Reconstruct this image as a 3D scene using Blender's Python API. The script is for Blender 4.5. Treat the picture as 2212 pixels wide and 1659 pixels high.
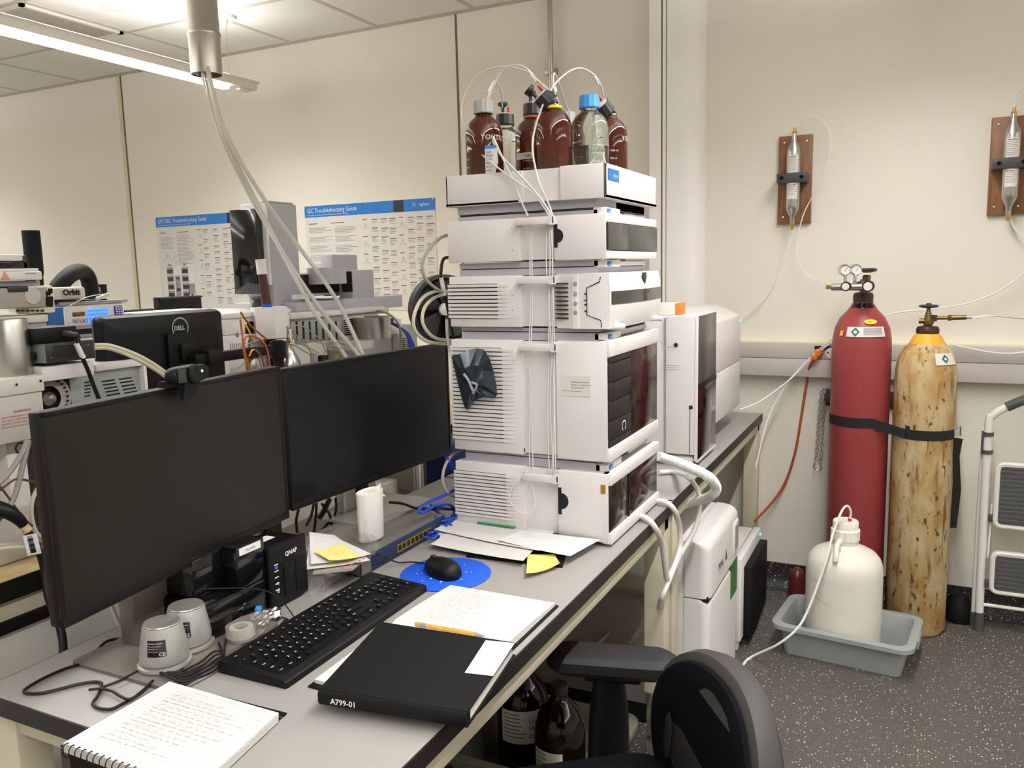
import bpy, bmesh, math, random
from mathutils import Vector, Matrix, Quaternion
random.seed(7)
for _o in list(bpy.data.objects): bpy.data.objects.remove(_o)
SC = bpy.context.scene
COL = SC.collection
PI = math.pi
# ------------------------------------------------------------------ camera
FPX, YAW, PITCH, ROLL = 1770.48, -0.459772, 0.1385256, -0.0239493
CAM = Vector((0.0, 0.0, 1.47))
_fw = Vector((math.sin(YAW)*math.cos(PITCH), math.cos(YAW)*math.cos(PITCH), -math.sin(PITCH)))
_r = Vector((math.cos(YAW), -math.sin(YAW), 0)); _u = _r.cross(_fw)
CR = _r*math.cos(ROLL)+_u*math.sin(ROLL); CU = -_r*math.sin(ROLL)+_u*math.cos(ROLL); CF = _fw
cd = bpy.data.cameras.new('camera'); cd.sensor_width = 36.0; cd.lens = FPX/2212*36.0
cd.clip_start = 0.02; cd.clip_end = 60
cam = bpy.data.objects.new('camera', cd); COL.objects.link(cam)
cam.matrix_world = Matrix(((CR.x, CU.x, -CF.x, CAM.x), (CR.y, CU.y, -CF.y, CAM.y), (CR.z, CU.z, -CF.z, CAM.z), (0, 0, 0, 1)))
SC.camera = cam
# ------------------------------------------------------------------ world, exposure
w = bpy.data.worlds.new('world'); SC.world = w; w.use_nodes = True
w.node_tree.nodes['Background'].inputs[0].default_value = (0.9, 0.95, 1.0, 1)
w.node_tree.nodes['Background'].inputs[1].default_value = 0.3
SC.view_settings.view_transform = 'Standard'; SC.view_settings.look = 'None'
SC.view_settings.gamma = 1.0; SC.view_settings.use_curve_mapping = False
SC.view_settings.exposure = 0.0
LIGHT, WATT, UPLIGHT = 16.0, 15.0, 42.0   # every pendant lamp: glow of the lens, downward light per lens, upward slot
# room extents
WALL, FLOOR_Z, CEIL, XL, XR, YF = 3.758, 0.0, 2.74, -8.0, 4.6, -3.2
BZ = 0.803            # bench top height

def P(px, py, x=None, y=None, z=None):
    """photograph pixel -> the world point where its line of sight meets a known plane"""
    d = CR*((px-1106)/FPX) - CU*((py-829.5)/FPX) + CF
    if x is not None: t = (x-CAM.x)/d.x
    elif y is not None: t = (y-CAM.y)/d.y
    else: t = (z-CAM.z)/d.z
    return CAM + d*t

# ------------------------------------------------------------------ materials
def lin(v):
    v = v/255.0
    return v/12.92 if v <= 0.04045 else ((v+0.055)/1.055)**2.4
def rgb(r, g, b): return (lin(r), lin(g), lin(b), 1.0)
MAT = {}
def mat(name, col, rough=0.5, metal=0.0, noise=None, bump=None, trans=0.0, ior=1.45, coat=0.0, emit=None, spec=None, alpha=None, stretch=None):
    m = bpy.data.materials.new(name); m.use_nodes = True
    nt = m.node_tree; b = nt.nodes['Principled BSDF']
    c = rgb(*col)
    b.inputs['Base Color'].default_value = c
    b.inputs['Roughness'].default_value = rough
    b.inputs['Metallic'].default_value = metal
    b.inputs['IOR'].default_value = ior
    if trans: b.inputs['Transmission Weight'].default_value = trans
    if coat: b.inputs['Coat Weight'].default_value = coat; b.inputs['Coat Roughness'].default_value = 0.05
    if spec is not None: b.inputs['Specular IOR Level'].default_value = spec
    if alpha is not None: b.inputs['Alpha'].default_value = alpha
    if emit:
        b.inputs['Emission Color'].default_value = rgb(*emit[0]); b.inputs['Emission Strength'].default_value = emit[1]
    tc = nt.nodes.new('ShaderNodeTexCoord'); mp = nt.nodes.new('ShaderNodeMapping')
    nt.links.new(tc.outputs['Object'], mp.inputs['Vector'])
    if stretch: mp.inputs['Scale'].default_value = stretch
    sc, amt = noise if noise else (18.0, 0.03)
    n = nt.nodes.new('ShaderNodeTexNoise'); n.inputs['Scale'].default_value = sc; n.inputs['Detail'].default_value = 4
    nt.links.new(mp.outputs[0], n.inputs['Vector'])
    mx = nt.nodes.new('ShaderNodeMix'); mx.data_type = 'RGBA'
    mx.inputs[6].default_value = tuple(min(1, v*(1-amt)) for v in c[:3])+(1,)
    mx.inputs[7].default_value = tuple(min(1, v*(1+amt)) for v in c[:3])+(1,)
    nt.links.new(n.outputs['Fac'], mx.inputs[0]); nt.links.new(mx.outputs[2], b.inputs['Base Color'])
    if bump:
        n2 = nt.nodes.new('ShaderNodeTexNoise'); n2.inputs['Scale'].default_value = bump[0]; n2.inputs['Detail'].default_value = 3
        nt.links.new(mp.outputs[0], n2.inputs['Vector'])
        bp = nt.nodes.new('ShaderNodeBump'); bp.inputs['Strength'].default_value = bump[1]; bp.inputs['Distance'].default_value = 0.002
        nt.links.new(n2.outputs['Fac'], bp.inputs['Height']); nt.links.new(bp.outputs[0], b.inputs['Normal'])
    MAT[name] = m
    return m

def nodes_of(m): return m.node_tree.nodes, m.node_tree.links
def floor_material(name, base):
    m = mat(name, base, rough=0.42, noise=(3, 0.10)); N, L = nodes_of(m); b = N['Principled BSDF']
    tc = N.new('ShaderNodeTexCoord')
    prev = b.inputs['Base Color'].links[0].from_socket
    for sc, th, thr, colr in ((105, 0.24, 0.74, (236, 233, 226)), (150, 0.22, 0.62, (170, 166, 160)), (66, 0.15, 0.80, (244, 242, 236))):
        v = N.new('ShaderNodeTexVoronoi'); v.inputs['Scale'].default_value = sc
        L.new(tc.outputs['Object'], v.inputs['Vector'])
        cmp_ = N.new('ShaderNodeMath'); cmp_.operation = 'LESS_THAN'; cmp_.inputs[1].default_value = th
        L.new(v.outputs['Distance'], cmp_.inputs[0])
        sp = N.new('ShaderNodeSeparateColor'); L.new(v.outputs['Color'], sp.inputs[0])
        g = N.new('ShaderNodeMath'); g.operation = 'GREATER_THAN'; g.inputs[1].default_value = thr
        L.new(sp.outputs[0], g.inputs[0])
        mu = N.new('ShaderNodeMath'); mu.operation = 'MULTIPLY'; L.new(cmp_.outputs[0], mu.inputs[0]); L.new(g.outputs[0], mu.inputs[1])
        mx = N.new('ShaderNodeMix'); mx.data_type = 'RGBA'; L.new(mu.outputs[0], mx.inputs[0]); L.new(prev, mx.inputs[6])
        mx.inputs[7].default_value = rgb(*colr); prev = mx.outputs[2]
    L.new(prev, b.inputs['Base Color'])
    return m
def wood_material(name, c1, c2, scale, rough=0.4, rot=(0, 0, 0), st=(1, 12, 12)):
    m = mat(name, c1, rough=rough); N, L = nodes_of(m); b = N['Principled BSDF']
    tc = N.new('ShaderNodeTexCoord'); mp = N.new('ShaderNodeMapping'); mp.inputs['Scale'].default_value = st; mp.inputs['Rotation'].default_value = rot
    L.new(tc.outputs['Object'], mp.inputs['Vector'])
    n = N.new('ShaderNodeTexNoise'); n.inputs['Scale'].default_value = scale; n.inputs['Detail'].default_value = 6; n.inputs['Distortion'].default_value = 1.2
    L.new(mp.outputs[0], n.inputs['Vector'])
    cr = N.new('ShaderNodeValToRGB'); cr.color_ramp.elements[0].position = 0.35; cr.color_ramp.elements[1].position = 0.68
    cr.color_ramp.elements[0].color = rgb(*c1); cr.color_ramp.elements[1].color = rgb(*c2)
    L.new(n.outputs['Fac'], cr.inputs[0]); L.new(cr.outputs[0], b.inputs['Base Color'])
    return m
def rust_material(name):
    m = mat(name, (188, 160, 104), rough=0.55); N, L = nodes_of(m); b = N['Principled BSDF']
    tc = N.new('ShaderNodeTexCoord')
    def nz(scale, st, det=6, dist=0.4):
        mp = N.new('ShaderNodeMapping'); mp.inputs['Scale'].default_value = st; L.new(tc.outputs['Object'], mp.inputs['Vector'])
        n = N.new('ShaderNodeTexNoise'); n.inputs['Scale'].default_value = scale; n.inputs['Detail'].default_value = det; n.inputs['Distortion'].default_value = dist
        L.new(mp.outputs[0], n.inputs['Vector']); return n
    def ramp(n, p0, c0, p1, c1):
        cr = N.new('ShaderNodeValToRGB'); cr.color_ramp.elements[0].position = p0; cr.color_ramp.elements[1].position = p1
        cr.color_ramp.elements[0].color = c0; cr.color_ramp.elements[1].color = c1; L.new(n.outputs['Fac'], cr.inputs[0]); return cr
    a = ramp(nz(14, (1, 1, 0.5), 8, 0.15), 0.36, rgb(204, 190, 150), 0.64, rgb(176, 138, 78))
    k1 = ramp(nz(40, (1, 1, 0.14), 9, 0.2), 0.55, (0, 0, 0, 1), 0.70, (1, 1, 1, 1))
    k2 = ramp(nz(60, (1, 1, 0.45), 10, 0.3), 0.60, (0, 0, 0, 1), 0.68, (1, 1, 1, 1))
    mx = N.new('ShaderNodeMix'); mx.data_type = 'RGBA'; L.new(k1.outputs[0], mx.inputs[0]); L.new(a.outputs[0], mx.inputs[6]); mx.inputs[7].default_value = rgb(132, 96, 46)
    mx2 = N.new('ShaderNodeMix'); mx2.data_type = 'RGBA'; L.new(k2.outputs[0], mx2.inputs[0]); L.new(mx.outputs[2], mx2.inputs[6]); mx2.inputs[7].default_value = rgb(92, 62, 34)
    L.new(mx2.outputs[2], b.inputs['Base Color'])
    return m

# ------------------------------------------------------------------ mesh builder
def rr(x0, x1, y0, y1, r, z, n=5):
    """rounded rectangle loop in the XY plane"""
    out = []
    for cx, cy, a0 in ((x1-r, y1-r, 0), (x0+r, y1-r, 90), (x0+r, y0+r, 180), (x1-r, y0+r, 270)):
        for k in range(n+1):
            a = math.radians(a0+90.0*k/n); out.append(Vector((cx+r*math.cos(a), cy+r*math.sin(a), z)))
    return out
def smooth_path(pts, per=6):
    pts = [Vector(p) for p in pts]
    if len(pts) < 3: return pts
    e = [pts[0]*2-pts[1]]+pts+[pts[-1]*2-pts[-2]]
    out = []
    for i in range(1, len(e)-2):
        p0, p1, p2, p3 = e[i-1], e[i], e[i+1], e[i+2]
        for k in range(per):
            t = k/per
            out.append(0.5*((2*p1)+(p2-p0)*t+(2*p0-5*p1+4*p2-p3)*t*t+(3*p1-p0-3*p2+p3)*t**3))
    out.append(pts[-1]); return out
WM = {}
FINE = {'print', 'small_print', 'headings', 'key_legends', 'handwriting', 'page_lines', 'ruling', 'screws', 'rivets', 'louvres', 'slots', 'perforation', 'folds', 'pins', 'dots', 'keys', 'screen_text', 'label_print', 'barcode', 'status_print', 'scale_marks', 'fan_louvres', 'port_openings', 'flank_slots', 'flank_knobs', 'vials', 'cover_slots', 'picture_panels', 'picture_modules', 'ribs', 'grille_slats', 'buttons', 'socket_holes', 'etched_print'}
class M:
    def __init__(s): s.v = []; s.f = []
    def add(s, vs, fs):
        o = len(s.v); s.v += [Vector(q) for q in vs]; s.f += [tuple(i+o for i in f) for f in fs]; return s
    def box(s, x0, x1, y0, y1, z0, z1, bev=0.0, seg=2):
        if x0 > x1: x0, x1 = x1, x0
        if y0 > y1: y0, y1 = y1, y0
        if z0 > z1: z0, z1 = z1, z0
        if bev <= 0:
            vs = [(x, y, z) for z in (z0, z1) for y in (y0, y1) for x in (x0, x1)]
            return s.add(vs, [(0, 2, 3, 1), (4, 5, 7, 6), (0, 1, 5, 4), (2, 6, 7, 3), (0, 4, 6, 2), (1, 3, 7, 5)])
        bm = bmesh.new(); bmesh.ops.create_cube(bm, size=1)
        for v in bm.verts: v.co = Vector(((x0+x1)/2+v.co.x*(x1-x0), (y0+y1)/2+v.co.y*(y1-y0), (z0+z1)/2+v.co.z*(z1-z0)))
        bmesh.ops.bevel(bm, geom=list(bm.edges), offset=min(bev, 0.49*min(x1-x0, y1-y0, z1-z0)), segments=seg, profile=0.5, affect='EDGES')
        bm.verts.index_update()
        s.add([v.co.copy() for v in bm.verts], [tuple(v.index for v in f.verts) for f in bm.faces]); bm.free(); return s
    def xf(s, mtx, i0=0):
        for i in range(i0, len(s.v)): s.v[i] = mtx @ s.v[i]
        return s
    def obox(s, c, size, rz=0.0, bev=0.0, rot=None):
        i0 = len(s.v); a, b, d = [q/2 for q in size]
        s.box(-a, a, -b, b, -d, d, bev)
        R = rot if rot else Matrix.Rotation(rz, 4, 'Z')
        return s.xf(Matrix.Translation(Vector(c)) @ R, i0)
    def loft(s, loops, cap0=True, cap1=True):
        n = len(loops[0]); vs = [p for l in loops for p in l]; fs = []
        for a in range(len(loops)-1):
            for k in range(n):
                k2 = (k+1) % n; fs.append((a*n+k, a*n+k2, (a+1)*n+k2, (a+1)*n+k))
        if cap0: fs.append(tuple(range(n-1, -1, -1)))
        if cap1: fs.append(tuple((len(loops)-1)*n+k for k in range(n)))
        return s.add(vs, fs)
    def cyl(s, p0, p1, r0, r1=None, n=20, cap=True):
        p0, p1 = Vector(p0), Vector(p1); r1 = r0 if r1 is None else r1
        q = Vector((0, 0, 1)).rotation_difference((p1-p0).normalized()).to_matrix()
        return s.loft([[p+q @ Vector((math.cos(2*PI*k/n)*r, math.sin(2*PI*k/n)*r, 0)) for k in range(n)] for p, r in ((p0, r0), (p1, r1))], cap, cap)
    def lathe(s, prof, c=(0, 0, 0), n=28, axis=None, cap=True):
        c = Vector(c); q = Vector((0, 0, 1)).rotation_difference(Vector(axis).normalized()).to_matrix() if axis else Matrix.Identity(3)
        return s.loft([[c+q @ Vector((math.cos(2*PI*k/n)*r, math.sin(2*PI*k/n)*r, z)) for k in range(n)] for r, z in prof], cap, cap)
    def tube(s, pts, r, n=8, per=6, smooth=True, taper=None):
        p = smooth_path(pts, per) if smooth else [Vector(q) for q in pts]
        loops = []; t0 = (p[1]-p[0]).normalized()
        a = Vector((0, 0, 1)) if abs(t0.z) < 0.9 else Vector((1, 0, 0))
        nrm = t0.cross(a).normalized(); prev = t0
        for i, q in enumerate(p):
            t = (p[min(i+1, len(p)-1)]-p[max(i-1, 0)])
            t = t.normalized() if t.length > 1e-9 else prev
            nrm = (prev.rotation_difference(t) @ nrm); nrm = (nrm-t*nrm.dot(t)).normalized(); prev = t
            b = t.cross(nrm); rad = r if not taper else r*taper(i/(len(p)-1))
            loops.append([q+nrm*(math.cos(2*PI*k/n)*rad)+b*(math.sin(2*PI*k/n)*rad) for k in range(n)])
        return s.loft(loops)
    def prism(s, poly, d):
        """planar polygon of 3D points extruded by vector d"""
        d = Vector(d); return s.loft([[Vector(p) for p in poly], [Vector(p)+d for p in poly]])
    def quad(s, a, b, c, d): return s.add([a, b, c, d], [(0, 1, 2, 3)])
    def ribbon(s, pts, wd, nrm):
        pts = [Vector(p) for p in pts]; nrm = Vector(nrm); vs = []
        for i, q in enumerate(pts):
            t = pts[min(i+1, len(pts)-1)]-pts[max(i-1, 0)]
            if t.length < 1e-9: t = Vector((1, 0, 0))
            e = nrm.cross(t).normalized()*(wd/2); vs += [q-e, q+e]
        return s.add(vs, [(2*i, 2*i+1, 2*i+3, 2*i+2) for i in range(len(pts)-1)])
    def make(s, name, m, parent=None, smooth=40, local=False):
        me = bpy.data.meshes.new(name)
        vs = s.v
        if parent is not None and not local:
            inv = WM[parent].inverted(); vs = [inv @ v for v in vs]
        me.from_pydata([tuple(v) for v in vs], [], s.f)
        bm = bmesh.new(); bm.from_mesh(me); bmesh.ops.recalc_face_normals(bm, faces=bm.faces); bm.to_mesh(me); bm.free()
        if smooth:
            me.polygons.foreach_set('use_smooth', [True]*len(me.polygons)); me.set_sharp_from_angle(angle=math.radians(smooth))
        me.materials.append(MAT[m] if isinstance(m, str) else m); me.update()
        o = bpy.data.objects.new(name, me); COL.objects.link(o)
        if name in FINE: o['kind'] = 'stuff'
        if parent is not None: o.parent = parent; WM[o] = WM[parent]
        else: WM[o] = Matrix.Identity(4)
        return o
def tag(o, label=None, cat=None, group=None, kind=None):
    if label: o['label'] = label
    if cat: o['category'] = cat
    if group: o['group'] = group
    if kind: o['kind'] = kind
    return o
def thing(name, label, cat, loc, rz=0.0, group=None):
    o = bpy.data.objects.new(name, None); COL.objects.link(o); o.empty_display_size = 0.05
    o.location = loc; o.rotation_euler = (0, 0, rz)
    WM[o] = Matrix.Translation(Vector(loc)) @ Matrix.Rotation(rz, 4, 'Z')
    return tag(o, label, cat, group)
def solo(name, m_, mt, label, cat, group=None, smooth=40, org=None):
    """a thing that is one mesh; origin moved to its base"""
    vs = m_.v; zmin = min(v.z for v in vs); n = len(vs)
    c = Vector((sum(v.x for v in vs)/n, sum(v.y for v in vs)/n, zmin))
    m_.v = [v-c for v in vs]; o = m_.make(name, mt, None, smooth); o.location = c; WM[o] = Matrix.Translation(c)
    return tag(o, label, cat, group)
def struct(name, m_, mt, smooth=40):
    o = m_.make(name, mt, None, smooth); o['kind'] = 'structure'; return o
def share(src, name, parent, loc):
    o = bpy.data.objects.new(name, src.data); COL.objects.link(o); o.parent = parent; o.location = loc; WM[o] = WM[parent]; return o
def text(s, size, mt, parent, org, xd, yd, name='lettering', off=0.0006, align='LEFT', cyl=None, shear=0, wide=1.0, bold=0.0):
    """flat printed lettering; cyl=(centre, radius) wraps it round an upright cylinder"""
    cu = bpy.data.curves.new('t', 'FONT'); cu.body = s; cu.size = size; cu.align_x = align; cu.shear = shear; cu.resolution_u = 2; cu.offset = bold
    to = bpy.data.objects.new('t', cu); me0 = to.to_mesh()
    vs = [v.co.copy() for v in me0.vertices]; fs = [tuple(p.vertices) for p in me0.polygons]
    to.to_mesh_clear(); bpy.data.objects.remove(to); bpy.data.curves.remove(cu)
    if not vs: return None
    xd = Vector(xd).normalized(); yd = Vector(yd).normalized(); nn = xd.cross(yd).normalized(); org = Vector(org)
    m_ = M()
    if cyl:
        c, r = Vector(cyl[0]), cyl[1]; a0 = math.atan2(org.y-c.y, org.x-c.x)
        m_.v = [Vector((c.x+(r+off)*math.cos(a0+v.x*wide/r), c.y+(r+off)*math.sin(a0+v.x*wide/r), org.z+v.y)) for v in vs]
    else:
        m_.v = [org+xd*(v.x*wide)+yd*v.y+nn*off for v in vs]
    m_.f = fs
    me = bpy.data.meshes.new(name); inv = WM[parent].inverted() if parent else Matrix.Identity(4)
    me.from_pydata([tuple(inv @ v) for v in m_.v], [], m_.f); me.materials.append(MAT[mt]); me.update()
    o = bpy.data.objects.new(name, me); COL.objects.link(o)
    if parent: o.parent = parent; WM[o] = WM[parent]
    return o
def scribble(m_, org, xd, yd, length, rows, pitch, hgt=0.0022, wd=0.0005, fill=(0.5, 0.95), word=0.012, off=0.0006):
    """rows of loose handwriting as thin ink strokes"""
    xd = Vector(xd); yd = Vector(yd); nn = xd.cross(yd).normalized()
    for k in range(rows):
        x = random.uniform(0, 0.06)*length; end = length*random.uniform(*fill)
        while x < end:
            wl = word*random.uniform(0.4, 1.3); pts = []; n = max(4, int(wl/0.0011))
            for i in range(n):
                pts.append(Vector(org)+xd*(x+wl*i/n)+yd*(-k*pitch+hgt*random.uniform(-0.15, 1.0)*(1 if i % 2 else 0.2))+nn*off)
            m_.ribbon(pts, wd, nn); x += wl+word*0.35
    return m_
def textlines(m_, org, xd, yd, length, rows, pitch, wd, off=0.0006, fill=(0.55, 1.0)):
    xd = Vector(xd); yd = Vector(yd); nn = xd.cross(yd).normalized()
    for k in range(rows):
        a = Vector(org)+yd*(-k*pitch)+nn*off; m_.ribbon([a, a+xd*length*random.uniform(*fill)], wd, nn)
    return m_
XP, XN, YP, YN, ZP = Vector((1, 0, 0)), Vector((-1, 0, 0)), Vector((0, 1, 0)), Vector((0, -1, 0)), Vector((0, 0, 1))
# ------------------------------------------------------------------ palette
mat('wall_paint', (232, 227, 215), 0.75, noise=(1.2, 0.015), bump=(220, 0.04))
mat('ceiling_tile', (234, 231, 225), 0.9, noise=(60, 0.03), bump=(260, 0.15))
mat('grid_metal', (196, 190, 178), 0.6)
mat('vent_metal', (176, 170, 158), 0.5, noise=(300, 0.18))
floor_material('floor_vinyl', (88, 83, 78))
floor_material('cove_vinyl', (42, 41, 42))
mat('seam_dark', (112, 100, 80), 0.8); mat('seam_light', (216, 203, 172), 0.7)
mat('column_white', (246, 243, 240), 0.6)
mat('raceway_grey', (196, 190, 184), 0.45)
mat('lamp_white', (214, 208, 198), 0.5)
mat('lens', (255, 255, 255), 0.4, emit=((255, 251, 244), LIGHT))
mat('lens_up', (255, 255, 255), 0.4, emit=((255, 254, 252), UPLIGHT))
mat('steel', (190, 184, 176), 0.32, 1.0, noise=(8, 0.10), stretch=(1, 1, 0.1))
mat('brushed', (206, 203, 198), 0.36, 1.0, noise=(30, 0.08), stretch=(30, 1, 1))
mat('brushed_flat', (208, 204, 197), 0.5, 0.25, noise=(40, 0.06), stretch=(1, 1, 30))
mat('chrome', (215, 215, 215), 0.16, 1.0); mat('zinc', (186, 184, 180), 0.35, 0.75); mat('brass', (190, 150, 70), 0.28, 1.0); mat('old_brass', (120, 98, 62), 0.4, 0.9, noise=(60, 0.2))
mat('dark_bronze', (70, 56, 46), 0.45, 0.7, noise=(60, 0.25))
mat('aluminium', (184, 182, 178), 0.30, 1.0, noise=(20, 0.06), stretch=(1, 1, 0.05))
mat('laminate', (154, 150, 146), 0.32, noise=(420, 0.05))
mat('edge_black', (34, 32, 30), 0.5, noise=(200, 0.1))
mat('beige', (212, 204, 180), 0.45); mat('beige_dark', (150, 141, 124), 0.5)
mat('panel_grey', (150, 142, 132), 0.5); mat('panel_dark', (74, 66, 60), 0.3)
mat('inst_white', (228, 223, 222), 0.42); mat('inst_bright', (232, 228, 226), 0.4); mat('inst_grey', (178, 177, 184), 0.42)
mat('inst_shade', (150, 150, 156), 0.45); mat('inst_warm', (216, 212, 203), 0.45); mat('off_white', (235, 232, 224), 0.45)
mat('cream', (232, 226, 198), 0.5); mat('old_grey', (164, 158, 150), 0.5); mat('galv', (168, 176, 172), 0.35, 0.5, noise=(12, 0.12))
mat('slot_dark', (22, 20, 22), 0.7); mat('black_plastic', (16, 15, 16), 0.45, spec=.3); mat('black_matte', (15, 15, 16), 0.65, noise=(300, 0.15), spec=.3)
mat('black_gloss', (12, 11, 13), 0.12, coat=0.4); mat('charcoal', (48, 48, 47), 0.45); mat('grey_glass', (78, 78, 74), 0.25, spec=.3)
mat('drawer_black', (36, 36, 37), 0.5, spec=.3); mat('wine_glass', (44, 18, 24), 0.12, spec=.22); mat('brown_glass', (36, 28, 24), 0.14, spec=.25)
mat('screen_a', (32, 27, 23), 0.34, spec=.3); mat('screen_b', (18, 18, 20), 0.30, spec=.3)
mat('label_blue', (34, 116, 196), 0.5); mat('white_print', (230, 230, 230), 0.6); mat('black_print', (18, 18, 18), 0.7); mat('grey_print', (150, 148, 146), 0.7)
mat('mid_print', (96, 94, 94), 0.7); mat('red_print', (176, 60, 56), 0.7)
mat('led_green', (60, 230, 190), 0.4, emit=((60, 235, 190), 3.0)); mat('led_yellow', (236, 214, 60), 0.5); mat('led_lime', (150, 230, 60), 0.4, emit=((150, 235, 60), 2.0))
mat('lcd_blue', (96, 150, 240), 0.3, emit=((88, 148, 248), 0.9)); mat('lcd_dark', (50, 110, 215), 0.3, emit=((50, 110, 230), 0.6))
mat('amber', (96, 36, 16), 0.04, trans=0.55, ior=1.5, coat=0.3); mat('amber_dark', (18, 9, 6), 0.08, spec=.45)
mat('amber_fill', (44, 18, 14), 0.2); mat('clear_glass', (244, 250, 248), 0.02, trans=1.0, ior=1.35); mat('water', (236, 244, 242), 0.0, trans=1.0, ior=1.33)
mat('paper', (224, 220, 216), 0.8, noise=(6, 0.02)); mat('paper_warm', (220, 216, 210), 0.8); mat('sticky', (240, 224, 122), 0.75); mat('sticky_pale', (244, 232, 140), 0.75)
mat('page_line', (186, 186, 190), 0.8); mat('pencil_ink', (128, 126, 126), 0.8); mat('folder_green', (52, 150, 90), 0.6)
mat('cap_grey', (164, 166, 166), 0.5); mat('cap_blue', (52, 142, 214), 0.45); mat('cap_black', (36, 36, 38), 0.42); mat('red_plastic', (192, 40, 52), 0.45)
mat('ring_orange', (206, 104, 40), 0.5); mat('ring_yellow', (236, 208, 40), 0.5)
mat('tube_clear', (238, 236, 232), 0.22, trans=0.12, ior=1.3); mat('tube_white', (228, 225, 220), 0.3); mat('tube_milky', (236, 238, 236), 0.35)
mat('acrylic', (240, 238, 230), 0.12, trans=0.35, ior=1.15)
mat('cable_grey', (156, 150, 140), 0.5); mat('cable_beige', (206, 198, 176), 0.5); mat('cable_black', (16, 15, 16), 0.45); mat('cable_blue', (34, 70, 178), 0.4); mat('cable_white', (226, 222, 212), 0.45); mat('cable_brown', (92, 62, 50), 0.5)
mat('cord_orange', (176, 84, 44), 0.5); mat('plug_orange', (216, 112, 44), 0.45); mat('copper', (206, 120, 62), 0.3, 0.8)
mat('red_paint', (148, 60, 61), 0.4, noise=(6, 0.10)); rust_material('rusty_yellow')
mat('collar_yellow', (226, 168, 50), 0.5, noise=(30, 0.15)); mat('strap_black', (26, 26, 27), 0.75, noise=(400, 0.2)); mat('tag_green', (34, 110, 92), 0.5)
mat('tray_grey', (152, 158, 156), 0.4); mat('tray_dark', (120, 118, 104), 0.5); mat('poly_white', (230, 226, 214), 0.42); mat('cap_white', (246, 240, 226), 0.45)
mat('ladder_white', (232, 230, 224), 0.35); mat('ladder_grey', (78, 78, 80), 0.6); mat('tread', (98, 98, 96), 0.65)
wood_material('walnut', (112, 74, 46), (150, 104, 66), 5, 0.45, st=(9, 9, 1.0)); wood_material('ply', (196, 170, 120), (222, 200, 156), 6, 0.6, st=(6, 1, 6))
wood_material('bamboo', (206, 152, 66), (224, 174, 88), 30, 0.5, st=(8, 8, 1))
mat('clamp_grey', (62, 64, 68), 0.5)
mat('pad_blue', (22, 88, 216), 0.6); mat('silver_plastic', (184, 183, 180), 0.34, 0.5); mat('silver_base', (116, 108, 102), 0.45, 0.2); mat('stand_silver', (186, 182, 174), 0.35, 0.7)  # silver_base is darkened to hold the shadow on the left monitor's stand
mat('foam_black', (30, 30, 31), 0.6, bump=(900, 0.2)); mat('fabric_navy', (9, 11, 16), 0.9, noise=(700, 0.25), spec=.15); mat('shell_grey', (58, 55, 54), 0.55, noise=(500, 0.12), bump=(700, 0.3))
mat('switch_navy', (34, 44, 78), 0.5); mat('switch_top', (120, 118, 112), 0.4, 0.3); mat('port_gold', (190, 160, 60), 0.4, 0.6)
mat('foil', (222, 218, 214), 0.2, 1.0); mat('bag_clear', (228, 230, 230), 0.18, trans=0.8, ior=1.12, alpha=0.45); mat('bag_static', (58, 66, 74), 0.14, 0.35, trans=0.1)
mat('tape_clear', (235, 235, 232), 0.1, trans=0.85, ior=1.2); mat('tape_white', (240, 234, 222), 0.5)
mat('pc_green', (74, 122, 66), 0.4); mat('orange_box', (240, 132, 40), 0.5); mat('blue_panel', (20, 96, 170), 0.4)
# ================================================================== the room
struct('floor', M().box(XL-.1, XR+.1, YF-.1, WALL+.1, -0.1, 0.0), 'floor_vinyl')
wall = struct('wall_back', M().box(XL-.1, XR+.1, WALL, WALL+0.1, 0, CEIL+0.12), 'wall_paint')
struct('wall_left', M().box(XL-.1, XL, YF, WALL, 0, CEIL+.12), 'wall_paint')
struct('wall_right', M().box(XR, XR+.1, YF, WALL, 0, CEIL+.12), 'wall_paint')
struct('wall_front', M().box(XL-.1, XR+.1, YF-.1, YF, 0, CEIL+.12), 'wall_paint')
ceil = struct('ceiling', M().box(XL-.1, XR+.1, YF-.1, WALL+.1, CEIL+0.03, CEIL+0.12), 'ceiling_tile')
GX, GY = 0.578, 0.575
xs = [-2.005+GX*k for k in range(-11, 12)]; ys = [3.149+GY*k for k in range(-11, 2)]
tile0 = M().box(-GX/2+.013, GX/2-.013, -GY/2+.013, GY/2-.013, 0.002, 0.03).make('ceiling_tile', 'ceiling_tile', ceil, local=True)
first = True
for x in xs:
    for y in ys:
        cx, cy = x+GX/2, y-GY/2
        if cx-GX/2 < XL or cx+GX/2 > XR+0.3 or cy-GY/2 < YF-0.3 or cy+GY/2 > WALL+0.2: continue
        if abs(cx+4.032) < .1 and abs(cy-2.861) < .1: continue
        if first: tile0.location = (cx, cy, CEIL); first = False
        else: share(tile0, 'ceiling_tile', ceil, (cx, cy, CEIL))
for x in xs: M().box(x-.013, x+.013, YF, WALL, CEIL, CEIL+.03).make('grid_bar', 'grid_metal', ceil)
for y in ys: M().box(XL, XR, y-.013, y+.013, CEIL-.0005, CEIL+.0295).make('grid_bar', 'grid_metal', ceil)
M().box(XL, XR, WALL-.024, WALL, CEIL-.001, CEIL+.03).make('grid_bar', 'grid_metal', ceil)
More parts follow.
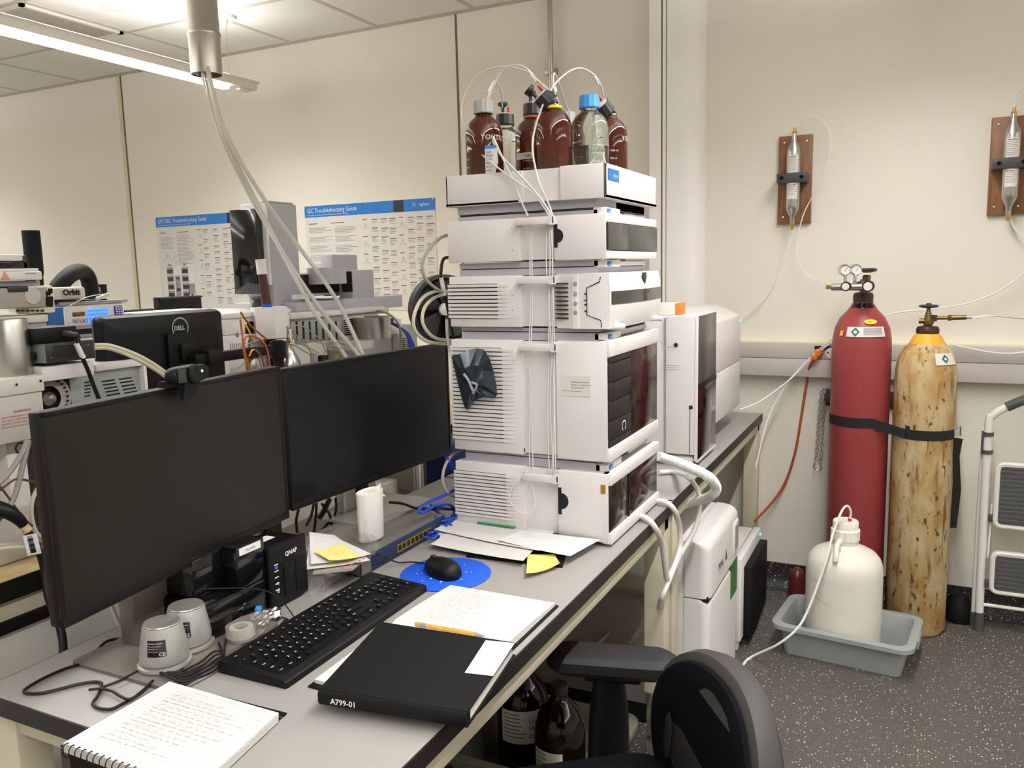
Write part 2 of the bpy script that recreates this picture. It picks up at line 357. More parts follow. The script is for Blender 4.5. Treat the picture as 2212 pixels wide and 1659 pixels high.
# perforated air diffuser set in the grid, round cover plate
d = thing('air_diffuser', 'perforated square air diffuser set into the ceiling grid', 'vent', (-4.032, 2.861, CEIL))
M().box(-4.032-GX/2+.02, -4.032+GX/2-.02, 2.861-GY/2+.02, 2.861+GY/2-.02, CEIL-.006, CEIL+.01).make('face', 'vent_metal', d)
m_ = M(); a, b, c, e = -4.032-GX/2+.014, -4.032+GX/2-.014, 2.861-GY/2+.014, 2.861+GY/2-.014
for q in ((a, a+.02, c, e), (b-.02, b, c, e), (a, b, c, c+.02), (a, b, e-.02, e)): m_.box(q[0], q[1], q[2], q[3], CEIL-.012, CEIL+.012)
m_.make('frame', 'lamp_white', d)
solo('cover_plate', M().lathe([(0.062, 0), (0.058, -.006), (0.0, -.007)], (-3.457, 2.859, CEIL+.003)), 'lamp_white', 'round white sprinkler cover plate flush on a ceiling tile', 'cover plate')
# wall panel joints
struct('trim_1', M().box(-4.60, -4.568, WALL-.004, WALL, 0.1, CEIL), 'seam_light')
struct('trim_2', M().box(-4.568, -4.558, WALL-.003, WALL, 0.1, CEIL), 'seam_dark')
struct('trim_3', M().box(-2.131, -2.121, WALL-.003, WALL, 0.1, CEIL), 'seam_dark')
# rounded corner column with a cover strip
R_ = 0.085; pts = [Vector((-1.125, WALL, 0)), Vector((-1.10, WALL-.10, 0)), Vector((-0.955, WALL-.10, 0))]
for k in range(1, 9):
    a = PI/2*k/8; pts.append(Vector((-0.955+R_*math.sin(a), WALL-.10+.1*(1-math.cos(a)), 0)))
col_ = struct('trim_4', M().prism(pts, (0, 0, CEIL)), 'column_white', smooth=30)
M().box(-1.046, -1.039, WALL-.1005, WALL-.09, .85, CEIL).make('groove', 'seam_dark', col_)
M().box(-1.024, -1.021, WALL-.1005, WALL-.09, .85, CEIL).make('groove', 'seam_dark', col_)
# cove base
prof = [Vector((0, WALL, .115)), Vector((0, WALL-.008, .115)), Vector((0, WALL-.010, .045)), Vector((0, WALL-.022, .018)), Vector((0, WALL-.05, .0015)), Vector((0, WALL, .0015))]
struct('baseboard_back', M().prism([p+Vector((XL, 0, 0)) for p in prof], (XR-XL, 0, 0)), 'cove_vinyl')
# steel conduit pipe up the wall with a saddle clip
cpipe = thing('conduit', 'thin steel conduit pipe clipped upright to the wall', 'pipe', (-1.6, 3.72, 1.6))
M().cyl((-1.600, 3.728, 1.3), (-1.600, 3.728, CEIL), .0115, n=14).make('pipe', 'steel', cpipe)
M().box(-1.632, -1.575, 3.725, WALL, 2.385, 2.41, .002).cyl((-1.600, 3.728, 2.385), (-1.600, 3.728, 2.41), .016).make('saddle', 'steel', cpipe)
# ------------------------------------------------------------------ pendant lamps
def pendant(x, y0, y1, lens, label, sensor=None):
    t = thing('pendant_lamp', label, 'lamp', (x, y1, 2.40), group='linear pendant lamps')
    m_ = M().box(x-.020, x+.020, y0, y1-.02, 2.418, 2.455).box(x-.06, x+.022, y0, y1, 2.455, 2.462)
    m_.make('body', 'lamp_white', t)
    for a, b in lens:
        M().box(x-.035, x+.012, a, b, 2.394, 2.417, .006).make('lens', 'lens', t)
        M().box(x-.045, x+.010, a, b, 2.4622, 2.466).make('upper_lens', 'lens_up', t)
        ld_ = bpy.data.lights.new('lamp_light', 'AREA'); ld_.shape = 'RECTANGLE'; ld_.size = .045; ld_.size_y = b-a-.01
        ld_.energy = WATT; ld_.color = (1.0, .995, .985); ld_.spread = math.radians(150)
        lo_ = bpy.data.objects.new('lamp_light', ld_); COL.objects.link(lo_); lo_.parent = t
        lo_.location = Vector((x-.012, (a+b)/2, 2.3925))-Vector((x, y1, 2.40))
    for yy in (y1-.19, y0+.4):
        c = M().lathe([(.055, 0), (.05, -.012), (.012, -.014), (.007, -.05), (.0, -.05)], (x, yy, CEIL), n=20).make('canopy', 'lamp_white', t)
        M().cyl((x, yy, 2.46), (x, yy, CEIL-.03), .0015, n=6).make('wire', 'steel', t)
    if sensor: M().box(x-.03, x+.0, y1-.12, y1-.05, 2.405, 2.418, .004).make('sensor', 'inst_bright', t)
pendant(-3.12, -2.2, 3.40, [(1.97, 3.20), (0.62, 1.86), (-.75, .5), (-2.1, -.87)], 'long white linear pendant lamp hung from the ceiling', True)
pendant(-6.24, -2.2, 3.40, [(1.97, 3.20), (0.62, 1.86), (-.75, .5), (-2.1, -.87)], 'linear pendant lamp hung beyond the old chromatograph')
pendant(0.0, -2.2, 3.33, [(1.92, 3.15), (0.57, 1.81), (-.80, .45), (-2.1, -.92)], 'linear pendant lamp hung above the gas cylinders')
pendant(3.12, -2.2, 3.40, [(1.97, 3.20), (0.62, 1.86), (-.75, .5), (-2.1, -.87)], 'linear pendant lamp hung far beyond the step ladder')
# ------------------------------------------------------------------ exhaust duct stub
DX, DY = -2.18, 2.14
t = thing('exhaust_duct', 'round steel exhaust duct stub hanging from the ceiling', 'duct', (DX, DY, 2.14))
n = 32; r = .051
m_ = M(); loops = []
for r_, z in ((r-.003, CEIL), (r-.003, 2.145), (r, 2.145), (r, 2.265), (r+.003, 2.27), (r+.003, 2.278), (r-.0005, 2.284), (r-.0005, CEIL)):
    loops.append([Vector((DX+math.cos(2*PI*k/n)*r_, DY+math.sin(2*PI*k/n)*r_, z)) for k in range(n)])
m_.loft(loops, False, False).make('pipe', 'steel', t)
M().lathe([(r-.003, 2.30), (0, 2.30)], (DX, DY, 0)).make('inside', 'slot_dark', t)
M().box(DX-.056, DX-.044, DY-.02, DY+.012, 2.15, 2.215, .004).make('clip', 'inst_bright', t)
# three clear acrylic exhaust tubes slanting down from the duct to the chromatograph
ends = [((440, 178), (776, 770)), ((436, 178), (748, 772)), ((446, 180), (784, 766))]
for i, (a, b) in enumerate(ends):
    p0 = Vector((DX-.02+.014*i, DY-.01+.012*(i % 2), 2.20)); p3 = P(b[0], b[1], x=-1.80)
    mids = [P(*q, x=-2.05+.02*i) for q in ((474+5*i, 282-2*i), (556+12*i-(8 if i == 1 else 0), 452-4*i))]
    p2 = P(672+24*i-(30 if i == 1 else 0), 640-2*i+(14 if i == 1 else 0), x=-1.90)
    solo('exhaust_tube', M().tube([p0, mids[0], mids[1], p2, p3], .0075, n=10), 'acrylic', 'clear plastic tube slanting from the ceiling duct down to the white instrument', 'tube', 'exhaust tubes')
# ================================================================== wall fittings on the right
rw = thing('wall_raceway', 'grey two-channel cable raceway running along the wall', 'raceway', (0.5, 3.73, .98))
M().box(-0.862, XR, 3.70, WALL, 1.061, 1.128, .003).make('upper_cover', 'raceway_grey', rw)
M().box(-0.862, XR, 3.70, WALL, .982, 1.0595, .003).make('lower_cover', 'raceway_grey', rw)
M().box(-0.862, XR, 3.704, WALL, 1.128, 1.133).make('top_lip', 'cream', rw)
M().box(-.385, -.25, 3.697, 3.705, 1.103, 1.117).make('slot', 'slot_dark', rw)
oc = M().lathe([(.024, 0), (.023, .004), (0, .004)], (-.318, 3.70, 1.088), axis=(0, -1, 0)).make('socket', 'off_white', rw)
M().box(-.334, -.327, 3.694, 3.697, 1.086, 1.093).box(-.313, -.306, 3.694, 3.697, 1.093, 1.1).box(-.313, -.306, 3.694, 3.697, 1.079, 1.085).make('socket_holes', 'slot_dark', oc)
# orange extension cord
oe = thing('extension_cord', 'orange extension cord plugged into the raceway', 'cord', (-.37, 3.68, 1.0))
m_ = M().loft([[Vector((-.368+math.cos(2*PI*k/6)*rr_, yy, 1.088+math.sin(2*PI*k/6)*rr_)) for k in range(6)] for rr_, yy in ((.02, 3.70), (.02, 3.675), (.012, 3.655))])
m_.obox((-.383, 3.665, 1.072), (.026, .02, .02), bev=.003).make('plug', 'plug_orange', oe)
path = [P(1762, 770, y=3.675), P(1748, 795, y=3.70), P(1742, 830, y=3.735), P(1731, 900, y=3.745), P(1718, 975, y=3.745), P(1697, 1040, y=3.735), P(1668, 1085, y=3.70), P(1629, 1127, y=3.66)]
M().tube(path, .0055).make('cord', 'cord_orange', oe)
M().obox(P(1760, 772, y=3.672), (.012, .01, .02), bev=.002).make('tag', 'white_print', oe)
def open_wrap(m_, cx, cy, prof, a0, a1, n=14, off=.0008):
    vs = []; fs = []
    for r, z in prof: vs += [Vector((cx+math.cos(a0+(a1-a0)*k/n)*(r+off), cy+math.sin(a0+(a1-a0)*k/n)*(r+off), z)) for k in range(n+1)]
    for a in range(len(prof)-1):
        for k in range(n): fs.append((a*(n+1)+k, a*(n+1)+k+1, (a+1)*(n+1)+k+1, (a+1)*(n+1)+k))
    return m_.add(vs, fs)
# -------- gas purifier boards
def purifier(cx, label):
    t = thing('gas_purifier', label, 'filter', (cx, 3.72, 1.63), group='gas purifiers on wooden boards')
    M().box(cx-.068, cx+.068, 3.735, WALL, 1.635, 2.003, .004).make('board', 'walnut', t)
    prof = [(0, 0), (.010, 0), (.011, .03), (.026, .06), (.0275, .075), (.0275, .295), (.026, .31), (.011, .34), (.010, .372), (0, .372)]
    M().lathe(prof, (cx, 3.69, 1.632)).make('canister', 'aluminium', t)
    cl = M().box(cx-.062, cx+.057, 3.655, 3.735, 1.803, 1.842, .003).make('clamp', 'clamp_grey', t)
    for sx in (-.042, .037): M().lathe([(.008, 0), (.0085, .002), (.004, .002), (.003, 0)], (cx+sx, 3.655, 1.823), axis=(0, -1, 0), n=14).make('bolt', 'black_plastic', cl)
    for z0, s in ((2.004, 1), (1.632, -1)):
        M().cyl((cx, 3.69, z0-.006*s), (cx, 3.69, z0+.008*s), .010, n=6).cyl((cx, 3.69, z0+.008*s), (cx, 3.69, z0+.022*s), .006, n=12).make('brass_fitting', 'brass', t)
    for zz0, zz1, hw in ((1.845, 1.915, .85), (1.735, 1.80, .8)):
        l_ = open_wrap(M(), cx, 3.69, [(.0275, zz0), (.0275, zz1)], -PI/2-hw, -PI/2+hw, 10, .0006).make('label', 'paper_warm', t)
    tl = M()
    for zz, n_ in ((1.908, 9), (1.793, 7)):
        for k in range(n_):
            z = zz-k*.0068; w0 = random.uniform(.35, .75)
            tl.ribbon([Vector((cx+math.sin(a)*.0282, 3.69-math.cos(a)*.0282, z)) for a in [-.7+(.7+w0)*j/6 for j in range(7)]], .0016 if k else .003, (0, -1, 0))
    tl.make('print', 'mid_print', l_)
    sc_ = M()
    for sx, zz in ((-.045, 1.975), (.045, 1.975), (-.045, 1.665), (.035, 1.665)): sc_.lathe([(.005, 0), (.004, .003), (0, .004)], (cx+sx, 3.735, zz), axis=(0, -1, 0), n=10)
    sc_.make('screws', 'chrome', t)
    return t
purifier(-.487, 'slim silver gas purifier on a wooden board beside the column')
purifier(.298, 'slim silver gas purifier on a wooden board above the step ladder')
# thin tubes of the purifiers and cylinders
def wtube(name, pts, r, mt, label, n=7):
    return solo(name, M().tube(pts, r, n=n), mt, label, 'tube')
wtube('gas_tube', [Vector((-.487, 3.69, 2.02))]+[P(*q, y=3.70) for q in ((1735, 255), (1765, 252), (1790, 280), (1794, 320), (1785, 360), (1760, 415), (1737, 460), (1724, 510), (1722, 560), (1745, 595), (1780, 610))]+[P(1795, 616, y=3.60)], .0022, 'tube_milky', 'thin white tube looping from the purifier to the red cylinder regulator')
wtube('gas_tube', [Vector((-.487, 3.69, 1.615))]+[P(*q, y=3.72) for q in ((1708, 512), (1696, 545), (1680, 590), (1655, 640), (1600, 690))], .0022, 'tube_milky', 'thin pale tube hanging from the lower end of the purifier beside the column')
wtube('gas_tube', [Vector((.298, 3.69, 2.02))]+[P(*q, y=3.69) for q in ((2194, 205), (2203, 193), (2230, 175))], .003, 'tube_milky', 'short tube bending off the top of the purifier above the ladder')
wtube('gas_tube', [Vector((.298, 3.69, 1.62))]+[P(*q, y=3.70) for q in ((2180, 465), (2190, 490), (2212, 512), (2250, 530))], .003, 'tube_milky', 'short tube hanging from the lower end of the purifier above the ladder')
wtube('gas_tube', [P(*q, y=3.71) for q in ((2260, 545), (2212, 590), (2160, 628), (2090, 655), (2010, 668), (1940, 675), (1890, 690), (1830, 720))]+[P(1798, 738, y=3.69), P(1752, 775, y=3.66), P(1700, 825, y=3.62), P(1640, 868, y=3.50), P(1598, 885, y=3.40)], .0032, 'tube_milky', 'long pale tube sagging along the wall behind both gas cylinders')
wtube('gas_tube', [P(1798, 732, y=3.69), P(1755, 768, y=3.66), P(1715, 810, y=3.64), P(1690, 845, y=3.62), P(1665, 890, y=3.58), P(1650, 935, y=3.53), P(1632, 1010, y=3.45)], .0032, 'tube_white', 'white tube dropping from behind the red cylinder to the bench end')
wtube('gas_tube', [P(*q, y=3.67) for q in ((2060, 746), (2090, 752), (2130, 760), (2175, 764), (2212, 761), (2260, 750))], .004, 'tube_white', 'thick white tube sagging over the raceway beside the yellow cylinder')
# -------- gas cylinders
def cyl_prof(r, h): return [(0, 0), (r*.9, .003), (r, .02), (r, h-.17), (r*.985, h-.13), (r*.92, h-.085), (r*.76, h-.045), (r*.52, h-.016), (r*.42, h), (0, h)]
RX, RY, YX, YY = -.192, 3.54, .041, 3.53
rc = thing('gas_cylinder', 'tall dark red gas cylinder with a twin gauge regulator', 'gas cylinder', (RX, RY, 0), group='gas cylinders')
M().lathe(cyl_prof(.111, 1.293), (RX, RY, 0), n=48).make('body', 'red_paint', rc)
M().lathe([(.052, 1.275), (.052, 1.285), (.043, 1.30), (.038, 1.308), (.038, 1.312), (0, 1.312)], (RX, RY, 0)).make('neck_collar', 'black_gloss', rc)
M().lathe([(.037, 1.308), (.038, 1.335), (.034, 1.346), (.02, 1.35), (0, 1.35)], (RX, RY, 0)).make('neck_ring', 'dark_bronze', rc)
vv = M().cyl((RX, RY, 1.35), (RX, RY, 1.40), .014).cyl((RX, RY, 1.405), (RX+.02, RY-.01, 1.405), .012).make('valve', 'old_brass', rc)
M().lathe([(.012, 0), (.034, .006), (.036, .012), (.030, .018), (0, .018)], (RX+.012, RY, 1.425), n=8).make('handwheel', 'charcoal', vv)
rg = M().cyl((RX-.115, RY-.05, 1.372), (RX+.02, RY-.05, 1.372), .0145, n=16).cyl((RX-.05, RY-.05, 1.372), (RX-.0, RY+.0, 1.385), .012).cyl((RX-.065, RY-.05, 1.372), (RX-.065, RY-.05, 1.42), .006).cyl((RX-.03, RY-.05, 1.372), (RX-.03, RY-.05, 1.42), .006).make('regulator', 'chrome', rc)
M().cyl((RX-.135, RY-.05, 1.372), (RX-.112, RY-.05, 1.372), .008, n=6).make('outlet_nut', 'brass', rg)
for kx, kr, kd in ((RX-.058, .019, -.115), (RX+.022, .0225, -.13)):
    kk = M()
    n = 24; lp = []
    for d_, s_ in ((-.07, 1), (kd+.002, 1), (kd, .92)):
        lp.append([Vector((kx+math.cos(2*PI*k/n)*kr*s_*(1 if k % 2 else .93), RY+d_, 1.375+math.sin(2*PI*k/n)*kr*s_*(1 if k % 2 else .93))) for k in range(n)])
    ko = kk.loft(lp).make('knob', 'cap_black', rc)
    M().lathe([(kr*.7, 0), (0, .0012)], (kx, RY+kd, 1.375), axis=(0, -1, 0)).make('knob_disc', 'paper', ko)
for gx, gy in ((-.075, -.06), (-.035, -.055)):
    g = M().lathe([(0, 0), (.021, 0), (.0225, .004), (.0225, .026), (.019, .03), (.019, .027)], (RX+gx, RY+gy+.02, 1.438), axis=(.45, -1, 0), cap=False).make('gauge', 'chrome', rc)
    ax = Vector((.45, -1, 0)).normalized()
    M().lathe([(.019, 0), (0, .0002)], Vector((RX+gx, RY+gy+.02, 1.438))+ax*.026, axis=ax).make('dial', 'off_white', g)
    M().ribbon([Vector((RX+gx, RY+gy+.02, 1.438))+ax*.0272+Vector((-.002, 0, -.006)), Vector((RX+gx, RY+gy+.02, 1.438))+ax*.0272+Vector((.006, .003, .010))], .0016, -ax).make('needle', 'black_print', g)
def wrap(m_, cx, cy, prof, a0, a1, n=14, off=.0008):
    """patch following a shoulder: prof [(r,z)] swept from angle a0 to a1"""
    return m_.loft([[Vector((cx+math.cos(a0+(a1-a0)*k/n)*(r+off), cy+math.sin(a0+(a1-a0)*k/n)*(r+off), z)) for k in range(n+1)] for r, z in prof], False, False)
d2 = math.radians
lab = open_wrap(M(), RX, RY, [(.1075, 1.180), (.098, 1.2185)], d2(-118), d2(-38), off=.003).make('label', 'paper', rc)
def diamond(cx, cy, r, z, a, h, wd, mt, parent, rr2=None):
    r2 = rr2 or r
    pt = lambda da, dz: Vector((cx+math.cos(a+da)*(r+(r2-r)*(dz/h)), cy+math.sin(a+da)*(r+(r2-r)*(dz/h)), z+dz))
    return M().add([pt(0, -h), pt(wd/r, 0), pt(0, h), pt(-wd/r, 0)], [(0, 1, 2, 3)]).make('hazard_diamond', mt, parent)
diamond(RX, RY, .1068, 1.199, d2(-100), .018, .016, 'tag_green', lab, .1025)
diamond(RX, RY, .1076, 1.199, d2(-100), .008, .009, 'paper', lab, .1055)
m_ = M()
for k in range(5): open_wrap(m_, RX, RY, [(.1062-.0016*k, 1.190+.0055*k), (.1058-.0016*k, 1.192+.0055*k)], d2(-84), d2(-46), off=.0052)
m_.make('print', 'grey_print', lab)
ov = M(); cen = (RX, RY); n = 20; vs = []
for k in range(n):
    a = 2*PI*k/n; da = math.cos(a)*.024/.09; dz = math.sin(a)*.009
    vs.append(Vector((RX+math.cos(d2(-68)+da)*(.093-dz*.55), RY+math.sin(d2(-68)+da)*(.093-dz*.55), 1.238+dz)))
ovo = ov.add(vs, [tuple(range(n))]).make('oval_sticker', 'ring_yellow', rc)
text('5.0', .011, 'black_print', ovo, (RX+math.cos(d2(-70))*.094, RY+math.sin(d2(-70))*.094, 1.234), (math.sin(d2(68)), math.cos(d2(68)), 0), (-.2, .45, .8), off=.001, align='CENTER')
open_wrap(M(), RX, RY, [(.109, 1.183), (.103, 1.203)], d2(-134), d2(-126), off=.0022).make('tag', 'collar_yellow', rc)
yc = thing('gas_cylinder', 'rust-stained yellow gas cylinder with a bare valve', 'gas cylinder', (YX, YY, 0), group='gas cylinders')
M().lathe(cyl_prof(.110, 1.175), (YX, YY, 0), n=48).make('body', 'rusty_yellow', yc)
M().lathe([(.064, 1.152), (.058, 1.162), (.050, 1.178), (.040, 1.19), (0, 1.19)], (YX, YY, 0)).make('neck_collar', 'collar_yellow', yc)
M().lathe([(.040, 1.186), (.041, 1.205), (.036, 1.216), (.014, 1.22), (0, 1.22)], (YX, YY, 0)).make('neck_ring', 'dark_bronze', yc)
vv = M().lathe([(.014, 1.218), (.018, 1.23), (.014, 1.245), (.012, 1.262), (.008, 1.275), (.006, 1.29), (0, 1.29)], (YX, YY, 0), n=12).cyl((YX-.032, YY, 1.237), (YX+.02, YY, 1.237), .010, n=10).cyl((YX+.01, YY, 1.248), (YX+.03, YY-.003, 1.248), .013, n=6).cyl((YX+.03, YY-.003, 1.249), (YX+.075, YY-.005, 1.25), .007).cyl((YX+.066, YY-.005, 1.25), (YX+.078, YY-.005, 1.25), .011, n=6).cyl((YX+.078, YY-.005, 1.25), (YX+.128, YY-.006, 1.252), .009).make('valve', 'old_brass', yc)
M().lathe([(.010, 0), (.032, .004), (.036, .009), (.031, .013), (.012, .014), (.007, .02), (0, .02)], (YX, YY, 1.286), n=10).make('handwheel', 'charcoal', vv)
M().cyl((YX+.127, YY-.006, 1.252), (YX+.145, YY-.006, 1.252), .006).make('nut', 'chrome', vv)
lab = open_wrap(M(), YX, YY, [(.103, 1.078), (.086, 1.120)], d2(-72), d2(-20), off=.003).make('label', 'paper', yc)
diamond(YX, YY, .0985, 1.10, d2(-50), .017, .015, 'tag_green', lab, .091)
diamond(YX, YY, .099, 1.10, d2(-50), .006, .008, 'paper', lab, .0965)
wtube('metal_capillary', [Vector((YX+.144, YY-.006, 1.252)), P(2140, 682, y=3.52), P(2180, 686, y=3.52), P(2215, 689, y=3.52), P(2260, 700, y=3.52)], .0018, 'steel', 'thin metal capillary running off the yellow cylinder valve')
# strap round both cylinders, with buckle and loose end
st = thing('restraint_strap', 'black webbing strap with a metal buckle round both gas cylinders', 'strap', (-.07, 3.42, .8))
m_ = M()
open_wrap(m_, RX, RY, [(.111, .822), (.111, .862)], d2(-195), d2(-62), off=.0015)
open_wrap(m_, YX, YY, [(.110, .790), (.110, .828)], d2(-125), d2(-12), off=.0015)
a = Vector((RX+math.cos(d2(-62))*.1125, RY+math.sin(d2(-62))*.1125, 0)); b = Vector((YX+math.cos(d2(-125))*.1115, YY+math.sin(d2(-125))*.1115, 0))
m_.quad(a+ZP*.822, b+ZP*.790, b+ZP*.828, a+ZP*.862)
m_.make('webbing', 'strap_black', st)
m_ = M(); c0 = b+Vector((0, -.004, 0))
m_.prism([c0+Vector((.0, 0, .845)), c0+Vector((.035, -.004, .835)), c0+Vector((.06, -.008, .79)), c0+Vector((.036, -.008, .775)), c0+Vector((.015, -.004, .80))], (0, -.002, 0))
m_.make('strap_tail', 'strap_black', st)
e_ = Vector((YX+.112, YY-.01, .80))
m_ = M()
for z in (.795, .832): m_.cyl((e_.x-.022, e_.y-.026, z), (e_.x+.016, e_.y-.006, z+.004), .0028, n=8)
m_.cyl((e_.x+.016, e_.y-.006, .798), (e_.x+.016, e_.y-.006, .838), .0028, n=8).obox((e_.x-.012, e_.y-.022, .815), (.018, .006, .028), rz=.45, bev=.002)
m_.make('buckle', 'chrome', st)
p = [P(2058, 945, y=3.50), P(2080, 948, y=3.49), P(2073, 985, y=3.49), P(2076, 1060, y=3.5), P(2066, 1140, y=3.51), P(2052, 1140, y=3.51), P(2058, 1040, y=3.5)]
M().prism(p, (0, -.002, 0)).make('loose_end', 'strap_black', st)
# bracket and chain left of the red cylinder
br = thing('wall_bracket', 'dark steel cylinder bracket screwed to the wall', 'bracket', (-.30, 3.74, .86))
M().box(-.338, -.06, 3.735, WALL, .855, .925, .003).box(-.332, -.300, 3.60, 3.74, .895, .925, .003).make('plate', 'charcoal', br)
M().lathe([(.004, 0), (.003, .002), (0, .003)], (-.328, 3.735, .888), axis=(0, -1, 0), n=10).make('screw', 'chrome', br)
ch = thing('safety_chain', 'doubled zinc safety chain hanging beside the red cylinder', 'chain', (-.36, 3.70, .6))
def chain(m_n, pts):
    pp_ = smooth_path(pts, 8); d = 0; last = pp_[0]; k = 0; acc = 0; step = .0185
    for q in pp_[1:]:
        while (q-last).length >= step:
            t_ = (q-last).normalized(); c = last+t_*step/2; last = last+t_*step; k += 1
            side = Vector((0, 1, 0)) if k % 2 else Vector((1, 0, 0))
            side = (side-t_*side.dot(t_)).normalized(); lp = []
            for j in range(8):
                an = 2*PI*j/8; lp.append(c+t_*math.cos(an)*.0125+side*math.sin(an)*.0065)
            lp.append(lp[0]); M().tube(lp, .0017, n=5, smooth=False).make('link', 'zinc', ch)
chain('link', [P(1788, 838, y=3.66), P(1775, 845, y=3.70), P(1772, 870, y=3.72), P(1768, 930, y=3.73), P(1763, 1000, y=3.73)])
chain('link', [P(1780, 845, y=3.69), P(1779, 880, y=3.72), P(1776, 950, y=3.73), P(1772, 1008, y=3.73)])
M().tube([P(1760, 1000, y=3.72), P(1758, 1010, y=3.72), P(1766, 1016, y=3.72), P(1774, 1012, y=3.72), P(1772, 1004, y=3.72)], .0025).make('hook', 'chrome', ch)
# dark object on the floor behind the cylinders
# ================================================================== carboy in a grey tub
def tub(name, label, cx, cy, lx, ly, h, rz, mt, flare=.02, rim=.022, loc_z=0.0):
    t = thing(name, label, 'tub', (cx, cy, loc_z), rz)
    x, y = lx/2, ly/2; th = .004
    loops = [rr(-x+flare, x-flare, -y+flare, y-flare, .03, .001), rr(-x+.006, x-.006, -y+.006, y-.006, .04, h-.02), rr(-x-rim, x+rim, -y-rim, y+rim, .05, h-.018),
             rr(-x-rim, x+rim, -y-rim, y+rim, .05, h-.002), rr(-x-rim+.004, x+rim-.004, -y-rim+.004, y+rim-.004, .048, h),
             rr(-x+.006, x-.006, -y+.006, y-.006, .04, h), rr(-x+.010, x-.010, -y+.010, y-.010, .038, h-.006), rr(-x+flare+th, x-flare-th, -y+flare+th, y-flare-th, .028, .006)]
    M().loft(loops).make('basin', mt, t, local=True)
    for s in (-1, 1): M().box(s*(x+rim-.004), s*(x+rim+.004), -.05, .05, h-.04, h-.008, .002).make('handle', mt, t, local=True)
    return t
tub('plastic_tub', 'shallow grey plastic tub holding the big white carboy', -.19, 3.20, .45, .30, .125, math.radians(-6), 'tray_grey')
cb = thing('carboy', 'large white plastic carboy with a ribbed screw cap', 'carboy', (-.207, 3.205, .007))
CX_, CY_ = -.207, 3.205
M().lathe([(0, .008), (.125, .008), (.134, .02), (.136, .05), (.136, .315), (.134, .345), (.126, .370), (.110, .390), (.085, .404), (.060, .413), (.048, .424), (.045, .47), (0, .47)], (CX_, CY_, 0), n=48).make('body', 'poly_white', cb)
n = 60; lp = []
for r_, z in ((.050, .440), (.052, .442), (.052, .478), (.048, .482)):
    lp.append([Vector((CX_+math.cos(2*PI*k/n)*r_*(1 if (k//2) % 2 else .965), CY_+math.sin(2*PI*k/n)*r_*(1 if (k//2) % 2 else .965), z)) for k in range(n)])
cp = M().loft(lp).make('cap', 'cap_white', cb)
M().lathe([(.045, .480), (.046, .507), (.043, .512), (0, .512)], (CX_, CY_, 0)).make('cap_insert', 'cap_white', cp)
M().lathe([(.007, .511), (.007, .522), (0, .522)], (CX_+.014, CY_-.005, 0), n=8).make('port', 'red_plastic', cp)
M().tube([P(1815, 1168, y=3.14), P(1808, 1180, y=3.11), P(1806, 1200, y=3.085), P(1804, 1213, y=3.078)], .010, n=10).make('handle', 'poly_white', cb)
m_ = M(); 
for z, nn in ((.30, 3), (.262, 4), (.235, 7)):
    for k in range(nn):
        a0 = -2.35+.075*k+random.uniform(-.01, .01); pt = []
        for j in range(6): a = a0+.05*j/6; pt.append(Vector((CX_+math.cos(a)*.1368, CY_+math.sin(a)*.1368, z-.01*k*.3+(.012 if j % 2 else 0)*random.uniform(.4, 1))))
        m_.ribbon(pt, .0012, Vector((math.cos(a0), math.sin(a0), 0)))
m_.make('handwriting', 'grey_print', cb)
solo('drain_tube', M().tube([Vector((CX_+.014, CY_-.005, .515)), P(1838, 1105, y=3.19), P(1830, 1093, y=3.17), P(1818, 1105, y=3.14), P(1800, 1150, y=3.10), P(1785, 1210, y=3.05), P(1764, 1270, y=3.02), P(1742, 1325, y=2.99), P(1720, 1360, y=2.96), P(1680, 1392, y=2.95), P(1622, 1420, z=.006), P(1604, 1440, z=.006), P(1596, 1480, z=.006)], .0045), 'tube_milky', 'milky tube arching out of the carboy cap down to the floor', 'tube')
# small dark red fire-extinguisher-like bottles on the floor behind
solo('floor_bottle', M().lathe([(0, 0), (.034, 0), (.036, .006), (.036, .10), (.028, .125), (.012, .14), (0, .142)], (-.425, 3.64, .002)), mat('maroon', (96, 40, 34), .3), 'small maroon bottle on the floor by the wall behind the tub', 'bottle')
solo('rubber_foot', M().lathe([(0, 0), (.05, 0), (.055, .02), (.05, .07), (.03, .11), (0, .12)], (.205, 3.67, .002)), 'black_matte', 'black rubber bung on the floor between yellow cylinder and ladder', 'bung')
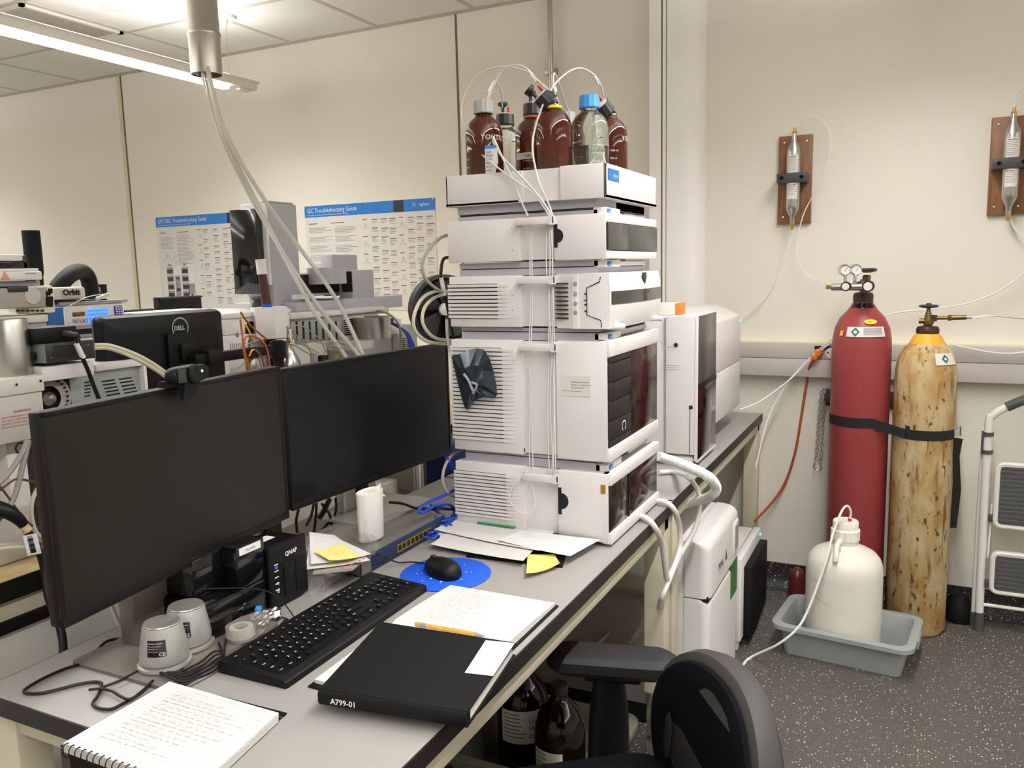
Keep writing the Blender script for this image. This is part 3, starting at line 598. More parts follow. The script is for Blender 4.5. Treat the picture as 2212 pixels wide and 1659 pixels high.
# ================================================================== step ladder
ld = thing('step_ladder', 'folded white step ladder with grey ribbed treads', 'ladder', (.5, 3.60, 0))
LX0, LX1 = .268, .79
def rail(dy, r):
    pts = [Vector((LX0+.004, 3.60+dy, .035)), Vector((LX0, 3.60+dy, .45)), Vector((LX0, 3.60+dy, .82)), Vector((LX0+.012, 3.60+dy, .87)), Vector((LX0+.055, 3.60+dy, .905)), Vector((LX0+.11, 3.60+dy, .935)), Vector((LX0+.15, 3.60+dy, .945))]
    q = [Vector((LX0+LX1-p_.x, p_.y, p_.z)) for p_ in reversed(pts)]; return pts+q
M().tube(rail(0, 0), .0155, n=12).make('front_rail', 'ladder_white', ld)
g = rail(0, 0)[4:-4]
M().tube(g, .0185, n=12).make('grip', 'ladder_grey', ld)
for x in (LX0, LX1):
    M().cyl((x+.004, 3.60, .0), (x+.004, 3.60, .075), .019, .017, n=14).make('foot', 'ladder_grey', ld)
    M().cyl((x, 3.60, .72), (x, 3.60, .735), .019).cyl((x, 3.60, .79), (x, 3.60, .805), .019).box(x-.022, x-.016, 3.59, 3.62, .72, .805).make('hinge', 'ladder_grey', ld)
    M().tube([Vector((x-.012, 3.635, .03)), Vector((x-.014, 3.632, .4)), Vector((x-.012, 3.625, .72))], .011, n=10).make('rear_rail', 'ladder_white', ld)
    M().cyl((x-.012, 3.635, .0), (x-.012, 3.635, .06), .014).make('foot', 'ladder_grey', ld)
def tread(z0, z1, y):
    x0, x1 = LX0+.03, LX1-.03
    lo = lambda d, yy, r_: [Vector((p_.x, yy, p_.y)) for p_ in rr(x0+d, x1-d, z0+d, z1-d, r_, 0)]
    o = M().loft([lo(.004, y+.02, .025), lo(0, y+.012, .03), lo(0, y-.008, .03), lo(.006, y-.012, .025), lo(.016, y-.010, .016), lo(.016, y-.006, .016)]).make('step_frame', 'ladder_white', ld)
    M().box(x0+.016, x1-.016, y-.008, y, z0+.016, z1-.016).make('tread_mat', 'tread', o)
    m_ = M(); k = z0+.026
    while k < z1-.022: m_.box(x0+.018, x1-.018, y-.0105, y-.008, k, k+.0085); k += .0175
    m_.make('ribs', 'ladder_grey', o)
    for x in (x0-.014, x1-.002): M().box(x, x+.018, y-.004, y+.016, z0+.02, z0+.05, .003).make('bracket', 'ladder_grey', ld)
tread(.43, .692, 3.592); tread(.165, .338, 3.585)
M().cyl((LX0, 3.60, .108), (LX1, 3.60, .108), .007).make('cross_bar', 'ladder_white', ld)
M().cyl((LX0+.022, 3.606, .30), (LX0+.026, 3.603, .52), .004).make('link_rod', 'ladder_white', ld)
M().box(LX0+.14, LX0+.24, 3.58, 3.60, .69, .704, .003).make('catch', 'ladder_grey', ld)
# ================================================================== gas generator and compressor under the bench
pk = thing('gas_generator', 'tall white gas generator cabinet standing under the bench end', 'generator', (-.78, 2.77, 0))
x0, x1, y0, y1, zt = -1.02, -.562, 2.53, 3.01, .588
r_ = .03
def shell(xa, xb, ya, yb, za, zb, rad, nx=6):
    """box whose front (+X) vertical edges and top front edge are rounded"""
    lp = []
    for z, ins in [(za, 0), (zb-rad, 0)]+[(zb-rad+rad*math.sin(PI/2*k/4), rad*(1-math.cos(PI/2*k/4))) for k in range(1, 5)]:
        q = [Vector((xa, ya, z)), Vector((xa, yb, z))]
        for cx, cy, a0, a1 in ((xb-rad-ins, yb-rad, 90, 0), (xb-rad-ins, ya+rad, 0, -90)):
            for k in range(nx+1):
                a = math.radians(a0+(a1-a0)*k/nx); q.append(Vector((cx+rad*math.cos(a), cy+rad*math.sin(a), z)))
        lp.append(q)
    return M().loft(lp)
M().box(x0, -.645, y0+.004, y1-.004, .004, zt-.03, .006).make('side_panel', 'inst_bright', pk)
M().box(x0, -.646, y0, y1, zt-.028, zt, .006).make('top_cover', 'inst_bright', pk)
shell(-.644, x1, y0, y1, .40, zt, .032).make('front_hood', 'inst_bright', pk)
shell(-.646, x1-.002, y0+.002, y1-.002, .002, .395, .028).make('front_panel', 'inst_bright', pk)
M().box(-.70, x1-.006, y0+.008, y1-.008, .386, .406).make('seam', 'slot_dark', pk)
sc = M().box(x1-.003, x1+.004, 2.905, 2.985, .425, .545, .004).make('display_frame', 'off_white', pk)
M().box(x1+.003, x1+.0055, 2.92, 2.972, .445, .53).make('display', 'inst_shade', sc)
M().box(x1-.002, x1+.0005, 2.875, 2.985, .27, .40).make('side_label', 'pc_green', pk)
text('PEAK', .034, 'mid_print', pk, (x1, 2.66, .452), YP, ZP, off=.0012, bold=.0006)
M().add([Vector((x1+.001, 2.765, .452)), Vector((x1+.001, 2.80, .452)), Vector((x1+.001, 2.7825, .492))], [(0, 1, 2)]).make('logo', 'mid_print', pk)
text('Scientific instruments', .011, 'grey_print', pk, (x1, 2.66, .437), YP, ZP, off=.0012)
M().box(-.95, -.90, y0-.002, y0+.006, .1, .54).make('side_rib', 'inst_bright', pk)
g2 = thing('air_compressor', 'low white and black compressor box with a green light beside the generator', 'compressor', (-.75, 3.24, 0))
M().box(-1.0, -.585, 3.04, 3.44, .045, .368, .006).make('body', 'inst_warm', g2)
M().box(-.583, -.553, 3.03, 3.45, .04, .37, .006).make('front_bezel', 'inst_white', g2)
M().box(-.553, -.523, 3.075, 3.43, .05, .325, .003).make('front_grille', 'black_matte', g2)
m_ = M()
for k in range(14): m_.box(-.5235, -.5215, 3.085, 3.42, .06+k*.0185, .066+k*.0185)
m_.make('grille_slats', 'black_plastic', g2)
M().lathe([(.006, 0), (.005, .004), (0, .005)], (-.553, 3.43, .345), axis=(1, 0, 0), n=10).make('status_light', 'led_green', g2)
for a, b in ((-.6, 3.06), (-.6, 3.42), (-.95, 3.06), (-.95, 3.42)): M().box(a-.02, a+.035, b-.02, b+.02, .0, .045, .004).make('foot', 'inst_warm', g2)
# ================================================================== solvent tub under the bench with two amber jugs
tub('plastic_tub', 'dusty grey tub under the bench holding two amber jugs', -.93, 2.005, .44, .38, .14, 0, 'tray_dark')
def jug(cx, cy, h, r, label, lz0, lz1, a0, a1, extra):
    t = thing('solvent_jug', label, 'bottle', (cx, cy, .006), group='amber solvent jugs')
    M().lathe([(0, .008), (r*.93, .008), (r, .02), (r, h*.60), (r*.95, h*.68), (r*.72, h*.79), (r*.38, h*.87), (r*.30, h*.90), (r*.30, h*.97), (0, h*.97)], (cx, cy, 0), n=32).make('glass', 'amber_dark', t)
    M().lathe([(r*.34, h*.93), (r*.34, h), (r*.3, h+.002), (0, h+.002)], (cx, cy, 0)).make('cap', 'cap_black', t)
    l = open_wrap(M(), cx, cy, [(r, lz0), (r, lz1)], a0, a1, 20, .0008).make('label', 'paper_warm', t)
    q = M()
    for k in range(7):
        z = lz1-.012-k*(lz1-lz0-.02)/7; open_wrap(q, cx, cy, [(r, z), (r, z+.003)], a0+.12, a0+(a1-a0)*random.uniform(.45, .62), 8, .0016)
    q.make('print', 'mid_print', l)
    if extra == 'red': open_wrap(M(), cx, cy, [(r, lz0), (r, lz0+.014)], a0, a1, 20, .0018).make('label_band', 'red_plastic', l)
    else:
        for dz, s_ in ((.062, 'LU-2'), (.042, 'W 2'), (.018, 'On')): text(s_, .02, 'black_print', l, (cx+math.cos(a0+(a1-a0)*.66)*r, cy+math.sin(a0+(a1-a0)*.66)*r, lz0+dz), XP, ZP, cyl=((cx, cy, 0), r), off=.0022)
    return t
jug(-1.0, 2.04, .345, .077, 'amber jug with a handwritten white label in the solvent tub', .115, .215, d2(-115), d2(-20), 'ink')
jug(-.845, 1.955, .335, .072, 'amber jug with a red banded label in the solvent tub', .06, .17, d2(-135), d2(-62), 'red')
# cabinet panels seen beneath the bench
# ================================================================== the two lab tables in front
def lab_table(x0, x1, y0, y1, label, legs=True):
    t = thing('lab_table', label, 'table', ((x0+x1)/2, (y0+y1)/2, 0), group='grey lab tables end to end')
    M().box(x0+.0008, x1-.0008, y0+.0008, y1-.0008, BZ-.028, BZ, .0015).make('table_top', 'laminate', t)
    m_ = M()
    for q in ((x0-.002, x0+.001, y0-.002, y1+.002), (x1-.001, x1+.002, y0-.002, y1+.002), (x0, x1, y0-.002, y0+.001), (x0, x1, y1-.001, y1+.002)): m_.box(q[0], q[1], q[2], q[3], BZ-.032, BZ-.0012)
    m_.make('edge_band', 'edge_black', t)
    for q in ((x1-.035, x1-.006, y0+.03, y1-.03), (x0+.006, x0+.035, y0+.03, y1-.03), (x0+.03, x1-.03, y0+.02, y0+.05), (x0+.03, x1-.03, y1-.05, y1-.02)):
        M().box(q[0], q[1], q[2], q[3], BZ-.072, BZ-.030, .002).make('apron_rail', 'beige', t)
    for x in (x0+.036, x1-.036):
        for y in (y0+.045, y1-.04):
            l = M().box(x-.030, x+.030, y-.030, y+.030, .24, BZ-.028, .003).make('leg', 'beige', t)
            M().box(x-.025, x+.025, y-.025, y+.025, .105, .245, .002).make('leg_insert', 'steel', l)
            M().lathe([(.026, .105), (.028, .095), (.026, .085), (.018, .08), (0, .08)], (x, y, 0), n=16).make('swivel_ring', 'chrome', l)
            M().prism([Vector((x-.03, y+.02, .085)), Vector((x+.02, y+.02, .085)), Vector((x+.045, y+.02, .05)), Vector((x+.03, y+.02, .02)), Vector((x-.01, y+.02, .03)), Vector((x-.025, y+.02, .055))], (0, -.04, 0)).make('caster_fork', 'silver_base', l)
            M().cyl((x+.02, y-.015, .03), (x+.02, y+.015, .03), .03, n=18).make('caster_wheel', 'black_plastic', l)
    return t
lab_table(-1.367, -.6036, .745, 2.242, 'grey laminate lab table with dark edges carrying the monitors')
lab_table(-1.367, -.606, 2.252, 3.752, 'grey laminate lab table with dark edges reaching the wall')
# modesty panel and equipment box behind, under the tables
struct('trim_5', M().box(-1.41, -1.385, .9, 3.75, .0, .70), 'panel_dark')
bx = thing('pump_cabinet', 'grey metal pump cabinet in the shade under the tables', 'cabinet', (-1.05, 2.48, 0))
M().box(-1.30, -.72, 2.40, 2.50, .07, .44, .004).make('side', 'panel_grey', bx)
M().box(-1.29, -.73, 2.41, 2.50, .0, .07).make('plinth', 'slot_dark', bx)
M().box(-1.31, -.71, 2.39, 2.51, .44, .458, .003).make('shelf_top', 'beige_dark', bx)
# ================================================================== the back bench with a plywood top
b2 = thing('work_bench', 'plywood topped back bench with a black edge', 'bench', (-2.2, 2.0, 0))
BX0, BX1, B2 = -2.75, -1.70, .842
M().box(BX0, BX1-.003, .25, 3.70, B2-.03, B2, .002).make('bench_top', 'ply', b2)
m_ = M().box(BX1-.003, BX1, .25, 3.70, B2-.042, B2+.002); m_.box(BX0, BX1, .247, .25, B2-.042, B2+.002); m_.make('edge_band', 'black_matte', b2)
M().box(BX1-.03, BX1-.012, .28, 3.68, B2-.085, B2-.03).make('apron_rail', 'beige', b2)
M().box(BX1-.02, BX1-.004, .26, 3.68, B2-.112, B2-.087).make('black_strip', 'black_matte', b2)
M().box(BX1-.03, BX1-.015, .30, 3.66, .0, B2-.11).make('front_panel', 'off_white', b2)
for y in (.30, 3.6): M().box(BX0+.02, BX0+.08, y, y+.06, 0, B2-.03).make('leg', 'beige', b2)
# ================================================================== office chair
FX, FY = -.80, -.60; FRZ = math.atan2(FY, FX)
CHX, CHY = -.455, 1.229
ct = thing('office_chair', 'black office chair with padded armrest pulled up to the lab table', 'chair', (CHX, CHY, 0), FRZ)
# local frame: +x is where the sitter faces
m_ = M().loft([rr(-.20, .22, -.23, .23, .08, .43, 6), rr(-.22, .24, -.25, .25, .10, .45, 6), rr(-.22, .24, -.25, .25, .10, .475, 6), rr(-.19, .21, -.22, .22, .08, .495, 6)]); m_.make('seat', 'fabric_navy', ct, local=True)
M().box(-.12, .12, -.10, .10, .395, .43, .01).make('seat_mechanism', 'black_plastic', ct, local=True)
M().cyl((0, 0, .09), (0, 0, .40), .028, .022).make('gas_lift', 'black_plastic', ct, local=True)
for k in range(5):
    a = 2*PI*k/5+.3
    sp = M().tube([Vector((math.cos(a)*.03, math.sin(a)*.03, .105)), Vector((math.cos(a)*.17, math.sin(a)*.17, .095)), Vector((math.cos(a)*.29, math.sin(a)*.29, .075))], .022, n=10).make('base_spoke', 'black_plastic', ct, local=True)
    M().cyl((math.cos(a)*.29-.012, math.sin(a)*.29, .026), (math.cos(a)*.29+.014, math.sin(a)*.29, .026), .026, n=16).make('caster', 'black_plastic', ct, local=True)
# backrest: an upright oval shell, cushion side in front, cut-out slot towards one edge
def oval(w2, h2, x, cz, nn=44, e=2.35, curve=.0, slot=None):
    out = []
    for k in range(nn):
        a = 2*PI*k/nn; c, s_ = math.cos(a), math.sin(a)
        yy = w2*math.copysign(abs(c)**(2/e), c); zz = h2*math.copysign(abs(s_)**(2/e), s_)
        out.append(Vector((x+curve*(yy/.22)**2, yy, cz+zz)))
    return out
BXO, BZC = -.235, .565
m_ = M().loft([oval(.205, .185, BXO+.018, BZC, curve=.05), oval(.225, .205, BXO+.004, BZC, curve=.05), oval(.228, .208, BXO-.016, BZC, curve=.05), oval(.222, .202, BXO-.034, BZC, curve=.05), oval(.20, .18, BXO-.042, BZC, curve=.05)], True, True)
m_.make('back_shell', 'shell_grey', ct, local=True)
lp = [oval(.212*s_, .192*s_, BXO+.016+d_, BZC, curve=.05) for s_, d_ in ((1.0, 0), (.985, .008), (.9, .014), (.7, .017), (.4, .018), (.02, .018))]
M().loft(lp, True, True).make('back_cushion', 'fabric_navy', ct, local=True)
sl = M().loft([[Vector((x_, yc_+a_*math.cos(2*PI*k/20)*.018+.010*math.sin(2*PI*k/20), .575+a_*math.sin(2*PI*k/20)*.055)) for k in range(20)] for x_, yc_, a_ in ((BXO+.062, -.135, 1.0), (BXO+.0645, -.135, .75))], True, True)
sl.make('grip_recess', 'charcoal', ct, local=True)
M().box(BXO-.06, BXO-.03, -.03, .03, .40, .62, .008).box(-.22, BXO-.03+.26, -.03, .03, .385, .405, .005).make('back_bar', 'black_plastic', ct, local=True)
def armrest(sgn, dz, yaw, nm):
    y = sgn*.331
    i = Matrix.Translation(Vector((-.127, y, 0))) @ Matrix.Rotation(yaw, 4, 'Z')
    m_ = M().loft([rr(-.115, .125, -.038, .038, .034, .615+dz, 6), rr(-.135, .142, -.050, .050, .045, .628+dz, 6), rr(-.135, .142, -.050, .050, .045, .648+dz, 6), rr(-.125, .134, -.042, .042, .040, .656+dz, 6), rr(-.10, .11, -.026, .026, .025, .658+dz, 6)])
    m_.xf(i); pad = m_.make('armrest_pad', 'foam_black', ct, local=True)
    M().box(-.06, .06, -.03, .03, .600+dz, .616+dz, .006).xf(i).make('pad_plate', 'black_plastic', ct, local=True)
    M().loft([rr(-.16, -.07, y-.028, y+.028, .02, .40, 4), rr(-.158, -.075, y-.026, y+.026, .02, .52, 4), rr(-.15, -.085, y-.022, y+.022, .018, .605+dz, 4)]).make('arm_post', 'black_plastic', ct, local=True)
    M().box(-.15, -.08, min(y, sgn*.10), max(y, sgn*.10), .392, .416, .006).make('arm_bracket', 'black_plastic', ct, local=True)
armrest(-1, 0, -.39, 'a'); armrest(1, -.16, .0, 'b')
# ================================================================== liquid chromatograph stack
SX0, SX1, SY0, SY1 = -1.062, -.642, 1.80, 2.20
CH0, CH1 = -.862, -.772     # groove in which the tubing runs
GRP = 'modules of the liquid chromatograph stack'
def neck(t, z0, z1, zmid, led=None):
    """recessed grey band between two modules; zmid is the dark joint"""
    M().box(SX0+.022, SX1-.028, SY0+.018, SY1-.018, z0, zmid-.0012).make('neck', 'inst_grey', t)
    M().box(SX0+.026, SX1-.032, SY0+.021, SY1-.021, zmid-.0012, zmid+.0012).make('joint', 'slot_dark', t)
    if z1 > zmid+.002: M().box(SX0+.022, SX1-.028, SY0+.018, SY1-.018, zmid+.0012, z1).make('neck', 'inst_grey', t)
def brand(t, z, y0=SY0+.03, x=SX1-.024, w=.028, h=.011):
    x = SX1-.008
    M().box(x-.03, x-.001, SY0+.018, SY0+.125, z-.002, z+h+.003, .001).make('brand_tab', 'inst_bright', t)
    b = M().box(x-.004, x, y0, y0+w, z, z+h, .0006).make('brand_label', 'label_blue', t)
    text('Agilent', h*.6, 'white_print', b, (x, y0+w*.36, z+h*.3), YP, ZP, off=.0005)
def screws(t, pts, y=SY0-.0004):
    for x, z in pts: M().lathe([(.007, 0), (.0066, .0012), (.0058, .0012), (.0052, 0)], (x, y, z), axis=(0, -1, 0), n=16).make('screw_cover', 'inst_white', t)
def dots(t, pts):
    m_ = M()
    for x, z in pts: m_.lathe([(.0016, 0), (0, .0008)], (x, SY0, z), axis=(0, -1, 0), n=8)
    m_.make('rivets', 'inst_shade', t)
def clip(t, z):
    m_ = M().box(CH0+.001, CH1+.004, SY0-.019, SY0-.010, z-.009, z+.008, .001).box(CH0+.001, CH0+.005, SY0-.018, SY0+.014, z-.009, z+.008).box(CH1-.006, CH1+.004, SY0-.020, SY0+.014, z-.011, z+.010)
    m_.make('tube_clip', 'inst_white', t)
def side_panels(t, z0, z1, proud=0.0):
    M().box(SX0, SX1-.012, SY0+.012, SY1, z0+.002, z1-.002, .002).make('body', 'inst_white', t)
    M().box(SX0, CH0, SY0, SY0+.03, z0, z1, .003).make('left_panel', 'inst_white', t)
    M().box(CH1, SX1, SY0-.002-proud, SY0+.03, z0-.001, z1+.001, .003).make('right_panel', 'inst_white', t)
def vents(t, x0, x1, xfade, z0, z1, n):
    g = M().box(x0, xfade, SY0-.0006, SY0+.002, z0, z1).make('vent_back', 'slot_dark', t)
    p = (z1-z0)/n; m_ = M()
    for k in range(n):
        z = z0+p*k
        m_.add([(x0-.004, SY0-.004, z+.0016), (xfade, SY0-.004, z+.0016), (x1, SY0-.0002, z+.0016), (x0-.004, SY0-.0045, z+p-.0012), (xfade, SY0-.0045, z+p-.0012), (x1, SY0-.0002, z+p-.0016),
                (x0-.004, SY0+.0004, z+.0016), (x1, SY0+.0004, z+.0016), (x0-.004, SY0+.0004, z+p-.0012), (x1, SY0+.0004, z+p-.0012)],
               [(0, 1, 4, 3), (1, 2, 5, 4), (0, 6, 7, 2, 1), (3, 4, 5, 9, 8), (0, 3, 8, 6)])
    o = m_.make('vent_slats', 'inst_white', g, smooth=0); o['kind'] = 'stuff'
def latch(t, z0, z1):
    zc = (z0+z1)/2; r = (z1-z0)*.30
    m_ = M().box(CH1+.001, CH1+.010, SY0-.0035, SY0, z0, z1)
    pts = [Vector((CH1+.009+math.sin(PI*k/14)*r*.95, SY0-.0035, zc-math.cos(PI*k/14)*r)) for k in range(15)]
    m_.prism(pts, (0, .0035, 0)).make('finger_latch', 'slot_dark', t)
# ---- solvent tray on top
tr = thing('solvent_tray', 'white open solvent tray crowning the chromatograph stack', 'tray', (-.85, 2.0, 1.594), group=GRP)
z0, z1 = 1.628, 1.702; th = .004
M().box(SX0, SX1, SY0, SY1, z0, z0+.006).make('tray_floor', 'inst_white', tr)
M().box(SX0, CH0, SY0, SY0+th, z0, z1, .001).box(CH0-.002, CH1+.03, SY0+.003, SY0+.003+th, z0, z1).make('side_wall', 'inst_white', tr)
M().box(CH1+.02, SX1, SY0-.006, SY0+th, z0-.001, z1+.002, .001).make('side_wall', 'inst_white', tr)
M().box(SX1-th, SX1, SY0-.006, SY1, z0-.001, z1+.002, .001).make('front_wall', 'inst_bright', tr)
M().box(SX0, SX1, SY1-th, SY1, z0, z1).box(SX0, SX0+th, SY0, SY1, z0, z1).make('back_wall', 'inst_white', tr)
M().box(CH0, CH0+.012, SY0-.001, SY0+.004, z0+.001, z1).make('groove_edge', 'inst_bright', tr)
b = M().box(SX1-.0005, SX1+.0012, SY0+.012, SY0+.088, 1.668, 1.694).make('brand_label', 'label_blue', tr)
text('Agilent', .012, 'white_print', b, (SX1+.0012, SY0+.046, 1.676), YP, ZP, off=.0005)
neck(tr, 1.606, 1.628, 1.607)
M().box(-.71, SX1-.028, SY0+.15, SY1-.02, 1.607, 1.627).make('front_gap', 'inst_shade', tr)
# ---- column compartment
m4 = thing('column_compartment', 'white column compartment with two smoked glass door panes', 'instrument module', (-.85, 2.0, 1.488), group=GRP)
side_panels(m4, 1.490, 1.592); neck(m4, 1.592, 1.6045, 1.6040)
clip(m4, 1.583); latch(m4, 1.519, 1.573); screws(m4, [(-.688, 1.581), (-.688, 1.503)]); dots(m4, [(-.882, 1.568), (-.882, 1.516), (-.748, 1.571), (-.748, 1.519), (-.856, 1.514)])
for a_, b_ in ((1.573, 1.594), (1.490, 1.509)): M().box(SX1-.014, SX1+.002, SY0+.002, SY1-.003, a_, b_, .002).make('front_rail', 'inst_bright', m4)
for y0, y1 in ((SY0+.004, SY0+.150), (SY0+.152, SY1-.004)): M().box(SX1-.012, SX1+.004, y0, y1, 1.510, 1.572, .0015).make('glass_pane', 'grey_glass', m4)
M().box(SX1-.02, SX1+.002, SY0+.0, SY0+.004, 1.51, 1.572).make('pane_edge', 'slot_dark', m4)
brand(m4, 1.594); M().box(-.70, SX1-.024, SY0+.21, SY1-.02, 1.5935, 1.604, .002).make('top_key', 'inst_bright', m4)
M().box(SX1-.025, SX1-.0235, SY1-.035, SY1-.028, 1.597, 1.601).make('key_light', 'led_yellow', m4)
# ---- detector
m3 = thing('detector_module', 'white detector module with a bulging front and dark window band', 'instrument module', (-.85, 2.0, 1.33), group=GRP)
M().box(SX0, SX1-.05, SY0+.012, SY1, 1.332, 1.454, .002).make('body', 'inst_white', m3)
M().box(SX0, CH0, SY0, SY0+.03, 1.330, 1.456, .003).make('left_panel', 'inst_white', m3)
vents(m3, SX0+.002, -.895, -.925, 1.351, 1.437, 9)
clip(m3, 1.4445); neck(m3, 1.456, 1.488, 1.473); dots(m3, [(-.885, 1.409), (-.885, 1.372)])
# curved flank: swells outwards then meets the door
fl = []
for x, dy in ((CH1, .010), (CH1+.03, .002), (CH1+.045, -.004), (CH1+.07, -.0075), (SX1-.03, -.008), (SX1-.008, -.006), (SX1+.006, -.001)):
    fl.append([Vector((x, SY0+dy, z)) for z in (1.329, 1.457)]+[Vector((x, SY0+.06, z)) for z in (1.457, 1.329)])
M().loft(fl).make('right_flank', 'inst_white', m3)
m_ = M()
for k in range(9): m_.box(CH1+.001, CH1+.034, SY0-.0015, SY0+.012, 1.352+k*.0102, 1.3548+k*.0102)
m_.make('flank_slots', 'slot_dark', m3)
M().prism([Vector((CH1+.050, SY0-.009, 1.329)), Vector((CH1+.064, SY0-.011, 1.329)), Vector((CH1+.060, SY0-.011, 1.39)), Vector((CH1+.064, SY0-.011, 1.457)), Vector((CH1+.050, SY0-.009, 1.457)), Vector((CH1+.046, SY0-.009, 1.39))], (0, .008, 0)).make('flank_rib', 'inst_bright', m3)
m_ = M()
for z in (1.367, 1.388, 1.411, 1.434): m_.lathe([(.0055, 0), (.004, .001), (0, .0005)], (CH1+.056, SY0-.0105, z), axis=(0, -1, 0), n=12)
m_.make('flank_knobs', 'inst_shade', m3)
m_ = M(); q = [(-.654, 1.449), (-.656, 1.438), (-.688, 1.424), (-.688, 1.361), (-.654, 1.349), (-.652, 1.333)]
m_.ribbon([Vector((x, SY0-.0092, z)) for x, z in q], .0024, (0, -1, 0))
for z in (1.409, 1.394, 1.384, 1.369): m_.box(-.694, -.688, SY0-.0094, SY0-.008, z, z+.003)
m_.make('door_seam', 'slot_dark', m3)
dl = []
for y, dx in ((SY0-.002, 0), (SY0+.10, .012), (SY0+.2, .016), (SY0+.3, .012), (SY1+.005, .002)):
    dl.append([Vector((SX1-.06, y, 1.328)), Vector((SX1+.004+dx*.6, y, 1.328)), Vector((SX1+.008+dx, y, 1.36)), Vector((SX1+.008+dx, y, 1.43)), Vector((SX1+.002+dx*.8, y, 1.458)), Vector((SX1-.06, y, 1.458))])
M().loft(dl).make('front_door', 'inst_bright', m3)
bl = []
for y, dx in ((SY0+.006, .0007), (SY0+.10, .012), (SY0+.2, .016), (SY0+.3, .012), (SY1+.004, .002)):
    bl.append([Vector((SX1+.004, y, 1.385)), Vector((SX1+.0095+dx, y, 1.385)), Vector((SX1+.0095+dx, y, 1.415)), Vector((SX1+.004, y, 1.415))])
M().loft(bl).make('window_band', 'black_gloss', m3)
sh = [(-.012, 0), (.012, 0), (.012, -.014), (.006, -.024), (0, -.028), (-.006, -.024), (-.012, -.014)]
M().prism([Vector((SX1+.0212, SY0+.215+a, 1.4555+b)) for a, b in sh], (.004, 0, 0)).make('shield_badge', 'charcoal', m3)
for y in (SY0+.03, SY1-.06): M().cyl((SX1-.01, y, 1.332), (SX1+.03, y+.012, 1.331), .008, n=14).make('hinge_peg', 'inst_bright', m3)
brand(m3, 1.4735); M().box(-.70, SX1-.024, SY0+.12, SY1-.02, 1.4735, 1.485, .002).make('top_key', 'inst_bright', m3)
M().box(-.70, SX1-.024, SY0+.11, SY0+.21, 1.4865-.0, 1.489).make('front_gap', 'slot_dark', m3)
M().box(SX1-.026, SX1-.0235, SY1-.035, SY1-.028, 1.477, 1.482).make('key_light', 'led_yellow', m3)
led = M().tube([Vector((SX1-.0265, SY0+.045, 1.4795+.008)), Vector((SX1-.0265, SY0+.060, 1.4795+.008))], .0012, n=6).make('status_light', 'led_green', m3)
# ---- autosampler
m2 = thing('autosampler', 'tall white autosampler with black drawers and a wine red glass door', 'instrument module', (-.85, 2.0, 1.012), group=GRP)
side_panels(m2, 1.013, 1.298, .001); vents(m2, SX0+.002, -.885, -.918, 1.040, 1.279, 23)
clip(m2, 1.2845); neck(m2, 1.298, 1.328, 1.318); dots(m2, [(-.885, 1.248), (-.740, 1.253)])
for a_, b_ in ((1.262, 1.300), (1.012, 1.045)): M().box(SX1-.016, SX1+.006, SY0-.002, SY1+.004, a_, b_, .002).make('front_frame', 'inst_bright', m2)
zz = [1.0455, 1.062, 1.1085, 1.155, 1.2005, 1.246, 1.2615]
for a, b in zip(zz[:-1], zz[1:]): M().box(SX1-.016, SX1+.004, SY0+.0, SY0+.165, a+.0006, b-.0006, .0022).make('drawer', 'drawer_black', m2)
M().box(SX1-.016, SX1+.002, SY0+.166, SY1+.002, 1.045, 1.262, .001).make('glass_door', 'wine_glass', m2)
M().cyl((SX1+.003, SY0+.168, 1.135), (SX1+.003, SY0+.168, 1.175), .006, n=10).make('door_handle', 'black_gloss', m2)
lg = M(); lp = []
for k in range(17): a = math.radians(-60+300*k/16); lp.append(Vector((SX1+.0048, SY0+.105+math.cos(a)*.014, 1.083+math.sin(a)*.012)))
lg.ribbon(lp, .0035, (1, 0, 0)).make('ring_logo', 'white_print', m2)
sk = M().box(-.757, -.684, SY0-.0042, SY0-.0032, 1.168, 1.217).make('sticker', 'paper_warm', m2)
for k, s_ in enumerate(('Essential Instrument', 'Supplies to keep your', 'lab operational')): text(s_, .0056, 'mid_print', sk, (-.7325, SY0-.0042, 1.2005-k*.0068), XP, ZP, off=.0004)
textlines(M(), (-.754, SY0-.0042, 1.1800), XP, ZP, .066, 1, .01, .0012).make('print', 'grey_print', sk)
brand(m2, 1.3025); M().box(-.70, SX1-.022, SY0+.13, SY1-.02, 1.301, 1.315, .002).make('top_key', 'inst_bright', m2)
M().box(-.70, SX1-.026, SY0+.13, SY1-.02, 1.3155, 1.3275).make('front_gap', 'slot_dark', m2)
M().box(-.862, -.860, SY0-.0008, SY0+.001, 1.02, 1.03).make('slot', 'slot_dark', m2)
# ---- pump
m1 = thing('pump_module', 'white pump module with brown and wine glass doors on the table', 'instrument module', (-.85, 2.0, BZ), group=GRP)
side_panels(m1, .814, .982, .001); vents(m1, SX0+.002, -.880, -.915, .838, .958, 13)
clip(m1, .9625); neck(m1, .982, 1.012, 1.004); latch(m1, .872, .940)
screws(m1, [(-.684, .957), (-.684, .828)]); dots(m1, [(-.740, .945), (-.740, .90)])
for a_, b_ in ((.955, .983), (.810, .838)): M().box(SX1-.016, SX1+.008, SY0-.001, SY1+.004, a_, b_, .002).make('front_frame', 'inst_bright', m1)
M().box(SX1-.016, SX1+.002, SY0+.001, SY0+.150, .838, .955, .001).make('glass_door', 'brown_glass', m1)
M().box(SX1-.016, SX1+.0015, SY0+.151, SY1+.002, .838, .955, .001).make('glass_door', 'wine_glass', m1)
M().box(SX1-.004, SX1+.0035, SY0+.149, SY0+.153, .838, .955).make('door_edge', 'black_gloss', m1)
M().box(-.660, -.648, SY0-.0045, SY0-.0028, .936, .957).make('seal_sticker', 'brass', m1)
brand(m1, .986); 
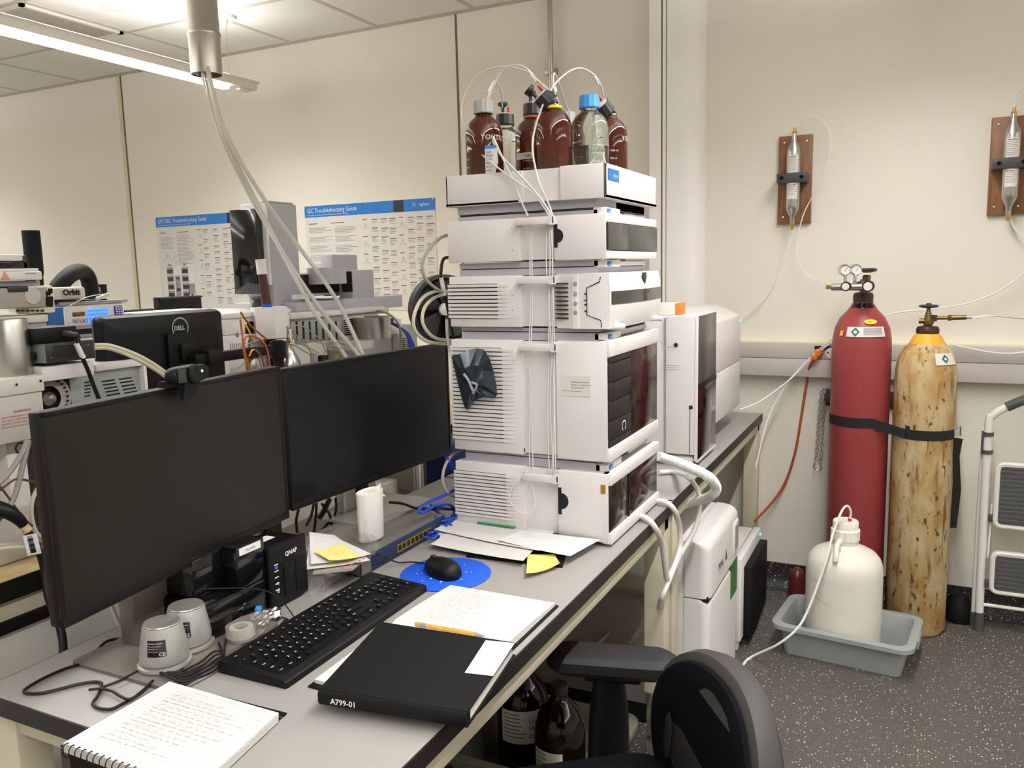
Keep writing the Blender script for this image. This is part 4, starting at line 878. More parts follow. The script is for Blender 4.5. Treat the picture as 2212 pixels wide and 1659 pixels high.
for a_, b_ in ((SY0+.05, SY0+.13), (SY0+.22, SY1-.02)): M().box(-.70, SX1-.020, a_, b_, .985, .999, .002).make('top_key', 'inst_bright', m1)
M().box(-.70, SX1-.026, SY0+.14, SY1-.02, .986, 1.010).make('front_gap', 'slot_dark', m1)
M().box(SX1-.0205, SX1-.018, SY1-.036, SY1-.028, .989, .995).make('key_light', 'led_yellow', m1)
M().box(SX1-.0275, SX1-.0255, SY0+.085, SY0+.092, 1.0065, 1.0105).make('status_light', 'led_green', m1)
for x in (SX0+.05, SX1-.05):
    for y in (SY0+.05, SY1-.05): M().box(x-.015, x+.015, y-.015, y+.015, BZ+.0004, .815).make('foot', 'black_plastic', m1)
# ---- silver static bag taped to the side, gas cap
sb = [P(975, 770, y=SY0-.012), P(1045, 756, y=SY0-.016), P(1073, 852, y=SY0-.020), P(1045, 858, y=SY0-.022), P(1022, 868, y=SY0-.018), P(1004, 880, y=SY0-.014)]
m_ = M(); cen = sum(sb, Vector())/6+Vector((0, -.012, 0)); vs = [cen]; ring1 = []; 
n_ = 24; edge = smooth_path(sb+[sb[0]], 4)
m_.v = [cen]+[cen+(e-cen)*.55+Vector((0, random.uniform(-.008, .004), 0)) for e in edge]+edge+[Vector((e.x, e.y+.003, e.z)) for e in edge]
E_ = len(edge); m_.f = [(0, 1+k, 1+(k+1) % E_) for k in range(E_)]+[(1+k, 1+E_+k, 1+E_+(k+1) % E_, 1+(k+1) % E_) for k in range(E_)]+[(1+E_+k, 1+2*E_+k, 1+2*E_+(k+1) % E_, 1+E_+(k+1) % E_) for k in range(E_)]+[tuple(1+2*E_+k for k in range(E_))]
so = thing('static_bag', 'crumpled silver antistatic bag taped to the autosampler side', 'bag', P(1020, 880, y=SY0-.01))
m_.make('bag', 'bag_static', so, smooth=0)
m_ = M().tube([P(1002, 808, y=SY0-.034), P(1012, 822, y=SY0-.036), P(1022, 845, y=SY0-.034)], .0035).tube([P(1018, 826, y=SY0-.036), P(1030, 832, y=SY0-.034), P(1022, 850, y=SY0-.032)], .003)
m_.make('fitting', 'inst_shade', so)
# ================================================================== solvent bottles in the tray
TZ = 1.6345
def bottle(px, y, h, r, glass, label, cap, fill=None, ring=None, fillm='amber_fill', title=None, scale_marks=True, tilt=None):
    c = P(px, 300, y=y); cx, cy = c.x, c.y
    t = thing('solvent_bottle', label, 'bottle', (cx, cy, TZ), group='solvent bottles in the tray')
    hb = h-.030
    prof = [(0, 0), (r*.93, 0), (r, .006), (r, hb*.70), (r*.985, hb*.75), (r*.92, hb*.81), (r*.76, hb*.87), (r*.54, hb*.908), (r*.44, hb*.93), (r*.40, hb*.99), (0, hb)]
    M().lathe([(a, b+TZ) for a, b in prof], (cx, cy, 0), n=36).make('glass', glass, t)
    if fill:
        M().lathe([(0, TZ+.003), (r*.90, TZ+.003), (r*.93, TZ+.01), (r*.93, TZ+fill), (0, TZ+fill)], (cx, cy, 0), n=30).make('liquid', fillm, t)
    if ring: M().lathe([(r*.47, 0), (r*.52, .002), (r*.52, .006), (r*.45, .008), (r*.45, 0)], (cx, cy, TZ+hb*.925), cap=False, n=24).make('pour_ring', ring, t)
    top = Vector((cx, cy, TZ+hb*.955)); ax = Vector((0, 0, 1))
    kind = cap[0]
    if tilt: top = top+Vector(tilt[0]); ax = Vector(tilt[1]).normalized()
    q = Vector((0, 0, 1)).rotation_difference(ax).to_matrix(); n = 48; lp = []
    rc = r*.52
    for r_, z in ((rc*1.02, 0), (rc*1.05, .003), (rc*1.0, .005), (rc, .026), (rc*.94, .030)):
        lp.append([top+q @ Vector((math.cos(2*PI*k/n)*r_*(1 if (k//2) % 2 else .95), math.sin(2*PI*k/n)*r_*(1 if (k//2) % 2 else .95), z)) for k in range(n)])
    co = M().loft(lp).make('cap', cap[1], t)
    if tilt: M().cyl(Vector((cx, cy, TZ+hb*.93)), top+ax*.01, r*.42, r*.46).make('cap_neck', 'black_plastic', t)
    tp = top+ax*.030
    if kind in ('valve', 'angled'):
        M().lathe([(rc*.82, -.001), (rc*.82, .002), (rc*.5, .004), (0, .004)], tp, axis=ax, n=24).make('cap_top', 'white_print', co)
        d_ = q @ Vector((-.006, 0, 0)) if kind == 'valve' else q @ Vector((-.010, -.006, 0))
        M().lathe([(.004, 0), (.004, .018), (.010, .023), (.014, .025), (.014, .031), (.011, .0325), (0, .0325)], tp+d_, axis=ax, n=18).make('valve_knob', 'cap_black', co)
        M().obox(tp+d_+ax*.0332, (.016, .004, .0012), rot=q.to_4x4()).make('knob_mark', 'off_white', co)
        d2_ = q @ Vector((.008, .006, 0))
        M().cyl(tp+d2_, tp+d2_+ax*.020, .0042, .003, n=10).make('tube_fitting', 'red_plastic', co)
    if title:
        for s_, sz, dz, da in title: text(s_, sz, 'white_print', t, (cx+math.cos(da)*r, cy+math.sin(da)*r, TZ+dz), XP, ZP, cyl=((cx, cy, 0), r), off=.0008)
    if scale_marks:
        m_ = M()
        for k in range(6): open_wrap(m_, cx, cy, [(r, TZ+.03+k*.019), (r, TZ+.0312+k*.019)], d2(scale_marks if scale_marks is not True else -40), d2(scale_marks if scale_marks is not True else -40)+.16, 4, .0007)
        mo = m_.make('scale_marks', 'white_print', t)
        for k in range(6):
            a_ = d2(scale_marks if scale_marks is not True else -40)+.2
            text('%d ml' % (500+100*k), .0065, 'white_print', mo, (cx+math.cos(a_)*r, cy+math.sin(a_)*r, TZ+.028+k*.019), XP, ZP, cyl=((cx, cy, 0), r), off=.0008)
    return t, cx, cy, r
b1, x_, y_, r_ = bottle(1046, 1.855, .258, .047, 'amber', 'amber solvent bottle with a grey ribbed cap and Seal Wash tag', ('plain', 'cap_grey'), .135, None, title=[('YOUTILITY', .017, .150, d2(-72))], scale_marks=-148)
tg = thing('bottle_tag', 'white handwritten Seal Wash tag leaning on the amber bottle', 'tag', (x_+.02, y_-.05, 1.706))
q = [P(1047, 315, y=1.800), P(1072, 313, y=1.800), P(1076, 350, y=1.800), P(1070, 374, y=1.800), P(1049, 377, y=1.800)]
M().prism(q, (0, .0008, 0)).make('card', 'white_print', tg)
M().prism([q[0]+Vector((0, -.0004, 0)), q[1]+Vector((0, -.0004, 0)), P(1072.5, 320, y=1.7996), P(1047.3, 322, y=1.7996)], (0, .0003, 0)).make('blue_band', 'cap_blue', tg)
for k, s_ in enumerate(('Seal', 'Wash', '10 %', 'IPA', '90 %', 'H2O')):
    text(s_, .0085, 'black_print', tg, P(1050, 331.5+k*8.1, y=1.800), XP+ZP*.03, ZP, off=.0004)
bottle(1092, 2.06, .262, .047, 'clear_glass', 'clear solvent bottle with a black valve cap and red fitting', ('valve', 'cap_black'), .075, None, 'water', scale_marks=-120)
bottle(1152, 1.97, .262, .047, 'amber', 'amber solvent bottle with orange pour ring and upright black valve cap', ('valve', 'cap_black'), .11, 'ring_orange', scale_marks=-100)
b4, x4, y4, r4 = bottle(1194, 1.865, .258, .047, 'amber', 'amber solvent bottle with yellow pour ring and slanting black cap', ('angled', 'cap_black'), .10, 'ring_yellow', scale_marks=False, tilt=((-.004, -.004, .006), (-.62, -.45, .75)))
bottle(1224, 2.125, .262, .047, 'clear_glass', 'clear solvent bottle with a pale grey cap behind the others', ('plain', 'cap_grey'), .09, None, 'water', scale_marks=False)
bottle(1274, 1.93, .256, .047, 'clear_glass', 'clear solvent bottle with a bright blue cap', ('plain', 'cap_blue'), .125, None, 'water', scale_marks=-62)
bottle(1316, 2.05, .258, .047, 'amber', 'amber solvent bottle with a slanting black cap beside the blue capped one', ('angled', 'cap_black'), .12, None, title=[('YOUTILITY', .017, .150, d2(-30))], tilt=((-.006, -.004, .004), (-.35, -.6, .7)), scale_marks=-80)
lab = M()
c = P(1152, 300, y=1.97)
open_wrap(lab, c.x, c.y, [(.047, 1.745), (.047, 1.761)], d2(-130), d2(-70), 10, .001)
lo = solo('bottle_label', lab, 'white_print', 'small white printed strip on the amber bottle with orange ring', 'label')
text('HPLC', .010, 'black_print', lo, (c.x+math.cos(d2(-92))*.047, c.y+math.sin(d2(-92))*.047, 1.749), XP, ZP, cyl=((c.x, c.y, 0), .047), off=.0022)
# ---- solvent tubing
FR = SY0-.009
def stube(pts, label, clips=(), r=.0022, mt='tube_clear'):
    t = thing('solvent_tube', label, 'tube', pts[0], group='solvent tubing')
    M().tube(pts, r, n=7).make('tube', mt, t)
    for a, b in clips: M().cyl(a, b, .0036, n=6).make('clip', 'white_print', t)
    return t
def Q(px, py, y): return P(px, py, y=y)
stube([Q(1184, 195, 1.84), Q(1166, 180, 1.85), Q(1146, 160, 1.86), Q(1118, 148, 1.86), Q(1085, 144, 1.86), Q(1045, 155, 1.86), Q(1014, 185, 1.86), Q(997, 230, 1.86), Q(1002, 275, 1.85), Q(1022, 315, 1.83), Q(1060, 350, 1.80), Q(1110, 388, FR-.01), Q(1150, 415, FR-.008), Q(1177, 447, FR), Q(1190, 468, FR)], 'clear solvent tube looping widest to the left of the bottles', [(Q(1147, 163, 1.855), Q(1160, 177, 1.85))])
stube([Q(1186, 194, 1.84), Q(1160, 172, 1.85), Q(1140, 150, 1.86), Q(1115, 140, 1.86), Q(1088, 150, 1.86), Q(1066, 185, 1.86), Q(1052, 230, 1.86), Q(1052, 265, 1.85), Q(1062, 300, 1.83), Q(1082, 335, 1.80), Q(1120, 375, FR-.01), Q(1165, 425, FR-.006), Q(1192, 465, FR)], 'clear solvent tube arching over beside the slanting cap', [(Q(1141, 152, 1.858), Q(1152, 165, 1.855))])
stube([Q(1085, 232, 2.02), Q(1084, 205, 1.99), Q(1075, 180, 1.95), Q(1066, 176, 1.92), Q(1058, 195, 1.89), Q(1053, 225, 1.87), Q(1060, 275, 1.85), Q(1072, 310, 1.82), Q(1090, 350, 1.79), Q(1106, 385, FR-.008), Q(1124, 430, FR-.004), Q(1140, 466, FR)], 'clear solvent tube rising from the clear bottle with black cap', [(Q(1061, 186, 1.90), Q(1055, 200, 1.885))])
stube([Q(1040, 226, 1.90), Q(1040, 214, 1.89), Q(1048, 220, 1.88), Q(1054, 250, 1.86), Q(1065, 295, 1.83), Q(1085, 340, 1.80), Q(1128, 385, FR-.008), Q(1160, 425, FR-.006), Q(1186, 465, FR)], 'clear solvent tube leaving the grey ribbed cap')
stube([Q(1304, 206, 2.00), Q(1298, 185, 1.98), Q(1284, 163, 1.95), Q(1258, 148, 1.92), Q(1232, 153, 1.89), Q(1200, 180, 1.86), Q(1178, 215, 1.84), Q(1164, 250, 1.83), Q(1154, 285, 1.82), Q(1150, 320, 1.81), Q(1155, 355, 1.795), Q(1165, 395, FR-.006), Q(1185, 440, FR), Q(1194, 466, FR)], 'clear solvent tube arching from the bottle beside the blue cap', [(Q(1284, 165, 1.95), Q(1292, 182, 1.97))])
stube([Q(1228, 240, 2.11), Q(1214, 200, 2.05), Q(1202, 165, 2.0), Q(1196, 160, 1.98), Q(1196, 185, 1.95), Q(1203, 215, 1.93)], 'clear tube hanging in a narrow loop behind the slanting cap', [(Q(1198, 188, 1.95), Q(1201, 200, 1.94))])
wt = solo('bottle_tag', M().prism([P(1200, 212, y=1.92), P(1208, 216, y=1.92), P(1212, 228, y=1.92), P(1206, 236, y=1.92), P(1198, 226, y=1.92)], (0, .0008, 0)), 'white_print', 'small blank white tag tied behind the slanting cap', 'tag')
# tubes running down the groove of the stack
dn = [(1142, 1147), (1146, 1151), (1181, 1187), (1186, 1192), (1190, 1198), (1194, 1201)]
for k, (a, b) in enumerate(dn):
    ys = [470, 560, 660, 760, 870, 985, 1022]; pts = []
    for j, py in enumerate(ys):
        f = j/(len(ys)-1); px = a+(b-a)*f+random.uniform(-2.5, 2.5)
        pts.append(Q(px, py, SY0-.003+random.uniform(-.001, .001)))
    if k == 0: pts += [Q(1152, 1060, FR), Q(1157, 1090, FR-.003), Q(1147, 1108, FR-.004), Q(1120, 1105, FR-.004), Q(1101, 1080, FR-.004), Q(1108, 1050, FR-.004), Q(1140, 1020, FR-.003)]
    elif k < 3: pts += [Q(b+14, 1038, SY0+.004), Q(1222, 1052, SY0+.008)]
    stube(pts, ['clear tube dropping down the stack into a big hanging loop', 'clear tube running straight down the groove left of centre', 'clear tube bending aside at the pump module clip', 'clear tube in the bundle down the groove', 'clear tube in the bundle down the groove', 'clear tube in the bundle down the groove'][k], r=.0014)
# ================================================================== monitors
def monitor(tl, tr, ztop, zbot, scr, label, neck_xy, base, back=.028):
    a, b = Vector((tl[0], tl[1], 0)), Vector((tr[0], tr[1], 0)); d = b-a; L = d.length; rz = math.atan2(d.y, d.x)-PI/2
    mid = (a+b)/2
    t = thing('monitor', label, 'monitor', (neck_xy[0], neck_xy[1], BZ), 0)
    R = Matrix.Translation(Vector((mid.x, mid.y, 0))) @ Matrix.Rotation(rz, 4, 'Z')
    h = L/2; bz = .008
    M().box(-back, -.003, -h, h, zbot, ztop, .004).xf(R).make('housing', 'black_plastic', t)
    M().box(-.10, -back+.002, -h*.5, h*.5, zbot+.06, ztop-.06, .02).xf(R).make('rear_bulge', 'black_plastic', t)
    m_ = M().box(-.006, .0012, -h, h, zbot, zbot+.016, .001).box(-.006, .001, -h, h, ztop-bz, ztop, .001).box(-.006, .001, -h, -h+bz, zbot, ztop, .001).box(-.006, .001, h-bz, h, zbot, ztop, .001)
    bzl = m_.xf(R).make('bezel', 'black_plastic', t)
    M().box(-.005, -.0005, -h+bz-.001, h-bz+.001, zbot+.015, ztop-bz+.001).xf(R).make('screen', scr, t)
    nx, ny = neck_xy
    return t, R, h
mt1, R1, h1 = monitor((-1.15, .759), (-1.22, 1.345), 1.2775, .942, 'screen_a', 'black monitor with a webcam clipped on top', (-1.262, 1.0), None)
M().box(-1.285, -1.245, .955, 1.045, BZ+.006, 1.16, .004).make('stand_neck', 'silver_base', mt1)
M().box(-1.287, -1.275, .96, 1.04, BZ+.02, 1.1, .002).make('neck_back', 'black_plastic', mt1)
M().loft([rr(-1.305, -1.075, .868, 1.14, .008, BZ+.0005, 4), rr(-1.305, -1.075, .868, 1.14, .008, BZ+.0065, 4)]).make('stand_base', 'silver_base', mt1)
mt2, R2, h2 = monitor((-1.25, 1.390), (-1.213, 2.036), 1.265, .940, 'screen_b', 'black monitor without webcam close to the chromatograph stack', (-1.335, 1.735), None)
M().box(-1.352, -1.318, 1.66, 1.81, BZ+.006, 1.16, .014).make('stand_neck', 'stand_silver', mt2)
M().box(-1.324, -1.314, 1.71, 1.765, .845, .935, .004).make('cable_slot', 'black_plastic', mt2)
M().loft([rr(-1.362, -1.175, 1.60, 1.87, .01, BZ+.0005+.042, 4), rr(-1.362, -1.175, 1.60, 1.87, .01, BZ+.048, 4)]).make('stand_base', 'stand_silver', mt2)
# webcam
wc = thing('webcam', 'black webcam perched on the monitor edge', 'webcam', P(400, 830, x=-1.19))
c = P(402, 800, x=-1.165); rz = math.atan2(-.07, .586)*-1
W_ = Matrix.Translation(Vector((c.x, c.y, 1.2775))) @ Matrix.Rotation(math.radians(6.8)+.0, 4, 'Z')
M().loft([[Vector((x, y_, z+.022)) for y_, z in [(math.cos(2*PI*k/24)*.05*s_ if False else math.copysign(abs(math.cos(2*PI*k/24))**.45, math.cos(2*PI*k/24))*.047*s_, math.copysign(abs(math.sin(2*PI*k/24))**.7, math.sin(2*PI*k/24))*.0155*s_) for k in range(24)]] for x, s_ in ((-.012, .85), (-.006, 1), (.008, 1), (.014, .9))]).xf(W_).make('body', 'black_plastic', wc)
M().lathe([(.0175, 0), (.0175, .006), (.014, .009), (0, .009)], (0, 0, 0), axis=(1, 0, 0), n=28).xf(W_ @ Matrix.Translation(Vector((.012, .004, .022)))).make('lens_cover', 'black_matte', wc)
M().box(.0145, .016, -.038, -.018, .010, .034, .002).xf(W_).make('grille', 'charcoal', wc)
M().lathe([(.003, 0), (.0025, .001), (0, .001)], (0, 0, 0), axis=(1, 0, 0), n=10).xf(W_ @ Matrix.Translation(Vector((.021, .016, .026)))).make('badge', 'white_print', wc)
M().prism([Vector((.012, -.018, .010)), Vector((.004, -.018, -.022)), Vector((-.001, -.018, -.022)), Vector((-.001, -.018, .0)), Vector((-.04, -.018, .0)), Vector((-.055, -.018, -.03)), Vector((-.06, -.018, -.03)), Vector((-.05, -.018, .008)), Vector((-.01, -.018, .012))], (0, .036, 0)).xf(W_).make('clip', 'black_plastic', wc)
# ================================================================== keyboard
KX0, KX1, KY0, KY1 = -1.045, -.898, .952, 1.395
kb = thing('keyboard', 'full-size black keyboard with white key legends', 'keyboard', ((KX0+KX1)/2, (KY0+KY1)/2, BZ), math.radians(1.0))
kw, kl = KX1-KX0, KY1-KY0
# local frame: +y along the long side, +x towards the user, row 0 at -x
prof = [(-kw/2, .0), (kw/2, .0), (kw/2, .010), (kw/2-.004, .013), (-kw/2+.004, .022), (-kw/2, .018)]
M().loft([[Vector((x*s_, y, z+.001)) for x, z in prof] for y, s_ in ((-kl/2, .98), (-kl/2+.005, 1), (kl/2-.005, 1), (kl/2, .98))]).make('case', 'black_plastic', kb, local=True)
kt = M().loft([rr(-.0078, .0078, -.0078, .0078, .002, 0, 2), rr(-.0062, .0066, -.0062, .0062, .002, .0055, 2)])
key0 = kt.make('key', 'black_plastic', kb, local=True); used0 = False
wide = {}
def zkey(x): return .0135+.0085*(kw/2-x)/kw
legend = M(); PIT = .0186
def addkey(x, y, w=1.0, ch='', d=1.0):
    global used0
    if w == 1.0 and d == 1.0:
        if not used0: o = key0; used0 = True; o.location = (x, y, zkey(x))
        else: o = share(key0, 'key', kb, (x, y, zkey(x)))
    else:
        kk = (round(w, 2), round(d, 2))
        if kk not in wide:
            ww = PIT*w/2-.0015; dd = PIT*d/2-.0015
            wide[kk] = M().loft([rr(-dd, dd, -ww, ww, .002, 0, 2), rr(-dd+.0016, dd-.0012, -ww+.0016, ww-.0016, .002, .0055, 2)]).make('key', 'black_plastic', kb, local=True); o = wide[kk]; o.location = (x, y, zkey(x))
        else: o = share(wide[kk], 'key', kb, (x, y, zkey(x)))
    if ch:
        cu = bpy.data.curves.new('t', 'FONT'); cu.body = ch; cu.size = .0062 if len(ch) == 1 else .0040; cu.resolution_u = 1; cu.offset = .00012
        to = bpy.data.objects.new('t', cu); me = to.to_mesh()
        o0 = len(legend.v)
        # letters read from the user's side (+x is down)
        for v in me.vertices: legend.v.append(Vector((x-.0005-v.co.y, y-PIT*w/2+.0045+v.co.x, zkey(x)+.0059)))
        legend.f += [tuple(i+o0 for i in p.vertices) for p in me.polygons]
        to.to_mesh_clear(); bpy.data.objects.remove(to); bpy.data.curves.remove(cu)
x0_ = -kw/2+.026; y0_ = -kl/2+.012
rows = [['Esc', None, 'F1', 'F2', 'F3', 'F4', .5, 'F5', 'F6', 'F7', 'F8', .5, 'F9', 'F10', 'F11', 'F12'], list('`1234567890-=')+[('Bksp', 2)], [('Tab', 1.5)]+list('QWERTYUIOP[]')+[('\\', 1.5)], [('Caps', 1.75)]+list("ASDFGHJKL;'")+[('Enter', 2.25)], [('Shift', 2.25)]+list('ZXCVBNM,./')+[('Shift', 2.75)], [('Ctrl', 1.25), ('Win', 1.25), ('Alt', 1.25), ('', 6.25), ('Alt', 1.25), ('Fn', 1.25), ('=', 1.25), ('Ctrl', 1.25)]]
rx = [x0_-.001]+[x0_+.022+PIT*k for k in range(5)]
for i, row in enumerate(rows):
    y = y0_
    for k in row:
        if k is None: y += PIT; continue
        if isinstance(k, float): y += PIT*k; continue
        ch, wd = k if isinstance(k, tuple) else (k, 1.0)
        if ch == '=' and wd == 1.25: ch = ''
        addkey(rx[i], y+PIT*wd/2, wd, ch); y += PIT*wd
yn = y0_+PIT*15.35
for i, chs in ((0, ('Prt', 'Scr', 'Pau')), (1, ('Ins', 'Hom', 'PgU')), (2, ('Del', 'End', 'PgD'))):
    for j, ch in enumerate(chs): addkey(rx[i], yn+PIT*(j+.5), 1.0, ch)
addkey(rx[4], yn+PIT*1.5, 1.0, '^')
for j, ch in enumerate('<v>'): addkey(rx[5], yn+PIT*(j+.5), 1.0, ch)
yp = yn+PIT*3.3
for i, chs in ((1, ('#', '/', '*', '-')), (2, ('7', '8', '9')), (3, ('4', '5', '6')), (4, ('1', '2', '3'))):
    for j, ch in enumerate(chs): addkey(rx[i], yp+PIT*(j+.5), 1.0, ch)
addkey(rx[2]+PIT/2, yp+PIT*3.5, 1.0, '+', 2.0); addkey(rx[4]+PIT/2, yp+PIT*3.5, 1.0, 'Ent', 2.0); addkey(rx[5], yp+PIT, 2.0, '0'); addkey(rx[5], yp+PIT*2.5, 1.0, '.')
legend.make('key_legends', 'white_print', kb, smooth=0, local=True)
# ================================================================== mouse and pad
PDX, PDY = -.916, 1.495
pd = thing('mouse_pad', 'round bright blue mouse pad with white dots', 'mouse pad', (PDX, PDY, BZ))
M().lathe([(0, .0005), (.099, .0005), (.101, .002), (.099, .0035), (0, .0035)], (PDX, PDY, BZ), n=64).make('pad', 'pad_blue', pd)
m_ = M()
for px, py, r in ((939, 1247, .0036), (931, 1250, .003), (901, 1239, .002), (911, 1238, .0016), (912, 1254, .0018), (953, 1256, .003), (954, 1250, .002), (952, 1259, .0018), (1007, 1236, .002), (1018, 1235, .0018), (996, 1251, .002), (1004, 1220, .0016), (948, 1244, .0022)):
    c = P(px, py, z=BZ+.004); m_.lathe([(r, 0), (0, .0003)], c, n=10, cap=False)
m_.make('dots', 'white_print', pd)
ms = thing('computer_mouse', 'black computer mouse resting on the blue pad', 'mouse', (-.93, 1.49, BZ+.0035))
MX, MY = P(955, 1232, z=BZ+.012).x, P(955, 1232, z=BZ+.012).y
ang = math.radians(158)
lp = []
for z, s_, sh_ in ((0, .93, 0), (.006, 1.0, 0), (.014, .98, 0), (.022, .90, .001), (.029, .74, .003), (.034, .50, .006), (.0365, .2, .008)):
    l = []
    for k in range(28):
        a = 2*PI*k/28; c, sn = math.cos(a), math.sin(a)
        x = .056*s_*c-sh_; wv = .031*(1-.16*c) if True else .03
        l.append(Vector((x, wv*s_*sn, z)))
    lp.append(l)
MM = Matrix.Translation(Vector((MX, MY, BZ+.004))) @ Matrix.Rotation(ang, 4, 'Z')
M().loft(lp).xf(MM).make('body', 'black_plastic', ms)
M().cyl((.030, -.004, .027), (.030, .004, .027), .009, n=16).xf(MM).make('scroll_wheel', 'charcoal', ms)
M().tube([MM @ Vector((.055, 0, .008)), P(890, 1214, z=BZ+.006), P(860, 1215, z=BZ+.01), P(835, 1205, z=BZ+.02), P(808, 1194, z=BZ+.045), P(780, 1175, x=-1.2), P(740, 1148, x=-1.25), P(700, 1150, x=-1.28)], .0018).make('cord', 'cable_black', ms)
# ================================================================== lab notebooks, pencil, pad
nb = thing('open_notebook', 'open lab notebook with lined handwritten pages', 'notebook', (-.73, 1.2, BZ))
x0, x1, y0, y1 = -.862, -.622, .985, 1.425
M().box(x0-.004, x1+.006, y0-.012, y1+.004, BZ+.0006, BZ+.0035).make('cover', 'black_matte', nb)
lp = []
for y, hh in ((y0, .006), (y0+.10, .009), (y0+.19, .012), (y0+.215, .008), (y0+.235, .0135), (y0+.30, .0125), (y1-.05, .009), (y1, .006)):
    lp.append([Vector((x0, y, BZ+.0035)), Vector((x0, y, BZ+.0035+hh)), Vector((x1, y, BZ+.0035+hh)), Vector((x1, y, BZ+.0035))])
pg = M().loft(lp).make('pages', 'paper', nb)
m_ = M(); hz = lambda y: BZ+.0042+(.0135+(y-(y0+.235))*((.006-.0135)/(y1-y0-.235)))+.0008
yy = y0+.24
while yy < y1-.01: m_.ribbon([Vector((x0+.004, yy, hz(yy))), Vector((x1-.004, yy, hz(yy)))], .0005, ZP); yy += .0072
m_.make('page_lines', 'page_line', pg)
m_ = M()
for k in range(15): scribble(m_, (x0+.035, y1-.03-k*.0105, hz(y1-.03-k*.0105)+.0002), XP, YP, .14, 1, .01, hgt=.0035, wd=.0006, fill=(.45, .95))
m_.make('handwriting', 'pencil_ink', pg)
cbk = thing('closed_notebook', 'closed black hardcover notebook with a white corner label', 'notebook', (-.73, 1.11, BZ+.015))
zt = BZ+.042; zb = BZ+.0175
c4 = [P(690, 1487, z=zt), P(1010, 1537, z=zt), P(1113, 1388, z=zt), P(822, 1343, z=zt)]
def slab(c4, za, zb_): return [Vector((p_.x, p_.y, za)) for p_ in c4], [Vector((p_.x, p_.y, zb_)) for p_ in c4]
M().loft(list(slab(c4, zt-.003, zt))).make('front_cover', 'black_matte', cbk)
cc = sum(c4, Vector())/4; ins = [cc+(p_-cc)*.965 for p_ in c4]
ins[0] = c4[0]+(c4[3]-c4[0])*.05+(c4[1]-c4[0])*.012; ins[1] = c4[1]+(c4[2]-c4[1])*.05-(c4[1]-c4[0])*.012
M().loft(list(slab(ins, zb+.003, zt-.003))).make('pages', 'paper_warm', cbk)
M().loft(list(slab(c4, zb, zb+.003))).make('back_cover', 'black_matte', cbk)
e0, e1 = c4[0], c4[1]; ex = (e1-e0).normalized(); ey = Vector((-ex.y, ex.x, 0))
sp_ = M().loft([[Vector(((e0 if s_ == 0 else e1).x, (e0 if s_ == 0 else e1).y, 0))+ey*dy+ZP*z for dy, z in ((.010, zt), (-.003, zt-.001), (-.006, zt-.006), (-.006, zb+.006), (-.003, zb+.001), (.010, zb))] for s_ in (0, 1)]).make('spine', 'black_matte', cbk)
text('A799-01', .0125, 'white_print', sp_, e0+ex*.022-ey*.006+Vector((0, 0, -.018)), ex, ZP, off=.0009, bold=.0003)
lb = [P(1049, 1384, z=zt), P(1112, 1390, z=zt), P(1065, 1461, z=zt), P(1004, 1454, z=zt)]
lo = M().loft([[p_+ZP*.0004 for p_ in lb], [p_+ZP*.0009 for p_ in lb]]).make('label', 'white_print', cbk)
m_ = M(); scribble(m_, lb[3]+(lb[0]-lb[3])*.75+(lb[2]-lb[3])*.12+ZP*.001, (lb[2]-lb[3]).normalized(), (lb[0]-lb[3]).normalized(), .03, 3, .007, wd=.0005); m_.make('handwriting', 'grey_print', lo)
pc = thing('ballpoint_pen', 'light wooden pen with grey tip lying across the open notebook', 'pen', P(970, 1358, z=BZ+.022))
a, b = P(897, 1348, z=BZ+.0235), P(1046, 1374, z=BZ+.0225); d_ = (b-a).normalized()
M().cyl(a+d_*.022, b-d_*.018, .0042, n=14).make('barrel', 'bamboo', pc)
M().lathe([(.003, 0), (.0045, .002), (.0045, .010), (.003, .012), (0, .012)], a, axis=d_, n=14).make('clicker', 'bamboo', pc)
M().cyl(a+d_*.010, a+d_*.024, .0046, n=14).make('collar', 'inst_shade', pc)
M().lathe([(.0042, 0), (.003, .010), (.001, .017), (.0006, .02), (0, .02)], b-d_*.018, axis=d_, n=14).make('tip', 'inst_shade', pc)
text('www.company solutions', .0035, 'mid_print', pc, a+d_*.06+ZP*.0042-Vector((-d_.y, d_.x, 0))*.001, d_, Vector((-d_.y, d_.x, 0)), off=.0003)
# spiral pad at the table end
sp = thing('spiral_notepad', 'spiral bound notepad with handwriting hanging over the table end', 'notepad', (-.97, .8, BZ))
zt = BZ+.020
k4 = [P(136, 1601, z=zt), P(420, 1700, z=zt), P(600, 1536, z=zt), P(365, 1469, z=zt)]
bk = [P(130, 1612, z=BZ+.002), P(415, 1714, z=BZ+.002), P(620, 1541, z=BZ+.002), P(372, 1478, z=BZ+.002)]
M().loft(list(slab(bk, BZ+.0008, BZ+.003))).make('back_cover', 'black_matte', sp)
for j in range(4):
    k_ = [p_+Vector((.0012*j, -.0008*j, 0)) for p_ in k4]
    za = BZ+.003+.0042*j
    pgo = M().loft(list(slab(k_, za, za+.0038))).make('pages', 'paper', sp)
zt = BZ+.003+.0042*3+.0038; k4 = k_
ux = (k4[1]-k4[0]); uy = (k4[3]-k4[0]); ux.z = uy.z = 0; Lx, Ly = ux.length, uy.length; ux.normalize(); uy.normalize()
m_ = M()
for k in range(24):
    o_ = k4[0]+uy*(.012+k*.0072); o_.z = zt+.0006
    if .012+k*.0072 < Ly-.006: m_.ribbon([o_+ux*.004, o_+ux*(Lx-.006)], .0004, ZP)
m_.make('page_lines', 'page_line', pgo)
m_ = M(); o_ = k4[3]-uy*.03+ux*.035; o_.z = zt+.0008
scribble(m_, o_, ux, uy, Lx-.06, 14, .0098, hgt=.0036, wd=.0006, fill=(.3, .9), word=.014); m_.make('handwriting', 'pencil_ink', pgo)
